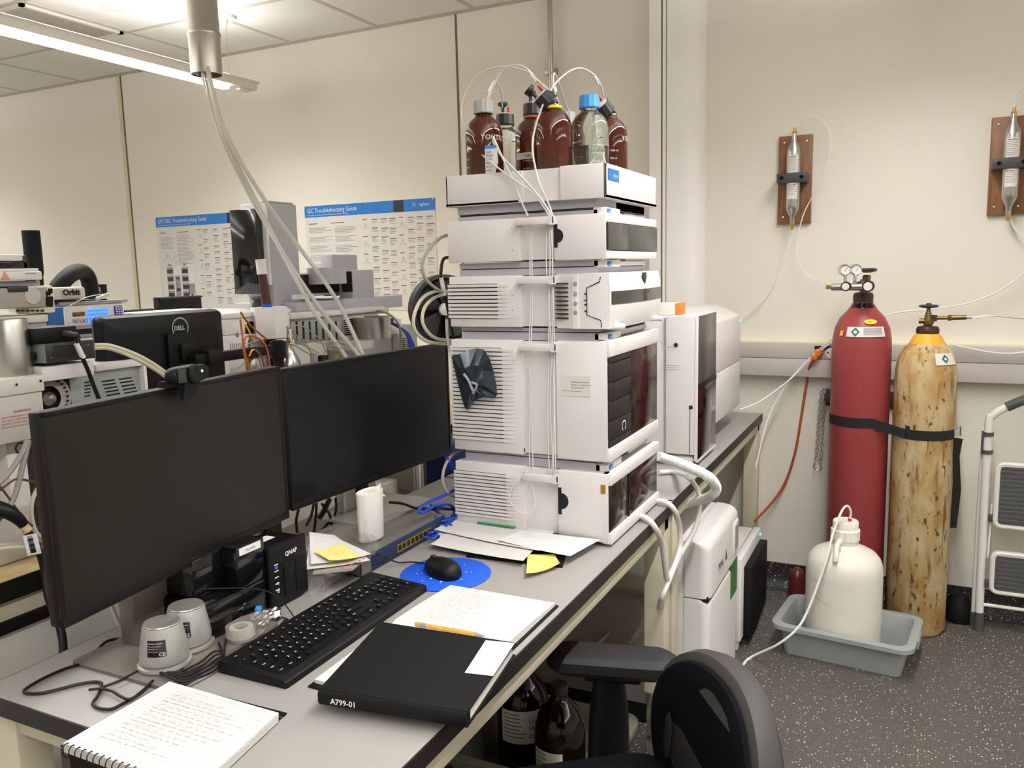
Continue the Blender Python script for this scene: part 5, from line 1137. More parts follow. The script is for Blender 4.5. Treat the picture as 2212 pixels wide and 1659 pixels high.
for k in range(20):
    o_ = k4[0]+ux*(.008+k*.0125)-uy*.001; lp = []
    for j in range(11):
        a_ = 2*PI*j/10; lp.append(o_+uy*(math.cos(a_)*.0065)+ZP*(math.sin(a_)*.0105-.009)+ZP*.0)
    M().tube([Vector((p_.x, p_.y, BZ+.011+(p_.z-o_.z+.009)*1.0)) for p_ in lp], .0009, n=5, smooth=False).make('spiral_ring', 'cable_black', sp)
# ================================================================== speakers
def speaker(px, py, label, grp):
    c = P(px, py, z=BZ+.008); cx, cy = c.x, c.y
    t = thing('desk_speaker', label, 'speaker', (cx, cy, BZ), group='silver desk speakers'); zb = BZ+.0068 if cx < -1.08 else BZ
    M().lathe([(0, .0), (.043, .0), (.045, .003), (.044, .007), (.036, .009), (0, .009)], (cx, cy, zb), n=40).make('base', 'stand_silver', t)
    M().lathe([(.037, .009), (.040, .012), (.0405, .02), (.037, .045), (.0325, .070), (.031, .074), (0, .0765)], (cx, cy, zb), n=40).make('shell', 'silver_plastic', t)
    M().lathe([(.0305, .0752), (.0295, .077), (.018, .0772), (0, .0772)], (cx, cy, zb), n=40).make('top_plate', 'stand_silver', t)
    lb = open_wrap(M(), cx, cy, [(.0385, zb+.030), (.0353, zb+.058)], d2(-82), d2(-34), 8, .0008).make('rating_label', 'black_gloss', t)
    for k, s_ in enumerate(('amazon basics', 'Powered Speakers', 'Model 5V 1A', 'Made in China')):
        text(s_, .0044 if k == 0 else .003, 'white_print', lb, (cx+math.cos(d2(-80))*.036, cy+math.sin(d2(-80))*.036, zb+.052-k*.0045), XP, ZP, cyl=((cx, cy, 0), .0362+.0004*k), off=.001)
    text('CE', .009, 'white_print', lb, (cx+math.cos(d2(-52))*.038, cy+math.sin(d2(-52))*.038, zb+.032), XP, ZP, cyl=((cx, cy, 0), .0382), off=.001)
    return t
speaker(357, 1432, 'silver cone speaker in front, its black cable coiled before it', 1)
speaker(408, 1392, 'silver cone speaker half hidden behind the other one', 1)
# ================================================================== tape, pen, foil, jack lead
tp = thing('tape_dispenser', 'clear tape dispenser with a white roll', 'tape dispenser', P(530, 1375, z=BZ))
c = P(522, 1372, z=BZ+.012); e = P(560, 1350, z=BZ+.012); dd = (e-c).normalized(); dn = Vector((-dd.y, dd.x, 0))
lp = []
for z in (0.001, .024):
    l = [c+Vector((math.cos(a), math.sin(a), 0))*.028 for a in [math.atan2(-dn.y, -dn.x)-PI*k/12*1.0 for k in range(13)]]
    l += [c+dn*.028+dd*.03, c+dn*.014+dd*.062, c-dn*.012+dd*.062, c-dn*.024+dd*.03]
    lp.append([Vector((p_.x, p_.y, BZ+z+.007)) for p_ in l])
M().loft(lp).make('case', 'tape_clear', tp)
M().lathe([(.0125, .004), (.0215, .004), (.0215, .021), (.0125, .021), (.0125, .004)], (c.x, c.y, BZ+.007), cap=False).make('tape_roll', 'tape_white', tp)
solo('marker_pen', M().cyl(P(458, 1357, z=BZ+.012), P(555, 1337, z=BZ+.012), .0055, n=12), 'red_plastic', 'slim red marker lying behind the tape dispenser', 'pen')
fo = thing('foil_wad', 'crumpled aluminium foil wad on the table by the black storage box', 'foil', P(580, 1345, z=BZ))
bm = bmesh.new(); bmesh.ops.create_icosphere(bm, subdivisions=3, radius=1)
fc = P(578, 1333, z=BZ+.014)
for v in bm.verts: 
    k_ = 1+random.uniform(-.22, .22); v.co = Vector((fc.x, fc.y, BZ+.015))+Vector((v.co.x*.018*k_, v.co.y*.034*k_, v.co.z*.0135*k_))
bm.verts.index_update(); m_ = M(); m_.add([v.co.copy() for v in bm.verts], [tuple(v.index for v in f.verts) for f in bm.faces]); bm.free()
m_.make('foil', 'foil', fo, smooth=0)
M().obox(P(558, 1316, z=BZ+.024), (.012, .016, .010), .5, .003).make('blue_cap', 'cap_blue', fo)
jk = thing('audio_lead', 'thin black audio lead ending in a jack plug', 'cable', P(600, 1360, z=BZ))
M().tube([P(352, 1286, x=-1.25), P(400, 1275, x=-1.2), P(480, 1271, x=-1.14), P(560, 1273, x=-1.11), P(600, 1290, x=-1.09), P(625, 1318, x=-1.075), P(638, 1338, z=BZ+.012)], .0012).make('lead', 'cable_black', jk)
M().cyl(P(619, 1338, z=BZ+.004), P(603, 1355, z=BZ+.004), .0035, n=10).make('jack', 'cable_black', jk)
M().cyl(P(603, 1355, z=BZ+.004), P(596, 1361, z=BZ+.004), .0015, n=8).make('jack_tip', 'chrome', jk)
M().tube([P(619, 1338, z=BZ+.004), P(608, 1334, z=BZ+.003), P(570, 1352, z=BZ+.003), P(480, 1365, z=BZ+.008)], .0012).make('lead', 'cable_black', jk)
# cables from the speakers over the table
def cable(pts, r, mt, label, cat='cable', name='cable', group=None): return solo(name, M().tube(pts, r, n=7), mt, label, cat, group)
Zc = BZ+.004
cable([P(*q, z=Zc) for q in ((292, 1389), (262, 1380), (230, 1386), (205, 1410), (176, 1433), (140, 1445), (95, 1465), (56, 1488), (56, 1497), (90, 1497), (130, 1488), (175, 1477), (213, 1473), (219, 1484), (210, 1505), (200, 1520), (215, 1530), (240, 1532), (262, 1522), (300, 1500), (340, 1470), (400, 1455))], .0027, 'cable_black', 'flat black cable looping out to the table corner')
cable([P(*q, z=Zc+.004) for q in ((192, 1490), (215, 1488), (240, 1492), (262, 1505), (282, 1510), (310, 1490), (330, 1470))], .0024, 'cable_black', 'short black cable end curling in front of the monitor base')
cable([P(*q, z=Zc+.003) for q in ((215, 1487), (260, 1470), (310, 1447), (370, 1455), (400, 1462), (390, 1440), (360, 1432), (340, 1425), (350, 1418), (385, 1440), (402, 1450))], .0022, 'cable_black', 'black cable rising into the front speaker')
for k in range(5):
    o = random.uniform
    cable([P(330+8*k, 1447+4*k, z=Zc+.008), P(380+4*k, 1452+5*k, z=Zc+.006+.002*k), P(430+5*k, 1432+6*k, z=Zc+.005), P(462+4*k, 1408+7*k, z=Zc+.004), P(484, 1412+4*k, z=Zc+.003), P(470-6*k, 1432+3*k, z=Zc+.003), P(430-6*k, 1455+2*k, z=Zc+.003), P(398-6*k, 1480+2*k, z=Zc+.002)], .0019, 'cable_black', 'black cable in the tied bundle beside the speakers', group='bundled speaker cables')
cable([P(*q, z=Zc+.006) for q in ((472, 1388), (478, 1402), (484, 1418), (486, 1395), (492, 1370))], .002, 'cable_black', 'black cable end standing up next to the tape dispenser')
# ================================================================== storage boxes
ns = thing('storage_server', 'glossy black two bay storage server', 'server', (-1.2, 1.24, BZ))
fx = -1.128; y0, y1 = 1.178, 1.283; zt = .988
fy0, fy1 = P(590, 1320, x=fx).y, P(668, 1283, x=fx).y
zt = P(660, 1150, x=fx).z
M().box(-1.34, fx-.012, fy0, fy1, BZ+.006, zt-.004, .008).make('body', 'black_gloss', ns)
fb = M().box(fx-.012, fx, fy0-.002, fy1+.002, BZ+.005, zt, .006).make('front_bezel', 'black_plastic', ns)
w_ = fy1-fy0
for k in range(2):
    b = M().box(fx-.002, fx+.0025, fy0+w_*(.34+.31*k), fy0+w_*(.63+.31*k), BZ+.02, zt-.045, .001).make('drive_bay', 'charcoal' if False else 'black_matte', ns)
    M().lathe([(.004, 0), (.004, .001), (0, .001)], (fx+.0025, fy0+w_*(.49+.31*k), BZ+.07), axis=(1, 0, 0), n=12).make('lock', 'slot_dark', b)
text('QNAP', .0125, 'white_print', fb, (fx, fy0+w_*.40, zt-.030), YP, ZP, off=.0008, bold=.0004)
m_ = M()
for k in range(5): m_.box(fx, fx+.0008, fy0+w_*.1, fy0+w_*.2, zt-.04-k*.013, zt-.038-k*.013)
m_.make('status_print', 'white_print', fb)
M().box(fx, fx+.0009, fy0+w_*.12, fy0+w_*.18, zt-.047, zt-.043).make('status_light', 'lcd_dark', fb)
m_ = M()
for z in (BZ+.055, BZ+.038): m_.lathe([(.0028, 0), (.0028, .0008), (.0018, .0008), (.0018, 0)], (fx, fy0+w_*.17, z), axis=(1, 0, 0), n=10, cap=False)
m_.make('buttons', 'white_print', fb)
lt = M().box(-1.20, -1.175, fy0+.02, fy0+.07, zt-.0045, zt-.0038).make('top_label', 'white_print', ns)
for a in (-1.32, fx-.02):
    for b in (fy0+.012, fy1-.012): M().cyl((a, b, BZ), (a, b, BZ+.008), .007, n=10).make('foot', 'black_plastic', ns)
en = thing('drive_enclosure', 'black gloss drive enclosure with a white name strip', 'drive', (-1.2, 1.13, BZ))
ey0, ey1 = P(412, 1290, x=-1.15).y, fy0-.004
ez = P(515, 1180, x=-1.13).z
M().box(-1.34, -1.135, ey0+.02, ey1, BZ+.002, BZ+.075, .006).make('lower_body', 'black_gloss', en)
M().box(-1.36, -1.175, ey0+.03, ey1, BZ+.075, ez-.012, .008).make('upper_body', 'black_gloss', en)
M().box(-1.175, -1.135, ey1-.075, ey1, BZ+.075, ez-.004, .004).make('front_tower', 'black_gloss', en)
nm = M().box(-1.1352, -1.1335, ey1-.068, ey1-.012, ez-.022, ez-.008).make('name_strip', 'white_print', en)
text('Acronis', .008, 'mid_print', nm, (-1.1335, ey1-.052, ez-.0175), YP, ZP, off=.0005)
# ================================================================== network switch
sw = thing('network_switch', 'navy fronted network switch lying under the monitor stand', 'switch', (-1.2, 1.6, BZ))
sx = -1.078; sy0, sy1 = 1.405, 1.765
M().box(-1.30, sx-.002, sy0, sy1, BZ+.003, BZ+.042, .001).make('case', 'switch_top', sw)
fr_ = M().box(sx-.003, sx, sy0, sy1, BZ+.003, BZ+.042, .0006).make('front_panel', 'switch_navy', sw)
M().box(sx-.001, sx+.001, sy0, sy0+.035, BZ+.004, BZ+.041).make('logo_plate', 'silver_base', fr_)
M().box(sx, sx+.0016, sy0+.012, sy0+.018, BZ+.034, BZ+.039).make('power_light', 'led_lime', fr_)
ports = []
for k in range(8):
    y = 1.545+k*.0185
    p_ = M().box(sx-.001, sx+.0025, y, y+.0165, BZ+.012, BZ+.030).make('port', 'port_gold', fr_)
    M().box(sx+.002, sx+.003, y+.002, y+.0145, BZ+.015, BZ+.028).make('port_hole', 'slot_dark', p_)
for a in (-1.28, sx-.03):
    for b in (sy0+.02, sy1-.02): M().cyl((a, b, BZ), (a, b, BZ+.004), .008, n=10).make('foot', 'black_plastic', sw)
# ================================================================== white tissue holder
cp = thing('tissue_holder', 'white oval paper holder with a tissue sticking up', 'holder', P(812, 1160, z=BZ+.05))
c = P(812, 1165, z=BZ+.048); cx, cy = c.x-.012, c.y
def ell(a, b, z, nn=36): return [Vector((cx+math.sin(2*PI*k/nn)*b, cy+math.cos(2*PI*k/nn)*a, z)) for k in range(nn)]
z0 = BZ+.0485
M().loft([ell(.036, .020, z0), ell(.039, .022, z0+.003), ell(.042, .024, z0+.115), ell(.040, .0225, z0+.116), ell(.038, .021, z0+.112)]).make('shell', 'off_white', cp)
M().lathe([(.008, 0), (.019, 0), (.019, .004), (.008, .004), (.008, 0)], (cx, cy-.018, z0+.110), cap=False, n=24).make('roll_end', 'cap_white', cp)
m_ = M(); vs = []
for j, (px, py) in enumerate(((808, 1075), (824, 1066), (826, 1045), (814, 1055))): vs.append(P(px, py, x=cx))
m_.prism([P(808, 1075, x=cx), P(834, 1072, x=cx), P(824, 1062, x=cx), P(822, 1044, x=cx), P(810, 1054, x=cx)], (-.002, 0, 0)).make('tissue', 'paper', cp)
# ================================================================== loose papers
def sheet(px4, z, mt, label, name='paper_sheet', lines=0, ink=0, curl=.0, th=.0006, grp=None):
    q = [P(a, b, z=z) for a, b in px4]
    t = thing(name, label, 'paper', (sum(p_.x for p_ in q)/4, sum(p_.y for p_ in q)/4, z), group=grp)
    n_ = 6; m_ = M(); vs = []
    for i in range(n_+1):
        for j in range(n_+1):
            u, v = i/n_, j/n_
            p_ = (q[0]*(1-u)+q[1]*u)*(1-v)+(q[3]*(1-u)+q[2]*u)*v
            p_ = p_+ZP*(curl*(u-.5)**2*4*(.3+.7*v)+random.uniform(0, .0004)); vs.append(p_)
    N_ = n_+1; top = [(i*N_+j, (i+1)*N_+j, (i+1)*N_+j+1, i*N_+j+1) for i in range(n_) for j in range(n_)]
    b_ = len(vs); vs2 = vs+[v-ZP*th for v in vs]; rim = [i*N_ for i in range(n_)]+[n_*N_+j for j in range(n_)]+[i*N_+n_ for i in range(n_, 0, -1)]+[j for j in range(n_, 0, -1)]
    m_.add(vs2, top+[tuple(b_+i for i in reversed(f)) for f in top]+[(rim[k], rim[(k+1) % len(rim)], b_+rim[(k+1) % len(rim)], b_+rim[k]) for k in range(len(rim))])
    o = m_.make('sheet', mt, t, smooth=60)
    ux, uy = (q[1]-q[0]), (q[0]-q[3]); L = ux.length; H = uy.length; ux.normalize(); uy.normalize()
    if lines:
        m_ = M(); textlines(m_, q[0]-uy*.02+ux*.012+ZP*(.0016+curl*.6), ux, uy, L-.03, lines, (H-.03)/max(1, lines), .0006, off=.0004, fill=(.9, 1)); m_.make('ruling', 'page_line', o)
    if ink:
        m_ = M(); scribble(m_, q[0]-uy*.022+ux*.02+ZP*(.0018+curl*.6), ux, uy, L-.05, ink, (H-.03)/max(1, ink), hgt=.0035, wd=.0006); m_.make('handwriting', 'pencil_ink', o)
    return t
g_ = 'papers in front of the stack'
bb = thing('black_folder', 'thin black folder under the loose papers', 'folder', P(1080, 1205, z=BZ))
q = [P(1007, 1199, z=BZ+.006), P(1215, 1222, z=BZ+.006), P(1225, 1190, z=BZ+.006), P(1025, 1178, z=BZ+.006)]
M().loft(list(slab(q, BZ+.0006, BZ+.006))).make('cover', 'black_matte', bb)
sheet([(990, 1118), (1180, 1138), (1135, 1195), (938, 1160)], BZ+.009, 'paper', 'lined paper sheet under the pump module edge', ink=0, curl=.004)
sheet([(1000, 1128), (1190, 1150), (1130, 1214), (930, 1178)], BZ+.0125, 'paper_warm', 'lower handwritten sheet of the pile by the pump module', lines=12, ink=4, curl=.003)
sheet([(985, 1120), (1200, 1146), (1166, 1192), (938, 1146)], BZ+.017, 'paper', 'upper handwritten sheet of the pile by the pump module', lines=14, ink=9, curl=.003)
sheet([(1130, 1146), (1297, 1166), (1232, 1203), (1075, 1168)], BZ+.020, 'white_print', 'blank white sheet lying over the handwritten pile', curl=.002)
gf = [P(1040, 1130, z=BZ+.0095), P(1130, 1143, z=BZ+.0095), P(1110, 1150, z=BZ+.0095), P(1030, 1139, z=BZ+.0095)]
solo('green_folder', M().loft(list(slab(gf, BZ+.0215, BZ+.0225))), 'folder_green', 'green folder edge peeping out under the pump module', 'folder')
sheet([(1140, 1198), (1197, 1198), (1209, 1222), (1137, 1244)], BZ+.009, 'sticky', 'yellow sticky note at the table edge near the loose papers', 'sticky_note', ink=4, curl=.006)
# paper pile beside the server
pl = 'paper pile by the storage server'
Zp = BZ+.040
sheet([(672, 1150), (722, 1156), (800, 1212), (660, 1232)], Zp+.012, 'paper_warm', 'lowest sheet of the paper pile beside the storage server', curl=.002)
sheet([(668, 1150), (720, 1160), (802, 1200), (672, 1222)], Zp+.017, 'paper', 'upper sheet of the paper pile beside the storage server', ink=4, curl=.004)
sheet([(678, 1192), (738, 1175), (778, 1204), (712, 1212)], Zp+.024, 'sticky_pale', 'yellow sticky note on the paper pile beside the server', 'sticky_note', ink=3, curl=.002)
m_ = M(); o_ = []
for k in range(14): o_.append(P(738+k*4.6, 1228-k*2.0, z=Zp+.0145))
for k in range(0, 13, 2): m_.ribbon([o_[k], o_[k+1]], .002, (.8, -.2, .6))
solo('airmail_border', m_.box(o_[0].x-.001, o_[0].x+.001, o_[0].y-.001, o_[0].y, o_[0].z-.001, o_[0].z), 'red_plastic', 'red dashed envelope border on the paper pile', 'envelope')
# clear plastic bags
def bag(pts, c_off, label):
    q = [Vector(p_) for p_ in pts]; cen = sum(q, Vector())/len(q)+Vector(c_off); m_ = M(); ring = smooth_path(q+[q[0]], 4); E_ = len(ring)
    mids = [cen+(e-cen)*.6+Vector((random.uniform(-.006, .006), random.uniform(-.006, .006), random.uniform(-.003, .008))) for e in ring]
    m_.v = [cen]+mids+ring; m_.f = [(0, 1+k, 1+(k+1) % E_) for k in range(E_)]+[(1+k, 1+E_+k, 1+E_+(k+1) % E_, 1+(k+1) % E_) for k in range(E_)]
    return solo('plastic_bag', m_, 'bag_clear', label, 'bag', smooth=0)
bag([P(738, 1160, z=Zp+.012), P(752, 1145, z=Zp+.02), P(805, 1150, z=Zp+.02), P(818, 1175, z=Zp+.012), P(800, 1200, z=Zp+.010)], (0, 0, .022), 'crumpled clear plastic bag on the switch')
bag([P(672, 1230, z=Zp+.005), P(720, 1240, z=Zp+.002), P(752, 1235, z=BZ+.02), P(716, 1262, z=BZ+.006), P(690, 1292, z=BZ+.002), P(670, 1292, z=BZ+.002)], (.006, -.01, .008), 'clear plastic bag slipping down between server and switch')
bx_ = thing('paper_tray', 'low pale box carrying the paper pile beside the server', 'box', P(720, 1240, z=BZ))
q = [P(676, 1236, z=Zp+.008), P(760, 1228, z=Zp+.008), P(790, 1205, z=Zp+.008), P(690, 1170, z=Zp+.008)]
M().loft(list(slab(q, BZ+.0425, Zp+.008))).make('box', 'old_grey', bx_)
# ================================================================== tall instrument at the wall end of the tables
ic = thing('analyser', 'large white analyser with a smoked glass door at the wall end', 'instrument', (-.9, 3.1, BZ))
IX = -.640
M().box(-1.14, -.742, 2.655, 2.945, .835, 1.305, .003).make('rear_side', 'inst_white', ic)
M().box(-.741, IX-.004, 2.650, 2.945, .845, 1.306, .003).make('side_panel', 'inst_white', ic)
M().box(-1.14, IX-.01, 2.66, 2.94, BZ+.012, .836, .006).make('base', 'inst_white', ic)
M().box(IX-.004, IX+.004, 2.650, 2.666, .826, 1.304, .001).make('door_frame', 'inst_bright', ic)
M().box(IX-.004, IX+.004, 2.667, 2.935, .826, 1.075, .001).make('lower_door', 'black_gloss', ic)
M().box(IX-.004, IX+.003, 2.667, 2.935, 1.08, 1.304, .001).make('upper_door', 'grey_glass', ic)
M().box(IX+.002, IX+.006, 2.668, 2.935, 1.066, 1.082, .001).make('door_rail', 'black_plastic', ic)
M().box(IX-.004, IX+.005, 2.664, 2.936, .818, .826).make('door_sill', 'inst_bright', ic)
x0, x1 = -1.12, -.662
M().loft([[Vector((x0, y, .88)), Vector((x1, y, .88)), Vector((x1, y, 1.26)), Vector((x1-.10, y, 1.303)), Vector((x0, y, 1.303))] for y in (2.95, 3.505)]).make('main_body', 'inst_white', ic)
M().box(x1-.002, x1+.003, 2.955, 3.502, 1.072, 1.258, .002).make('front_cover', 'inst_white', ic)
M().box(x1-.002, x1+.003, 2.955, 3.502, .883, 1.064, .002).make('front_cover', 'inst_white', ic)
for a, b in ((-.82, 2.98), (-.82, 3.47), (-1.08, 2.98), (-1.08, 3.47)): M().cyl((a, b, BZ), (a, b, .882), .018, n=14).make('foot', 'black_plastic', ic)
for a, b in ((-.70, 2.70), (-1.08, 2.70), (-.70, 2.90)): M().cyl((a, b, BZ), (a, b, BZ+.014), .018, n=14).make('foot', 'black_plastic', ic)
M().lathe([(.005, 0), (.004, .003), (0, .003)], (x1+.003, 3.495, 1.238), axis=(1, 0, 0), n=10).make('status_light', 'led_green', ic)
M().lathe([(.007, 0), (.007, .004), (.003, .005), (0, .005)], P(1460, 745, y=2.650), axis=(0, -1, 0), n=12).make('port', 'dark_bronze', ic)
m_ = M(); textlines(m_, P(1437, 789, y=2.6495), XP, ZP, .08, 3, .007, .0012, fill=(.5, .9)); m_.make('etched_print', 'inst_shade', ic)
M().box(-.662, -.650, 2.6485, 2.651, 1.0, 1.012).box(-.66, -.658, 2.649, 2.651, .85, 1.0).make('door_slit', 'slot_dark', ic)
m_ = M()
for a, b, c_ in ((-.748, -.740, 0),): m_.box(a+.003, b, 2.6485, 2.652, .84, 1.30)
m_.make('panel_seam', 'inst_shade', ic)
solo('capillary', M().tube([P(1428, 738, y=2.40), P(1436, 752, y=2.5), P(1446, 750, y=2.60), P(1459, 746, y=2.645)], .0012), 'steel', 'hair thin capillary entering the side port of the analyser', 'tube')
bo = thing('carton', 'small white carton with an orange end on the analyser top', 'box', (-.80, 2.82, 1.306))
M().box(-.800, -.729, 2.72, 2.80, 1.3065, 1.345, .001).make('body', 'off_white', bo)
M().box(-.729, -.714, 2.72, 2.80, 1.3065, 1.345, .001).make('orange_end', 'orange_box', bo)
textlines(M(), (-.79, 2.7195, 1.322), XP, ZP, .03, 1, .01, .004).make('print', 'sticky', bo)
# corrugated drain hose and white tubing hanging off the pump front
hz = [P(1420, 985, y=2.26), P(1460, 998, x=-.62), P(1500, 1014, x=-.56), P(1530, 1030, x=-.52), P(1546, 1050, x=-.51), P(1542, 1066, x=-.52), P(1520, 1078, x=-.56), P(1496, 1084, x=-.60), P(1470, 1092, x=-.64)]
pth = smooth_path(hz, 20); m_ = M()
m_.tube(pth, .0145, n=14, smooth=False, taper=lambda f: 1.0+.08*(1 if int(f*150) % 2 else -1)*(1 if .1 < f < .62 else 0))
solo('corrugated_hose', m_, 'tube_milky', 'thick pale corrugated hose curving off the table edge', 'hose')
def hose(pts, label, r=.0075): return solo('drain_hose', M().tube(pts, r, n=10), 'tube_white', label, 'hose')
hose([P(1424, 1020, z=BZ+.012), P(1455, 1020, z=BZ+.010), P(1485, 1030, x=-.585), P(1505, 1055, x=-.58), P(1512, 1085, x=-.58), P(1505, 1130, x=-.585), P(1490, 1165, x=-.59), P(1472, 1195, x=-.59), P(1456, 1225, x=-.592), P(1441, 1252, x=-.592)], 'white hose arching off the table behind the pump module')
hose([P(1420, 1082, z=BZ+.012), P(1440, 1086, z=BZ+.012), P(1458, 1105, x=-.585), P(1468, 1140, x=-.585), P(1469, 1180, x=-.585), P(1462, 1210, x=-.585), P(1448, 1245, x=-.59), P(1430, 1290, x=-.60), P(1420, 1320, x=-.64), P(1385, 1360, x=-.72), P(1360, 1385, x=-.78)], 'white hose hanging from the far corner of the pump front', .008)
hose([P(1382, 1115, z=BZ+.010), P(1400, 1122, z=BZ+.012), P(1418, 1145, x=-.588), P(1430, 1175, x=-.588), P(1436, 1215, x=-.588), P(1440, 1250, x=-.59)], 'white hose hanging from the near corner of the pump front', .008)
solo('drain_hose', M().tube([P(1395, 1268, x=-.86), P(1350, 1325, x=-.86), P(1310, 1372, x=-.86), P(1280, 1400, x=-.86)], .006), 'cable_grey', 'grey hose slanting down in the shade under the tables', 'hose')
# ================================================================== posters
def poster(x0, x1, z0, z1, title, sub, label, kind):
    t = thing('wall_poster', label, 'poster', ((x0+x1)/2, WALL, z0), group='troubleshooting posters')
    y = WALL-.003; W_ = x1-x0; H_ = z1-z0
    sh = M().box(x0, x1, y, WALL-.0005, z0, z1).make('sheet', 'paper_warm', t)
    M().box(x0, x1, y-.0008, y, z1-.062*H_/.58, z1).make('header', 'label_blue', sh)
    hz_ = z1-.062*H_/.58
    M().box(x0+W_*.70, x0+W_*.775, y-.0014, y, hz_, z1).make('header_block', mat('navy_'+kind, (30, 36, 56), .5), sh)
    text(title, .036, 'white_print', sh, (x0+.02, y-.0009, hz_+.024), XP, ZP, off=.0006, wide=.86)
    text(sub, .011, 'white_print', sh, (x0+.02, y-.0009, hz_+.008), XP, ZP, off=.0006)
    text('Agilent', .022, 'white_print', sh, (x0+W_*.885, y-.0009, hz_+.026), XP, ZP, off=.0006)
    sun = M()
    for k in range(8):
        a = 2*PI*k/8; c = Vector((x0+W_*.85, y-.0012, hz_+.034)); sun.ribbon([c+Vector((math.cos(a)*.005, 0, math.sin(a)*.005)), c+Vector((math.cos(a)*.011, 0, math.sin(a)*.011))], .002, (0, -1, 0))
    sun.make('logo', 'white_print', sh)
    m_ = M(); dk = M()
    def blk(fx, fz, fw, n_, p_=.0085): textlines(m_, (x0+W_*fx, y, z1-H_*fz), XP, ZP, W_*fw, n_, p_, .0026, off=.0007)
    def hd(fx, fz, fw): textlines(dk, (x0+W_*fx, y, z1-H_*fz), XP, ZP, W_*fw, 1, .01, .004, off=.0008, fill=(.8, 1))
    hd(.03, .17, .08); hd(.21, .17, .12)
    if kind == 'gpc':
        blk(.035, .22, .14, 9); blk(.20, .20, .17, 22)
        c = [Vector((x0+W_*(.04+.15*k/30), y-.001, z1-H_*(.47-.1*(math.exp(-((k-9)/2.0)**2)+math.exp(-((k-15)/1.6)**2)*.8+.9*math.exp(-((k-24)/1.0)**2)-.9*math.exp(-((k-27)/1.1)**2)*.6))) ) for k in range(31)]
        dk.ribbon(c, .0016, (0, -1, 0)); blk(.05, .52, .1, 1)
        pic = M().box(x0+W_*.04, x0+W_*.345, y-.0006, y, z0+H_*.08, z0+H_*.47).make('picture_ground', 'paper', sh)
        md = M(); mk = M()
        for bx_, n_ in ((.075, 4), (.225, 4)):
            for k in range(n_):
                zc = z0+H_*(.13+.085*k); md.box(x0+W_*bx_, x0+W_*(bx_+.065), y-.0018, y, zc, zc+H_*.075)
                mk.box(x0+W_*bx_+.004, x0+W_*(bx_+.06), y-.0026, y, zc+H_*.012, zc+H_*.052)
            md.box(x0+W_*(bx_+.02), x0+W_*(bx_+.045), y-.0018, y, z0+H_*.47, z0+H_*.50)
        md.box(x0+W_*.155, x0+W_*.205, y-.0018, y, z0+H_*.12, z0+H_*.37); mk.box(x0+W_*.165, x0+W_*.195, y-.0026, y, z0+H_*.33, z0+H_*.35); mk.box(x0+W_*.165, x0+W_*.2, y-.0026, y, z0+H_*.20, z0+H_*.235)
        md.box(x0+W_*.285, x0+W_*.345, y-.0018, y, z0+H_*.17, z0+H_*.28); mk.box(x0+W_*.305, x0+W_*.325, y-.002, y, z0+H_*.13, z0+H_*.17)
        md.make('picture_modules', 'grey_print', pic); mk.make('picture_panels', 'charcoal', pic)
    else:
        for k in range(5): blk(.03, .21+.055*k*1.6, .19, 4)
        for k in range(5): blk(.24, .21+.055*k*1.6, .18, 4 if k % 2 else 5)
    cols = (.46, .56, .65, .75, .84, .92) if kind == 'gpc' else (.53, .60, .665, .80, .865, .935)
    for ci, fx in enumerate(cols):
        fz = .16
        while fz < .90:
            n_ = random.choice((1, 2, 3, 4)); hd(fx, fz, .055); blk(fx, fz+.018, .055, n_, .0075); fz += .035+.018*n_+random.uniform(0, .02)
    for fx in ((.41, .70) if kind == 'gpc' else (.46, .735)):
        for fz in (.24, .40, .56, .72, .86):
            c = Vector((x0+W_*fx, y-.001, z1-H_*fz)); pk_ = [c+Vector((W_*.045*j/12, 0, .032*math.exp(-((j-6)/1.4)**2))) for j in range(13)]
            dk.ribbon(pk_, .0014, (0, -1, 0)); hd(fx, fz-.085, .04)
    m_.make('small_print', 'grey_print', sh); dk.make('headings', 'mid_print', sh)
    fo_ = M().box(x0+W_*.385, x0+W_*.388, y-.0004, y, z0, z1).box(x0, x1, y-.0004, y, z0+H_*.49, z0+H_*.493); fo_.make('folds', 'paper', sh)
    pins = M()
    for px in (x0+.008, (x0+x1)/2, x1-.008): pins.lathe([(.005, 0), (.004, .006), (0, .007)], (px, y, z1-.008), axis=(0, -1, 0), n=10)
    pins.make('pins', 'steel', t)
poster(-4.352, -3.485, 1.268, 1.85, 'GPC/SEC Troubleshooting Guide', 'Your guide to solving common problems and staying productive', 'blue headed GPC/SEC troubleshooting poster with an instrument picture', 'gpc')
poster(-3.151, -2.284, 1.266, 1.853, 'GC Troubleshooting Guide', 'Your guide to solving common problems and staying productive', 'blue headed GC troubleshooting poster full of text columns', 'gc')
# ================================================================== instruments on the back bench
def bX(px0, py0, px1, py1, X, depth, bev=.003, m_=None):
    """box whose face looking at +X spans two photograph corners on the plane x = X"""
    ym = (py0+py1)/2; xm = (px0+px1)/2
    return (m_ or M()).box(X-depth, X, P(px0, ym, x=X).y, P(px1, ym, x=X).y, P(xm, py1, x=X).z, P(xm, py0, x=X).z, bev)
def bXz(px0, px1, pm, X, depth, z0, z1, bev=.003):
    return M().box(X-depth, X, P(px0, pm, x=X).y, P(px1, pm, x=X).y, z0, z1, bev)
def slots(rows, X, mt, parent, name='slots'):
    m_ = M()
    for px0, py0, px1, py1 in rows: bX(px0, py0, px1, py1, X, .003, 0, m_)
    o = m_.make(name, mt, parent); return o
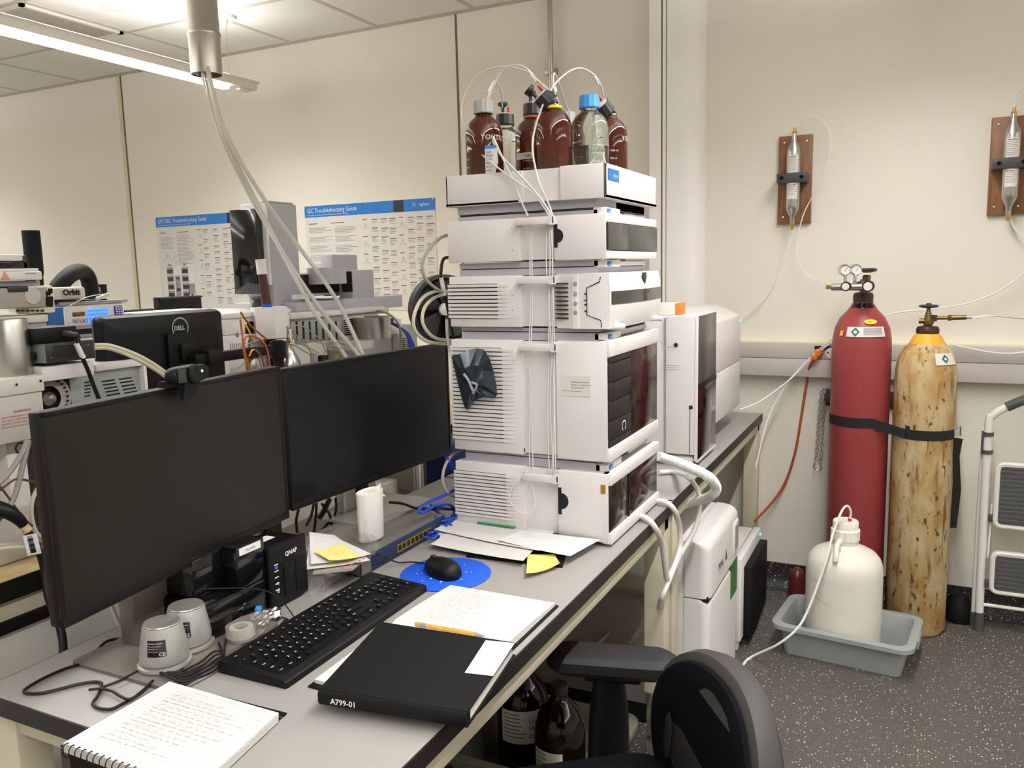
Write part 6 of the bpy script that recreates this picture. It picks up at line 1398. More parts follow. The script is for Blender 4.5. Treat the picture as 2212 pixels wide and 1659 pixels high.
# ---- detector oven with a warning plate, aluminium can on it
ov = thing('detector_oven', 'brushed steel oven box with a red printed warning plate', 'instrument', (-1.95, 1.0, B2))
OX = -1.775; zb = P(50, 952, x=OX).z; zt = P(50, 850, x=OX).z; yr = P(97, 900, x=OX).y
M().box(OX-.26, OX, .62, yr, zb, zt, .003).make('warning_plate', 'brushed_flat', ov)
M().box(OX-.27, OX+.004, .60, yr+.004, zt, zt+.036, .002).make('top_lip', 'inst_warm', ov)
M().box(OX-.26, OX-.20, .65, yr-.03, B2, zb+.01).make('body', 'inst_warm', ov)
M().box(OX-.20, OX-.05, yr-.065, yr-.02, B2+.05, zb, .002).make('side_post', 'inst_white', ov)
M().box(OX-.25, OX-.03, .6, yr-.03, B2+.002, B2+.055, .003).make('base_tray', 'inst_warm', ov)
o_ = P(28, 893, x=OX)
text('WARNING', .0085, 'red_print', ov, (OX, o_.y, o_.z), YP, ZP, off=.0008)
for k, s_ in enumerate(('HIGH TEMPERATURE OVEN EXHAUST. DO', 'NOT BLOCK. KEEP GLASS, GAS CYLINDERS,', 'SOLVENT, CHART PAPER AND POWER CORDS', 'AWAY FROM THE EXHAUST STREAM')):
    q = P(3, 902+k*7.2, x=OX); text(s_, .0052, 'red_print', ov, (OX, q.y, q.z-.004), YP, ZP, off=.0008)
sc_ = M()
for px, py in ((35, 831), (87, 823)): sc_.lathe([(.004, 0), (.003, .002), (0, .002)], P(px, py, x=OX+.004), axis=(1, 0, 0), n=10)
sc_.make('screws', 'chrome', ov)
m_ = M(); q = P(44, 968, x=OX-.05); lp = [Vector((OX-.048, q.y+math.cos(a)*.012, q.z+math.sin(a)*.012)) for a in [math.radians(-20+310*k/14) for k in range(15)]]
m_.tube(lp, .0016, n=6, smooth=False).make('ring_clip', 'black_plastic', ov)
pl_ = bX(0, 1060, 48, 1095, OX-.19, .004, .001).make('data_plate', 'old_grey', ov)
zc = zt+.036
cn = thing('aluminium_can', 'plain aluminium canister standing on the steel oven', 'canister', (OX-.06, 1.03, zc))
cy_ = P(30, 800, x=OX-.06).y; rC = P(65, 800, x=OX-.06).y-cy_
M().lathe([(0, 0), (rC, 0), (rC, .125), (rC*.96, .128), (rC*.96, .12), (0, .12)], (OX-.06, cy_, zc), n=40).make('can', 'aluminium', cn)
wb = thing('white_cover_box', 'low white sheet metal cover behind the aluminium canister', 'cover', (-2.0, 1.0, B2))
M().box(-2.06, -1.98, .60, P(46, 730, x=-1.98).y, zc-.02, P(20, 718, x=-1.98).z, .003).make('cover', 'inst_white', wb)
# ---- old chromatograph with keypad, far left
oc_ = thing('old_chromatograph', 'ageing grey chromatograph with a cream keypad panel', 'instrument', (-2.3, 1.2, B2))
KX = -2.08
M().box(KX-.35, KX-.005, .75, P(105, 700, x=KX).y, B2, P(60, 692, x=KX).z, .004).make('base', 'old_grey', oc_)
bX(-40, 683, 105, 700, KX+.004, .30, .003).make('drawer', 'inst_warm', oc_)
pn = bX(60, 617, 119, 677, KX, .06, .006).make('keypad_panel', 'cream', oc_)
bX(-40, 622, 105, 666, KX+.012, .08, .004).make('front_cover', 'old_grey', oc_)
q = P(70, 639, x=KX+.012); M().lathe([(.022, 0), (.021, .003), (0, .003)], q, axis=(1, 0, 0), n=24).make('knob_recess', 'raceway_grey', oc_)
m_ = M()
for r_ in range(5):
    for c_ in range(3): m_.lathe([(.0042, 0), (.0035, .002), (0, .002)], P(102.5+c_*4.6, 643+r_*4.2, x=KX+.002 if c_ else KX+.014), axis=(1, 0, 0), n=8)
for px, py in ((106, 626), (111, 626), (102, 631), (106, 631), (111, 631), (102, 636), (106.5, 635)): m_.lathe([(.0042, 0), (.003, .002), (0, .002)], P(px, py, x=KX+.014), axis=(1, 0, 0), n=8)
m_.make('keys', 'black_plastic', oc_)
m_ = M()
for k in range(6): bX(37+k*10.5, 669, 43+k*10.5, 673, KX+.006, .004, 0, m_)
m_.make('cover_slots', 'slot_dark', oc_)
bX(-40, 586, 92, 606, KX+.01, .28, .004).make('top_hood', 'inst_bright', oc_)
bX(-40, 580, 84, 586, KX-.02, .22, .002).make('top_plate', 'inst_bright', oc_)
bX(-40, 607, 88, 619, KX-.01, .28, .003).make('grey_band', 'inst_shade', oc_)
bX(18, 618, 62, 631, KX+.016, .05, .003).make('dark_module', 'charcoal', oc_)
q = P(11, 597, x=KX+.011)
M().add([q+Vector((0, -.012, -.008)), q+Vector((0, .012, -.008)), q+Vector((0, 0, .014))], [(0, 1, 2)]).make('warning_sticker', mat('warn_orange', (206, 146, 110), .6), oc_)
textlines(M(), P(54, 591, x=KX+.0105), YP, ZP, .035, 1, .01, .003).make('print', 'grey_print', oc_)
bX(-40, 565, 60, 581, KX-.03, .16, .002).make('smoked_chamber', 'black_gloss', oc_)
bX(-40, 549, 50, 564, KX-.02, .15, .004).make('chamber_lid', 'inst_bright', oc_)
bX(50, 552, 59, 580, KX-.03, .06, .002).make('chamber_side', 'charcoal', oc_)
solo('black_pipe', M().tube([P(66, 498, x=-2.28), P(71, 545, x=-2.28), P(75, 590, x=-2.28), P(77, 640, x=-2.28), Vector((-2.28, P(77, 640, x=-2.28).y+.002, B2))], .0235, n=20, per=3), 'black_matte', 'thick black pipe standing up behind the old chromatograph', 'pipe')
solo('insulated_hose', M().tube([P(112, 650, x=-2.52), P(128, 618, x=-2.52), P(150, 595, x=-2.55), P(172, 586, x=-2.6), P(188, 596, x=-2.62), P(195, 620, x=-2.62), P(199, 650, x=-2.62), P(202, 690, x=-2.62)], .027, n=16), 'black_matte', 'black foam insulated hose bent in an arch', 'hose')
# ---- blue rimmed detectors with lcd screens
def wyatt(py0, py1, X, pw, label, name, badge):
    t = thing('light_detector', label, 'detector', (X-.2, 1.9, B2), group='detectors with blue screens')
    f = bX(140, py0, 270, py1, X, .30, .006).make('front', 'off_white', t)
    bX(132, py1, 276, py1+7, X+.004, .32, .002).make('grey_foot', 'inst_shade', t)
    bX(132, py0-7, 276, py0, X+.004, .32, .002).make('grey_top', 'inst_shade', t)
    s = bX(188, py0+9, 236, py1-3, X+.003, .01, .001).make('screen', 'lcd_blue', t)
    m_ = M()
    for k in range(3): bX(190, py0+13+k*8, 232, py0+14.5+k*8, X+.0036, .002, 0, m_)
    m_.make('screen_text', 'lcd_dark', s)
    if badge:
        bX(158, py0+17, 184, py0+26, X+.003, .006, .001).make('badge', 'old_brass', t)
        q = P(157, py0+43, x=X+.002); text('WYATT', .022, 'mid_print', t, q, YP, ZP, off=.001, wide=.9)
        k_ = bX(248, py0+3, 266, py0+28, X+.003, .008, .002).make('keypad', mat('key_blue', (40, 62, 150), .5), t)
        m_ = M()
        for r_ in range(5):
            for c_ in range(3): bX(249.5+c_*5.3+r_*.6, py0+5+r_*4.6, 252.8+c_*5.3+r_*.6, py0+7.6+r_*4.6, X+.0045, .002, 0, m_)
        m_.make('keys', 'white_print', k_)
    return t
wyatt(657, 702, -2.42, 0, 'white light detector with a lit blue screen and number keypad', 'w', True)
wyatt(727, 768, -2.42, 0, 'lower white detector with a lit blue screen behind the monitor', 'w', False)
bX(132, 709, 276, 720, -2.425, .30, .002).make('gap_fill', 'slot_dark', tag(thing('gap_slab', 'dark shelf plate between the two light detectors', 'shelf', (-2.55, 1.8, 1.2)), None))
bp_ = solo('blue_side_panel', bX(104, 664, 142, 760, -2.36, .04, .004), 'blue_panel', 'curved blue flank panel beside the light detector', 'panel')
ob = thing('fraction_module', 'low pale recirculation module lettered Orbit', 'instrument module', (-2.55, 1.75, 1.44))
bX(116, 620, 186, 647, -2.42, .28, .008).make('case', 'inst_warm', ob)
pn = bX(134, 624, 172, 643, -2.417, .004, .001).make('name_plate', 'raceway_grey', ob)
text('Orbit', .026, 'black_print', pn, P(136, 638, x=-2.416), YP, ZP, off=.001, bold=.0012)
bX(116, 648, 232, 655, -2.43, .28, .002).make('dark_foot', 'slot_dark', ob)
bk_ = thing('small_black_box', 'small black box with a grey dial panel under the hose', 'box', (-2.75, 2.1, 1.45))
bX(204, 614, 232, 640, -2.62, .05, .002).make('case', 'black_plastic', bk_)
pn = bX(204, 620, 217, 638, -2.617, .004, .001).make('dial_panel', 'raceway_grey', bk_)
M().lathe([(.006, 0), (.005, .004), (0, .004)], P(213, 634, x=-2.616), axis=(1, 0, 0), n=12).make('dial', 'black_plastic', pn)
solo('thin_lead', M().tube([P(*q, x=-2.38) for q in ((118, 690), (135, 672), (160, 655), (185, 643), (205, 638), (220, 636), (240, 634))], .0016), 'cable_white', 'thin pale lead drooping in front of the light detector', 'cable')
solo('white_plug', M().tube([P(208, 645, x=-2.40), P(222, 641, x=-2.40), P(233, 636, x=-2.40)], .006), 'cable_white', 'small white plug end beside the Orbit module', 'plug')
for px0, py0, px1, py1, X, lab_, nm in ((271, 668, 336, 690, -2.62, 'flat black console edge beyond the monitor back', 'black_console'), (346, 640, 439, 690, -2.66, 'small black display seen from behind in front of the poster', 'small_display')):
    t = thing(nm, lab_, 'display', (X, 2.4, 1.2))
    bX(px0, py0, px1, py1+60, X, .03, .003).make('case', 'black_plastic', t)
    bX(px0+1, py0+1, px1-1, py0+4, X+.002, .004, .001).make('rim', 'charcoal', t)
    M().box(X-.12, X+.05, P((px0+px1)/2, 700, x=X).y-.06, P((px0+px1)/2, 700, x=X).y+.06, B2, B2+.01).box(X-.03, X-.01, P((px0+px1)/2, 700, x=X).y-.02, P((px0+px1)/2, 700, x=X).y+.02, B2+.01, P(px0, py1+40, x=X).z).make('stand', 'black_plastic', t)
# ---- metal switch box with power brick, white carton, vented galvanised box
HX = -1.84
gv = thing('vented_power_unit', 'white hooded power unit with galvanised louvred face', 'instrument', (-2.0, 1.5, B2))
yL, yR = P(122, 830, x=HX).y, P(313, 820, x=HX).y; zt_ = P(250, 797, x=HX).z
M().box(HX-.20, HX-.01, yL, yR-.006, B2, zt_, .002).make('louvre_face', 'galv', gv)
M().box(HX-.21, HX+.006, P(205, 800, x=HX).y, yR+.004, zt_, zt_+.018, .003).make('hood', 'inst_bright', gv)
M().box(HX-.20, HX+.006, yR-.006, yR+.004, B2, zt_, .002).make('hood_side', 'inst_bright', gv)
slots([(219+d_*.4+c_*38, 821+d_-c_*5.0, 248+d_*.4+c_*37, 824+d_-c_*5.0) for d_ in [k*7.4 for k in range(6)] for c_ in (0, 1)], HX-.009, 'slot_dark', gv, 'louvres')
slots([(183, 824+k*7.4, 196, 827+k*7.4) for k in range(5)], HX-.009, 'slot_dark', gv, 'louvres')
fan_ = thing('cooling_fan', 'ribbed grey fan housing between oven and power unit', 'fan', (-1.9, 1.25, B2))
fc = P(112, 862, x=HX+.03)
m_ = M().lathe([(.030, 0), (.058, 0), (.060, .02), (.056, .03), (.03, .03)], fc-Vector((.04, 0, 0)), axis=(1, 0, 0), n=40, cap=False); m_.make('shroud', 'old_grey', fan_)
m_ = M()
for k in range(26):
    a = 2*PI*k/26; m_.box(fc.x-.018, fc.x-.006, fc.y+math.cos(a)*.046-.0025, fc.y+math.cos(a)*.046+.0025, fc.z+math.sin(a)*.046-.0025, fc.z+math.sin(a)*.046+.0025)
m_.make('ribs', 'charcoal', fan_)
M().lathe([(.014, 0), (.017, .012), (.010, .022), (0, .024)], fc-Vector((.02, 0, 0)), axis=(1, 0, 0), n=16).make('hub', 'aluminium', fan_)
M().box(fc.x-.06, fc.x-.03, fc.y-.07, fc.y+.07, B2, fc.z+.08).make('bracket', 'charcoal', fan_)
wcn = solo('white_carton', bX(90, 786, 204, 818, HX+.05, .16, .002), 'inst_white', 'plain white carton holding up the perforated switch box', 'box')
gs = thing('metal_switch_box', 'dark grey perforated metal switch box', 'switch', (-1.85, 1.3, 1.2))
SXX = HX+.065
y0_, y1_ = P(99, 760, x=SXX).y, P(204, 755, x=SXX).y; z1_, z0_ = P(150, 738, x=SXX).z, P(150, 780, x=SXX).z
M().box(SXX-.15, SXX, y0_, y1_, z0_, z1_, .002).make('case', 'charcoal', gs)
e = M().box(SXX-.148, SXX-.002, y0_-.0012, y0_, z0_+.001, z1_-.001).make('end_plate', 'galv', gs)
M().box(SXX-.085, SXX-.03, y0_-.02, y0_, z0_+.008, z0_+.026, .003).make('iec_plug', 'black_plastic', gs)
m_ = M()
for r_ in range(5):
    for c_ in range(11): q = P(117+c_*5.3, 749.5+r_*5.4-c_*.42, x=SXX); m_.box(SXX-.001, SXX+.0006, q.y-.0022, q.y+.0022, q.z-.0022, q.z+.0022)
m_.make('perforation', 'slot_dark', gs)
m_ = M()
for px, py in ((111, 773), (190, 745), (192, 766), (184, 766)): m_.lathe([(.003, 0), (.0025, .0015), (0, .0015)], P(px, py, x=SXX), axis=(1, 0, 0), n=8)
m_.make('screws', 'chrome', gs)
br_ = thing('power_brick', 'black power brick lying on the metal switch box', 'power supply', (-1.85, 1.3, z1_))
yb0, yb1 = P(96, 725, x=SXX-.01).y, P(168, 722, x=SXX-.01).y
M().box(SXX-.11, SXX-.012, yb0-.02, yb1, z1_+.0006, z1_+.036, .003).make('case', 'black_plastic', br_)
M().cyl((SXX-.012, yb0+.05, z1_+.018), (SXX+.02, yb0+.062, z1_+.014), .009, .006, n=12).make('plug', 'charcoal', br_)
M().tube([Vector((SXX+.02, yb0+.062, z1_+.014))]+[P(*q, x=SXX+.02) for q in ((170, 748), (179, 775), (190, 800), (203, 835), (214, 862))], .005, n=8).make('cord', 'cable_black', br_)
M().tube([P(*q, x=SXX+.02) for q in ((165, 742), (171, 755), (176, 766), (180, 773))], .0062, n=10).make('cord_label', 'white_print', br_)
for a, b, c_ in (((70, 722), (55, 724), (40, 720)), ((72, 728), (52, 733), (30, 726)), ((74, 733), (50, 738), (25, 738))):
    M().tube([P(*a, x=SXX-.05)+Vector((0, .03, 0)), P(*a, x=SXX-.05), P(*b, x=SXX-.05), P(*c_, x=SXX-.06)], .0022, n=6).make('lead', 'cable_black', br_)
for d_ in (0, 1):
    solo('beige_cable', M().tube([P(204, 746+d_*6, x=SXX-.01), P(232, 746+d_*6, x=SXX), P(262, 754+d_*7, x=SXX+.02), P(300, 769+d_*9, x=SXX+.04), P(335, 789+d_*9, x=SXX+.05), P(366, 812+d_*8, x=SXX+.06), P(395, 840+d_*9, x=SXX+.06)], .0052, n=8), 'cable_beige', ['upper beige cable arching from the metal switch box', 'lower beige cable arching from the metal switch box'][d_], 'cable')
# ---- big monitor seen from behind on its arm
dm = thing('rear_view_monitor', 'black monitor seen from behind on a swivel arm', 'monitor', (-1.86, 1.6, B2))
DXX = -1.86; tl, tr_, = P(226, 691, x=DXX), P(487, 662, x=DXX)
y0_, y1_, zt_ = tl.y, tr_.y, (tl.z+tr_.z)/2; zbm = zt_-.29
lo = lambda d, x, r_: [Vector((x, p_.x, p_.y)) for p_ in rr(y0_+d, y1_-d, zbm+d, zt_-d, r_, 0)]
M().loft([lo(.002, DXX-.055, .012), lo(0, DXX-.05, .014), lo(0, DXX-.03, .014), lo(.006, DXX-.014, .012), lo(.03, DXX-.002, .012), lo(.05, DXX, .01)]).make('back_shell', 'black_plastic', dm)
M().loft([lo(-.001, DXX-.050, .014), lo(-.001, DXX-.046, .014)]).make('silver_rim', 'silver_base', dm)
lg = M(); c = P(389, 708, x=DXX+.001); rr_ = .0275
lg.ribbon([c+Vector((.0008, math.cos(2*PI*k/40)*rr_, math.sin(2*PI*k/40)*rr_)) for k in range(41)], .0035, (1, 0, 0))
lo_ = lg.make('logo_ring', 'cap_grey', dm)
text('DELL', .0165, 'cap_grey', dm, c+Vector((0, -.0215, -.006)), YP, ZP, off=.001, bold=.0008)
vm = P(390, 757, x=DXX)
M().box(DXX, DXX+.012, vm.y-.05, vm.y+.05, vm.z-.05, vm.z+.05, .002).make('mount_plate', 'black_plastic', dm)
AX_ = DXX+.045; pz = P(600, 735, x=AX_)
M().box(DXX+.012, AX_-.02, vm.y-.016, vm.y+.016, vm.z-.03, vm.z+.02, .004).make('tilt_head', 'black_plastic', dm)
k1 = P(455, 772, x=AX_)
M().box(AX_-.022, AX_+.022, k1.y-.026, k1.y+.026, k1.z-.018, k1.z+.022, .004).make('elbow', 'black_plastic', dm)
pl = P(603, 760, x=AX_)
M().box(AX_-.012, AX_+.012, vm.y, pl.y, pl.z-.004, pl.z+.026, .004).make('arm', 'black_plastic', dm)
pt_ = P(600, 735, x=AX_).z
M().cyl((AX_, pl.y-.004, B2), (AX_, pl.y-.004, pt_), .017, n=20).make('pole', 'black_plastic', dm)
M().cyl((AX_, pl.y-.004, pl.z-.02), (AX_, pl.y-.004, pl.z+.034), .026, n=20).make('collar', 'black_plastic', dm)
M().box(AX_-.06, AX_+.05, pl.y-.05, pl.y+.04, B2, B2+.012, .003).make('foot_plate', 'black_plastic', dm)
# ---- gas chromatographs seen from the rear
GXX = -1.97; zt_ = P(560, 683, x=GXX).z
g1 = thing('gas_chromatograph', 'white gas chromatograph with a louvred lower face behind the monitors', 'instrument', (-2.2, 2.1, B2))
ya, yb_ = P(486, 700, x=GXX).y, P(627, 700, x=GXX).y
M().box(GXX-.5, GXX, ya, yb_, P(560, 717, x=GXX).z, zt_, .004).make('upper_case', 'inst_bright', g1)
M().box(GXX-.5, GXX+.006, ya, yb_, B2, P(560, 717, x=GXX).z-.001, .004).make('lower_case', 'inst_white', g1)
M().box(GXX-.52, GXX+.008, ya-.004, yb_, zt_, zt_+.018, .004).make('top_lid', 'inst_bright', g1)
slots([(498+k*4.1, 742-k*.2, 500.2+k*4.1, 775) for k in range(24)], GXX+.0065, 'inst_shade', g1, 'louvres')
text('6', .022, 'mid_print', g1, P(510, 728, x=GXX+.006), YP, ZP, off=.001, bold=.001)
M().lathe([(.028, 0), (.026, .004), (0, .004)], P(543, 712, x=GXX+.001), axis=(1, 0, 0), n=24).make('cap', 'black_matte', g1)
g2 = thing('gas_chromatograph', 'gas chromatograph rear with a row of green card slots', 'instrument', (-2.2, 2.6, B2))
yc_ = P(823, 690, x=GXX).y; zt2 = P(780, 676, x=GXX).z
M().box(GXX-.5, GXX-.012, yb_, yc_, B2, zt2, .003).make('case', 'inst_warm', g2)
M().box(GXX-.52, GXX+.008, yb_, yc_+.02, zt2, zt2+.02, .004).make('top_lid', 'inst_bright', g2)
bX(640, 689, 744, 735, GXX-.004, .02, .001).make('card_bay', 'galv', g2)
for k in range(8): bX(630+k*14.2, 694, 640+k*14.2, 733, GXX+.004-(.004 if k == 7 else 0), .014, .003).make('card_cover', 'galv', g2)
slots([(640.5+k*14.2, 694, 643+k*14.2, 732) for k in range(7)], GXX+.001, 'slot_dark', g2)
slots([(743, 690+k*4.5, 763, 692.3+k*4.5) for k in range(8)]+[(766, 690+k*4.5, 773, 692.3+k*4.5) for k in range(8)], GXX-.008, 'slot_dark', g2, 'fan_louvres')
slots([(730, 712+k*4.5, 741, 714.4+k*4.5) for k in range(4)], GXX-.008, 'slot_dark', g2, 'fan_louvres')
slots([(672, 763+k*0, 676, 774) for k in range(1)]+[(700+c_*5, 768+r_*5, 703.6+c_*5, 771.6+r_*5) for c_ in range(4) for r_ in range(3)]+[(735, 755, 742, 768)], GXX-.008, 'slot_dark', g2, 'port_openings')
# autosampler tower, columns
TW = GXX-.12
tw = thing('sampler_tower', 'tall pale autosampler tower with a dark reflective flank', 'instrument', (TW-.06, 2.3, zt_))
t0, t1 = P(586, 560, x=TW).y, P(647, 560, x=TW).y; zt3 = P(618, 440, x=TW).z
M().box(TW-.12, TW, t0, t1, zt_+.018, zt3, .006).make('column', 'inst_grey', tw)
M().box(TW-.10, TW-.004, t0+.012, t1-.012, zt3, zt3+.006, .003).make('cap', 'inst_grey', tw)
M().box(TW-.118, TW-.002, t0-.012, t0, zt_+.1, zt3-.003, .002).make('side_strip', 'inst_bright', tw)
M().box(TW-.14, TW-.02, P(566, 560, x=TW).y, t0-.012, P(570, 635, x=TW).z, P(565, 450, x=TW).z, .003).make('dark_window', 'black_gloss', tw)
tp_ = thing('sample_turret', 'black sample turret tray beside the autosampler tower', 'turret', (TW, 2.2, zt_))
q = P(574, 668, x=TW+.02)
M().lathe([(.03, 0), (.032, .004), (.03, .02), (.024, .024), (.024, .03), (.032, .033), (.03, .042), (0, .044)], (TW+.0, q.y, zt_+.018), n=24).make('turret', 'charcoal', tp_)
sy = thing('injector_head', 'white hexagonal injector head with a brown glass barrel', 'injector', (GXX+.04, 2.2, zt_))
HXX = GXX+.06
hy0, hy1 = P(571, 700, x=HXX).y, P(624, 700, x=HXX).y; hz1, hz0 = P(597, 663, x=HXX).z, P(597, 730, x=HXX).z
hyc = (hy0+hy1)/2; hr = (hy1-hy0)/2
M().loft([[Vector((HXX-.03+math.cos(PI/6+PI/3*k)*hr*s_, hyc+math.sin(PI/6+PI/3*k)*hr*1.12*s_, z)) for k in range(6)] for z, s_ in ((hz0, .98), (hz0+.004, 1), (hz1-.004, 1), (hz1, .97))]).make('head', 'inst_bright', sy)
M().cyl((HXX-.03, hyc-.008, hz1), (HXX-.034, hyc-.016, P(590, 592, x=HXX-.03).z), .016, .014, n=18).make('glass_barrel', mat('brown_barrel', (74, 48, 40), .2), sy)
M().cyl((HXX-.034, hyc-.016, P(590, 592, x=HXX-.03).z), (HXX-.036, hyc-.018, P(588, 560, x=HXX-.03).z), .017, n=18).make('barrel_top', 'inst_bright', sy)
M().cyl((HXX-.03, hyc-.008, hz1), (HXX-.03, hyc-.009, hz1+.012), .0168, n=18).make('blue_ring', 'cable_blue', sy)
lb = bX(604, 668, 621, 714, HXX+.0, .004, 0).make('label', 'paper', sy)
m_ = M()
for k in range(7): bX(606, 671+k*6, 618-(k % 3)*2, 673+k*6, HXX+.0008, .0006, 0, m_)
m_.make('label_print', 'mid_print', lb)
M().cyl((HXX-.03, hyc, B2), (HXX-.03, hyc, hz0), .016, n=16).make('post', 'black_plastic', sy)
# autosampler deck over the right hand chromatograph
AXX = GXX-.05
dk_ = thing('sampler_deck', 'pale autosampler deck with a curved swing arm', 'instrument', (AXX-.1, 2.8, zt2))
d0, d1 = P(640, 655, x=AXX).y, P(868, 655, x=AXX).y
bXz(640, 862, 650, AXX, .30, zt2+.02, P(800, 643, x=AXX).z, .004).make('deck', 'inst_grey', dk_)
bXz(742, 870, 650, AXX+.02, .06, P(800, 668, x=AXX).z, P(800, 641, x=AXX).z, .004).make('front_apron', 'inst_grey', dk_)
bXz(640, 760, 620, AXX-.08, .2, P(700, 640, x=AXX).z, P(700, 588, x=AXX).z, .003).make('rear_box', 'inst_bright', dk_)
bXz(645, 756, 615, AXX-.078, .01, P(700, 634, x=AXX).z, P(700, 592, x=AXX).z, .001).make('dark_window', 'slot_dark', dk_)
yq = P(740, 620, x=AXX).y
M().cyl((AXX-.04, P(724, 600, x=AXX).y, P(724, 613, x=AXX).z), (AXX-.04, P(724, 600, x=AXX).y, P(724, 578, x=AXX).z), P(750, 600, x=AXX).y-P(724, 600, x=AXX).y, n=28).make('arm_drum', 'inst_grey', dk_)
bXz(718, 773, 570, AXX-.09, .06, P(745, 640, x=AXX).z, P(745, 548, x=AXX).z, .006).make('arm_column', 'inst_grey', dk_)
bXz(762, 809, 620, AXX+.02, .07, P(785, 645, x=AXX).z, P(785, 583, x=AXX).z, .005).make('arm_head', 'inst_grey', dk_)
bXz(760, 766, 610, AXX+.018, .05, P(764, 630, x=AXX).z, P(764, 586, x=AXX).z, .001).make('shadow_gap', 'slot_dark', dk_)  # solid dark strip painted in as the shade beside the arm head
m_ = M()
for k in range(8): m_.cyl((AXX-.02, P(642+k*5, 640, x=AXX).y, P(660, 643, x=AXX).z-.005), (AXX-.02, P(642+k*5, 640, x=AXX).y, P(660, 636, x=AXX).z), .004, n=8)
m_.make('vials', 'off_white', dk_)
M().lathe([(.014, 0), (.015, .004), (.012, .012), (.006, .018), (0, .018)], (AXX-.02, P(681, 640, x=AXX).y, P(681, 645, x=AXX).z), n=16).make('vial_cap', 'off_white', dk_)
bX(804, 666, 840, 678, AXX+.022, .004, 0).make('rating_plate', 'raceway_grey', dk_)
# exhaust box and can
cb2 = thing('vent_collar', 'aluminium duct collar on a grey steel box', 'collar', (GXX+.06, 2.55, B2))
q = P(803, 705, x=GXX+.05)
rC = P(827, 705, x=GXX+.05).y-q.y; zt4, zb4 = P(803, 685, x=GXX+.05).z, P(803, 730, x=GXX+.05).z
M().lathe([(rC, zb4), (rC, zt4), (rC*.97, zt4+.002), (rC*.97, zt4-.03), (0, zt4-.03)], (GXX+.05, q.y, 0), n=36).make('collar', 'aluminium', cb2)
M().box(GXX-.01, GXX+.12, P(768, 750, x=GXX+.12).y, P(846, 745, x=GXX+.12).y, B2, zb4, .002).make('box', 'inst_shade', cb2)
M().box(GXX-.012, GXX+.123, P(766, 735, x=GXX+.12).y, P(806, 735, x=GXX+.12).y, zb4-.03, zb4+.001, .001).make('lip', 'raceway_grey', cb2)
# light box with patch cables on the right
pb = thing('patch_enclosure', 'galvanised louvred enclosure with blue patch cables', 'instrument', (GXX, 2.8, B2))
EX = GXX+.02
bXz(850, 902, 740, EX, .25, B2, P(870, 704, x=EX).z, .003).make('case', 'galv', pb)
bXz(826, 868, 715, EX+.004, .05, P(845, 722, x=EX).z, P(845, 690, x=EX).z, .002).make('top_cover', 'inst_bright', pb)
bXz(826, 850, 690, EX+.006, .06, P(838, 700, x=EX).z, P(838, 688, x=EX).z, .001).make('port_slot', 'slot_dark', pb)
slots([(866+d_*12, 731+k*4.2, 876+d_*10, 733+k*4.2) for k in range(6) for d_ in (0, 1)], EX+.001, 'slot_dark', pb, 'louvres')
for k in range(5):
    solo('patch_cable', M().tube([P(834+k*2, 693+k, x=EX+.01), P(850+k*2, 698+k*2, x=EX+.03), P(868+k*3, 710+k*2, x=EX+.04), P(880+k*2.5, 728+k*2, x=EX+.045), P(884+k*2.6, 746, x=EX+.05), P(886+k*2, 775, x=EX+.05)], .0036, n=7), 'cable_blue', 'blue patch cable curving out of the galvanised enclosure', 'cable', 'blue patch cables')
solo('grey_cable', M().tube([P(806, 672, x=AXX+.03), P(830, 674, x=EX+.04), P(852, 688, x=EX+.06), P(864, 710, x=EX+.07), P(866, 740, x=EX+.07), P(864, 770, x=EX+.07)], .0048, n=8), 'cable_grey', 'grey cable curving down from the autosampler deck', 'cable')
# ---- small gas bottles with brass tops and steel capillaries
def flask(px, py_t, py_b, X, r, label, top):
    c = P(px, py_b, x=X); zt5 = P(px, py_t, x=X).z
    t = thing('gas_flask', label, 'flask', (X, c.y, B2), group='aluminium gas flasks'); h = zt5-B2
    M().lathe([(0, 0), (r, 0), (r, h-.07), (r*.93, h-.055), (r*.6, h-.03), (r*.38, h-.016), (r*.36, h), (0, h)], (X, c.y, B2), n=32).make('flask', 'aluminium', t)
    M().cyl((X, c.y, zt5), (X, c.y, zt5+.012), .009, n=6).cyl((X, c.y, zt5+.012), (X, c.y, zt5+.022), .006, n=10).make('brass_fitting', 'brass', t)
    if top: M().cyl((X, c.y, zt5+.022), (X, c.y, zt5+.06), .004, n=8).make('stem', 'chrome', t)
    return Vector((X, c.y, zt5+.02))
f1 = flask(626, 744, 790, GXX+.13, .036, 'aluminium flask with brass fitting and bent steel capillary', True)
f2 = flask(546, 742, 795, GXX+.13, .026, 'aluminium flask among the copper capillaries', False)
f3 = flask(727, 772, 800, GXX+.13, .012, 'small brass topped flask behind the right monitor', False)
CXX = GXX+.16
def cap_(pts, r, mt, label, X=CXX, g=None): return solo('capillary', M().tube([P(*q, x=X) for q in pts], r, n=6), mt, label, 'tube', g)
cap_([(624, 722), (622, 708), (635, 703), (660, 708), (688, 730), (702, 755), (700, 762)], .0022, 'steel', 'bent steel capillary arching from the flask to the right')
for k, pts in enumerate([[(628, 742), (660, 760), (676, 768)], [(634, 735), (668, 752), (690, 763)], [(630, 712), (650, 735), (676, 765)], [(668, 735), (700, 742), (728, 740), (744, 745), (736, 752), (718, 748)], [(620, 730), (560, 735), (520, 750)], [(660, 738), (668, 755), (676, 768)]]):
    cap_(pts, .0016, 'steel', 'thin steel capillary crossing between the flasks and valves', g='steel capillaries')
vb = thing('needle_valve', 'small black and steel needle valve cluster behind the right monitor', 'valve', P(690, 775, x=CXX))
M().obox(P(678, 775, x=CXX), (.02, .022, .04), .3, .003).make('block', 'inst_shade', vb)
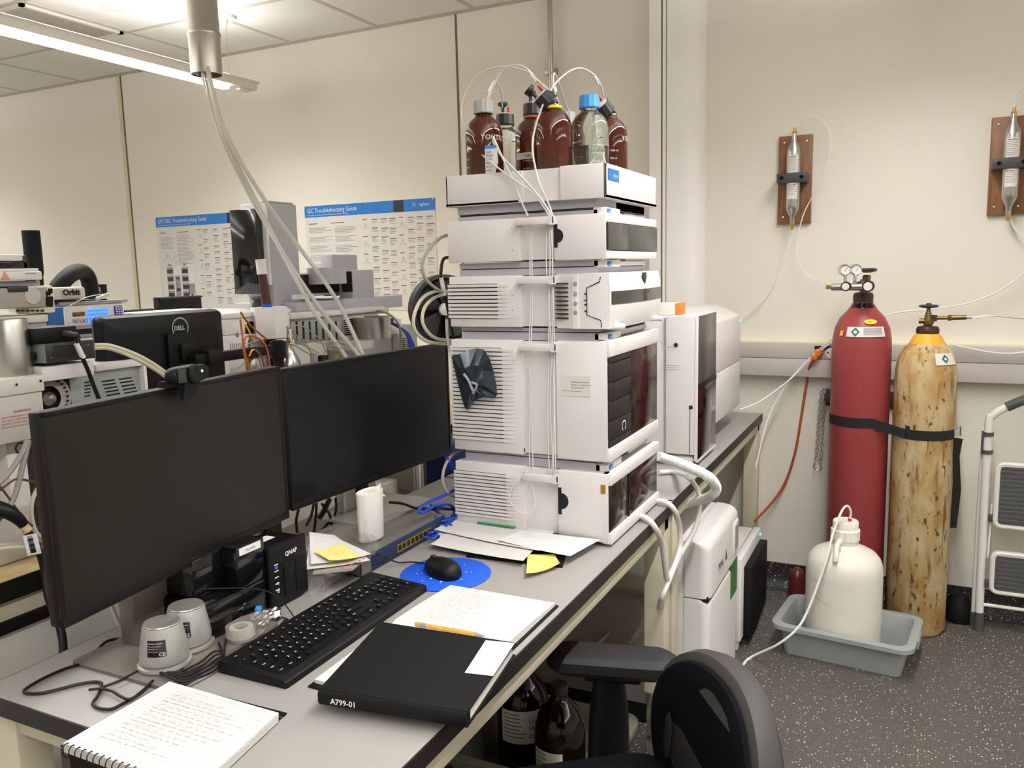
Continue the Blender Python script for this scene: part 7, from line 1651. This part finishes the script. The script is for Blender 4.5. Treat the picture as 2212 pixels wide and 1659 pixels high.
M().obox(P(695, 776, x=CXX), (.018, .03, .028), .3, .003).make('lever', 'black_plastic', vb)
M().cyl(P(676, 768, x=CXX), P(680, 760, x=CXX), .006, n=8).make('nut', 'chrome', vb)
for px, py in ((644, 732), (664, 737), (704, 742), (716, 737)):
    M().obox(P(px, py, x=CXX), (.008, .014, .008), .2, .001).make('union', 'chrome', vb)
for k, pts in enumerate([[(517, 680), (520, 675), (530, 690), (548, 710), (575, 732)], [(519, 690), (522, 712), (526, 745), (534, 780), (545, 810)], [(527, 745), (530, 730), (543, 725), (565, 735), (578, 760), (584, 800)], [(538, 770), (545, 757), (555, 758), (566, 775), (574, 805)], [(525, 740), (528, 770), (540, 805)], [(530, 700), (538, 715), (542, 725)]]):
    cap_(pts, .0028, 'copper' if k != 5 else 'collar_yellow', 'copper wire lead looping above the left monitor' if k != 5 else 'short yellow sleeve on the copper leads', CXX+.05, 'copper leads' if k != 5 else None)
cap_([(535, 775), (510, 800), (475, 818), (440, 828)], .0016, 'cable_grey', 'thin lead running down to the webcam monitor edge', CXX+.05)
# ---- desk fan and cables beside the stack
df = thing('desk_fan', 'dark desk fan with a pale hub behind the stack', 'fan', (-1.5, 2.9, B2))
FXX = -1.60; fq = P(958, 668, x=FXX)
rf = .13
m_ = M().lathe([(rf, -.03), (rf, .03), (rf-.012, .036), (rf-.012, -.03)], fq, axis=(.75, -.65, 0), n=40, cap=False); m_.make('hoop', 'charcoal', df)
ax_ = Vector((.75, -.65, 0)).normalized(); u_ = ax_.cross(ZP).normalized()
M().lathe([(rf-.012, 0), (0, .002)], fq-ax_*.02, axis=ax_, n=40, cap=False).make('rear_grille', 'black_plastic', df)
for k in range(5):
    a = 2*PI*k/5; e1 = u_*math.cos(a)+ZP*math.sin(a); e2 = u_*math.cos(a+.9)+ZP*math.sin(a+.9)
    M().prism([fq+e1*.02, fq+e1*.11, fq+(e1+e2).normalized()*.115+ax_*.012, fq+e2*.10+ax_*.018, fq+e2*.03+ax_*.01], ax_*.002).make('blade', 'charcoal', df)
M().lathe([(.024, 0), (.022, .014), (0, .018)], fq+ax_*.012, axis=ax_, n=24).make('hub', 'off_white', df)
M().box(fq.x-.05, fq.x+.05, fq.y-.05, fq.y+.05, B2-.03, B2-.0).cyl((fq.x, fq.y, B2), (fq.x, fq.y, fq.z-rf), .012).make('stand', 'black_plastic', df)
CB = -1.25
def cb_(pts, r, mt, label, X=CB, g=None, nm='cable'): return solo(nm, M().tube([P(*q, x=X) for q in pts], r, n=8), mt, label, 'cable', g)
cb_([(970, 507), (950, 515), (925, 540), (912, 570), (918, 600), (940, 622), (958, 632), (975, 640)], .0042, 'cable_grey', 'grey cable looping out behind the column compartment', -1.10)
cb_([(972, 555), (958, 560), (953, 580), (953, 605), (962, 640), (970, 680), (978, 718), (982, 740)], .0044, 'cable_black', 'black power cable hanging behind the stack', -1.10)
cb_([(953, 600), (957, 620), (961, 637)], .0056, 'white_print', 'white paper label wrapped on the black power cable', -1.098, nm='cable_label')
cb_([(975, 630), (940, 630), (912, 645), (895, 680), (896, 712), (918, 735), (950, 742), (985, 742)], .0045, 'cable_beige', 'outer beige cable loop in front of the desk fan', -1.14)
cb_([(975, 636), (945, 640), (920, 660), (912, 690), (922, 715), (945, 732), (985, 736)], .0045, 'cable_beige', 'inner beige cable loop in front of the desk fan', -1.13)
cb_([(965, 690), (966, 720), (970, 750), (975, 770)], .004, 'cable_white', 'white lead hanging down beside the desk fan', -1.12)
cb_([(1000, 972), (975, 985), (960, 1010), (956, 1040), (965, 1062), (985, 1075), (1002, 1080)], .0042, 'cable_grey', 'grey cable bowing out beside the pump module', -1.085)
cb_([(966, 990), (978, 1010), (990, 1035), (985, 1055), (960, 1070), (925, 1085), (905, 1100), (912, 1108), (940, 1092), (970, 1090), (982, 1105), (970, 1120), (940, 1118)], .0042, 'cable_blue', 'thick blue network cable dropping beside the pump module', -1.085)
for k, pts in enumerate([[(900, 1098), (935, 1100), (958, 1122), (975, 1135)], [(930, 1090), (948, 1105), (965, 1135)], [(945, 1128), (970, 1122), (985, 1112), (975, 1100), (940, 1095), (915, 1112)], [(948, 1135), (968, 1132), (982, 1122)], [(846, 1092), (870, 1098), (890, 1106)], [(925, 1152), (945, 1148), (938, 1162), (915, 1160)], [(918, 1145), (930, 1155), (950, 1158)]]):
    solo('patch_cable', M().tube([P(a, b, z=BZ+.02+.004*(k % 3)) for a, b in pts], .0032, n=7), 'cable_blue', 'blue network cable in the tangle behind the switch', 'cable', 'blue network cables')
cb_([(984, 1098), (975, 1100), (955, 1100), (940, 1098)], .0032, 'cable_black', 'black plug lead with white sleeve by the pump module', -1.08)
cb_([(842, 1085), (870, 1088), (900, 1098), (940, 1100)], .0036, 'cable_black', 'black cable lying along the back of the switch', -1.16)
# books / binders at the far end, seen under the right monitor
for k, (px, mt_) in enumerate(((893, 'cable_grey'), (899, 'old_grey'), (905, 'off_white'), (911, 'old_grey'), (917, 'panel_dark'))):
    solo('binder', M().box(-1.60, -1.44, P(px, 1030, x=-1.44).y, P(px+5, 1030, x=-1.44).y, P(px, 1062, x=-1.44).z, P(px, 1000, x=-1.44).z+.12, .002), mt_, 'thin upright binder standing behind the right monitor', 'binder', 'row of thin binders')
solo('blue_crate', M().box(-1.62, -1.42, P(962, 1000, x=-1.42).y, P(1010, 1000, x=-1.42).y, .70, P(980, 960, x=-1.42).z, .004), mat('crate_blue', (22, 36, 92), .5), 'dark blue crate in the gap behind the stack', 'crate')
solo('beige_cabinet', M().box(-1.69, -1.50, 1.50, 2.60, .0, .80, .004), 'inst_warm', 'low pale cabinet filling the gap behind the monitors', 'cabinet')
# black cables dropping behind the right monitor
for k, pts in enumerate([[(645, 1100), (640, 1125), (642, 1150)], [(678, 1088), (672, 1115), (662, 1135)], [(684, 1086), (682, 1120), (678, 1152)], [(712, 1078), (696, 1110), (690, 1118)], [(725, 1075), (726, 1100), (718, 1130)], [(740, 1108), (715, 1125), (690, 1150)], [(695, 1088), (712, 1112), (716, 1135)]]):
    solo('monitor_cable', M().tube([P(a, b, x=-1.33) for a, b in pts], .0036 if k != 3 else .007, n=7), 'cable_black', 'black cable hanging behind the right monitor', 'cable', 'black monitor cables')
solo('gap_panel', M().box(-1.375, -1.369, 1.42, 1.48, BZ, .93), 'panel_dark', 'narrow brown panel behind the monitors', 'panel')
# ---- cables round the oven at far left
LX = -1.70
def lc(pts, r, mt, label, g=None, X=LX, nm='cable'): return solo(nm, M().tube([P(*q, x=X) for q in pts], r, n=8), mt, label, 'cable', g)
lc([(60, 950), (50, 975), (28, 1010), (0, 1042), (-30, 1062)], .006, 'cable_grey', 'thick grey cable slanting left under the steel oven')
lc([(62, 950), (54, 985), (42, 1035), (30, 1075), (12, 1105), (-12, 1130)], .006, 'cable_grey', 'thick grey cable dropping steeply under the steel oven')
lc([(0, 1060), (18, 1045), (36, 1035), (60, 1038), (85, 1046)], .0025, 'cable_brown', 'upper thin brown lead behind the left monitor')
lc([(-5, 1045), (15, 1070), (40, 1105), (65, 1132), (85, 1140), (105, 1140)], .0025, 'cable_brown', 'lower thin brown lead behind the left monitor')
cl = thing('cable_coil', 'coiled beige cable standing beside the steel oven', 'cable', P(88, 1130, x=LX))
for k in range(6):
    c = P(90+k*1.5, 1110, x=LX-.01*k)
    M().tube([Vector((c.x, c.y+math.cos(a)*(.022+.002*k), c.z+math.sin(a)*(.052+.003*k))) for a in [2*PI*j/14+.4 for j in range(15)]], .004, n=7, per=3).make('turn', 'cable_beige', cl)
pw = thing('power_lead', 'heavy black power lead with a barcode tag running down past the bench edge', 'cable', P(60, 1180, x=-1.69))
M().tube([P(-20, 1095, x=-1.70), P(15, 1105, x=-1.68), P(38, 1120, x=-1.67), P(52, 1135, x=-1.665)], .015, n=12, taper=lambda f: 1.2-.5*f).make('connector', 'black_plastic', pw)
M().cyl(P(50, 1133, x=-1.665), P(60, 1148, x=-1.662), .0095, n=12).make('sleeve', 'ply', pw)
M().tube([P(60, 1148, x=-1.662), P(75, 1175, x=-1.66), P(90, 1205, x=-1.655), P(98, 1240, x=-1.65), P(105, 1290, x=-1.63), P(125, 1340, x=-1.60), P(135, 1380, x=-1.58), P(137, 1420, x=-1.56)], .0085, n=10).make('lead', 'cable_black', pw)
q = [P(49, 1158, x=-1.645), P(79, 1152, x=-1.645), P(90, 1195, x=-1.645), P(60, 1201, x=-1.645)]
tgq = M().prism(q, (-.001, 0, 0)).make('barcode_tag', 'white_print', pw)
m_ = M(); e1 = (q[1]-q[0]); e2 = (q[3]-q[0])
for k in range(17):
    a = q[0]+e1*.25+e2*(.08+.05*k)+Vector((.0008, 0, 0)); m_.ribbon([a, a+e1*.4], random.choice((.0008, .0016, .0022)), (1, 0, 0))
m_.make('barcode', 'black_print', tgq)
lc([(-30, 1192), (10, 1184), (50, 1182), (90, 1184), (106, 1196)], .0045, 'cable_white', 'white cable lying along the plywood bench edge', X=-1.74)
lc([(-30, 1180), (20, 1176), (60, 1178), (100, 1182)], .0035, 'cable_white', 'second white cable lying on the plywood bench', X=-1.76)
lc([(236, 1300), (244, 1318), (258, 1350)], .004, 'cable_white', 'white cable end poking up behind the left monitor', X=-1.36)
lc([(352, 1272), (370, 1262), (384, 1240), (388, 1228)], .004, 'cable_white', 'white cable bending under the left monitor', X=-1.33)
lc([(390, 1230), (400, 1245), (395, 1280), (385, 1300)], .004, 'cable_black', 'black cable hanging under the left monitor', X=-1.34)
lc([(405, 1222), (420, 1228), (436, 1220), (440, 1205)], .003, 'cable_grey', 'grey plug lead under the left monitor', X=-1.31)
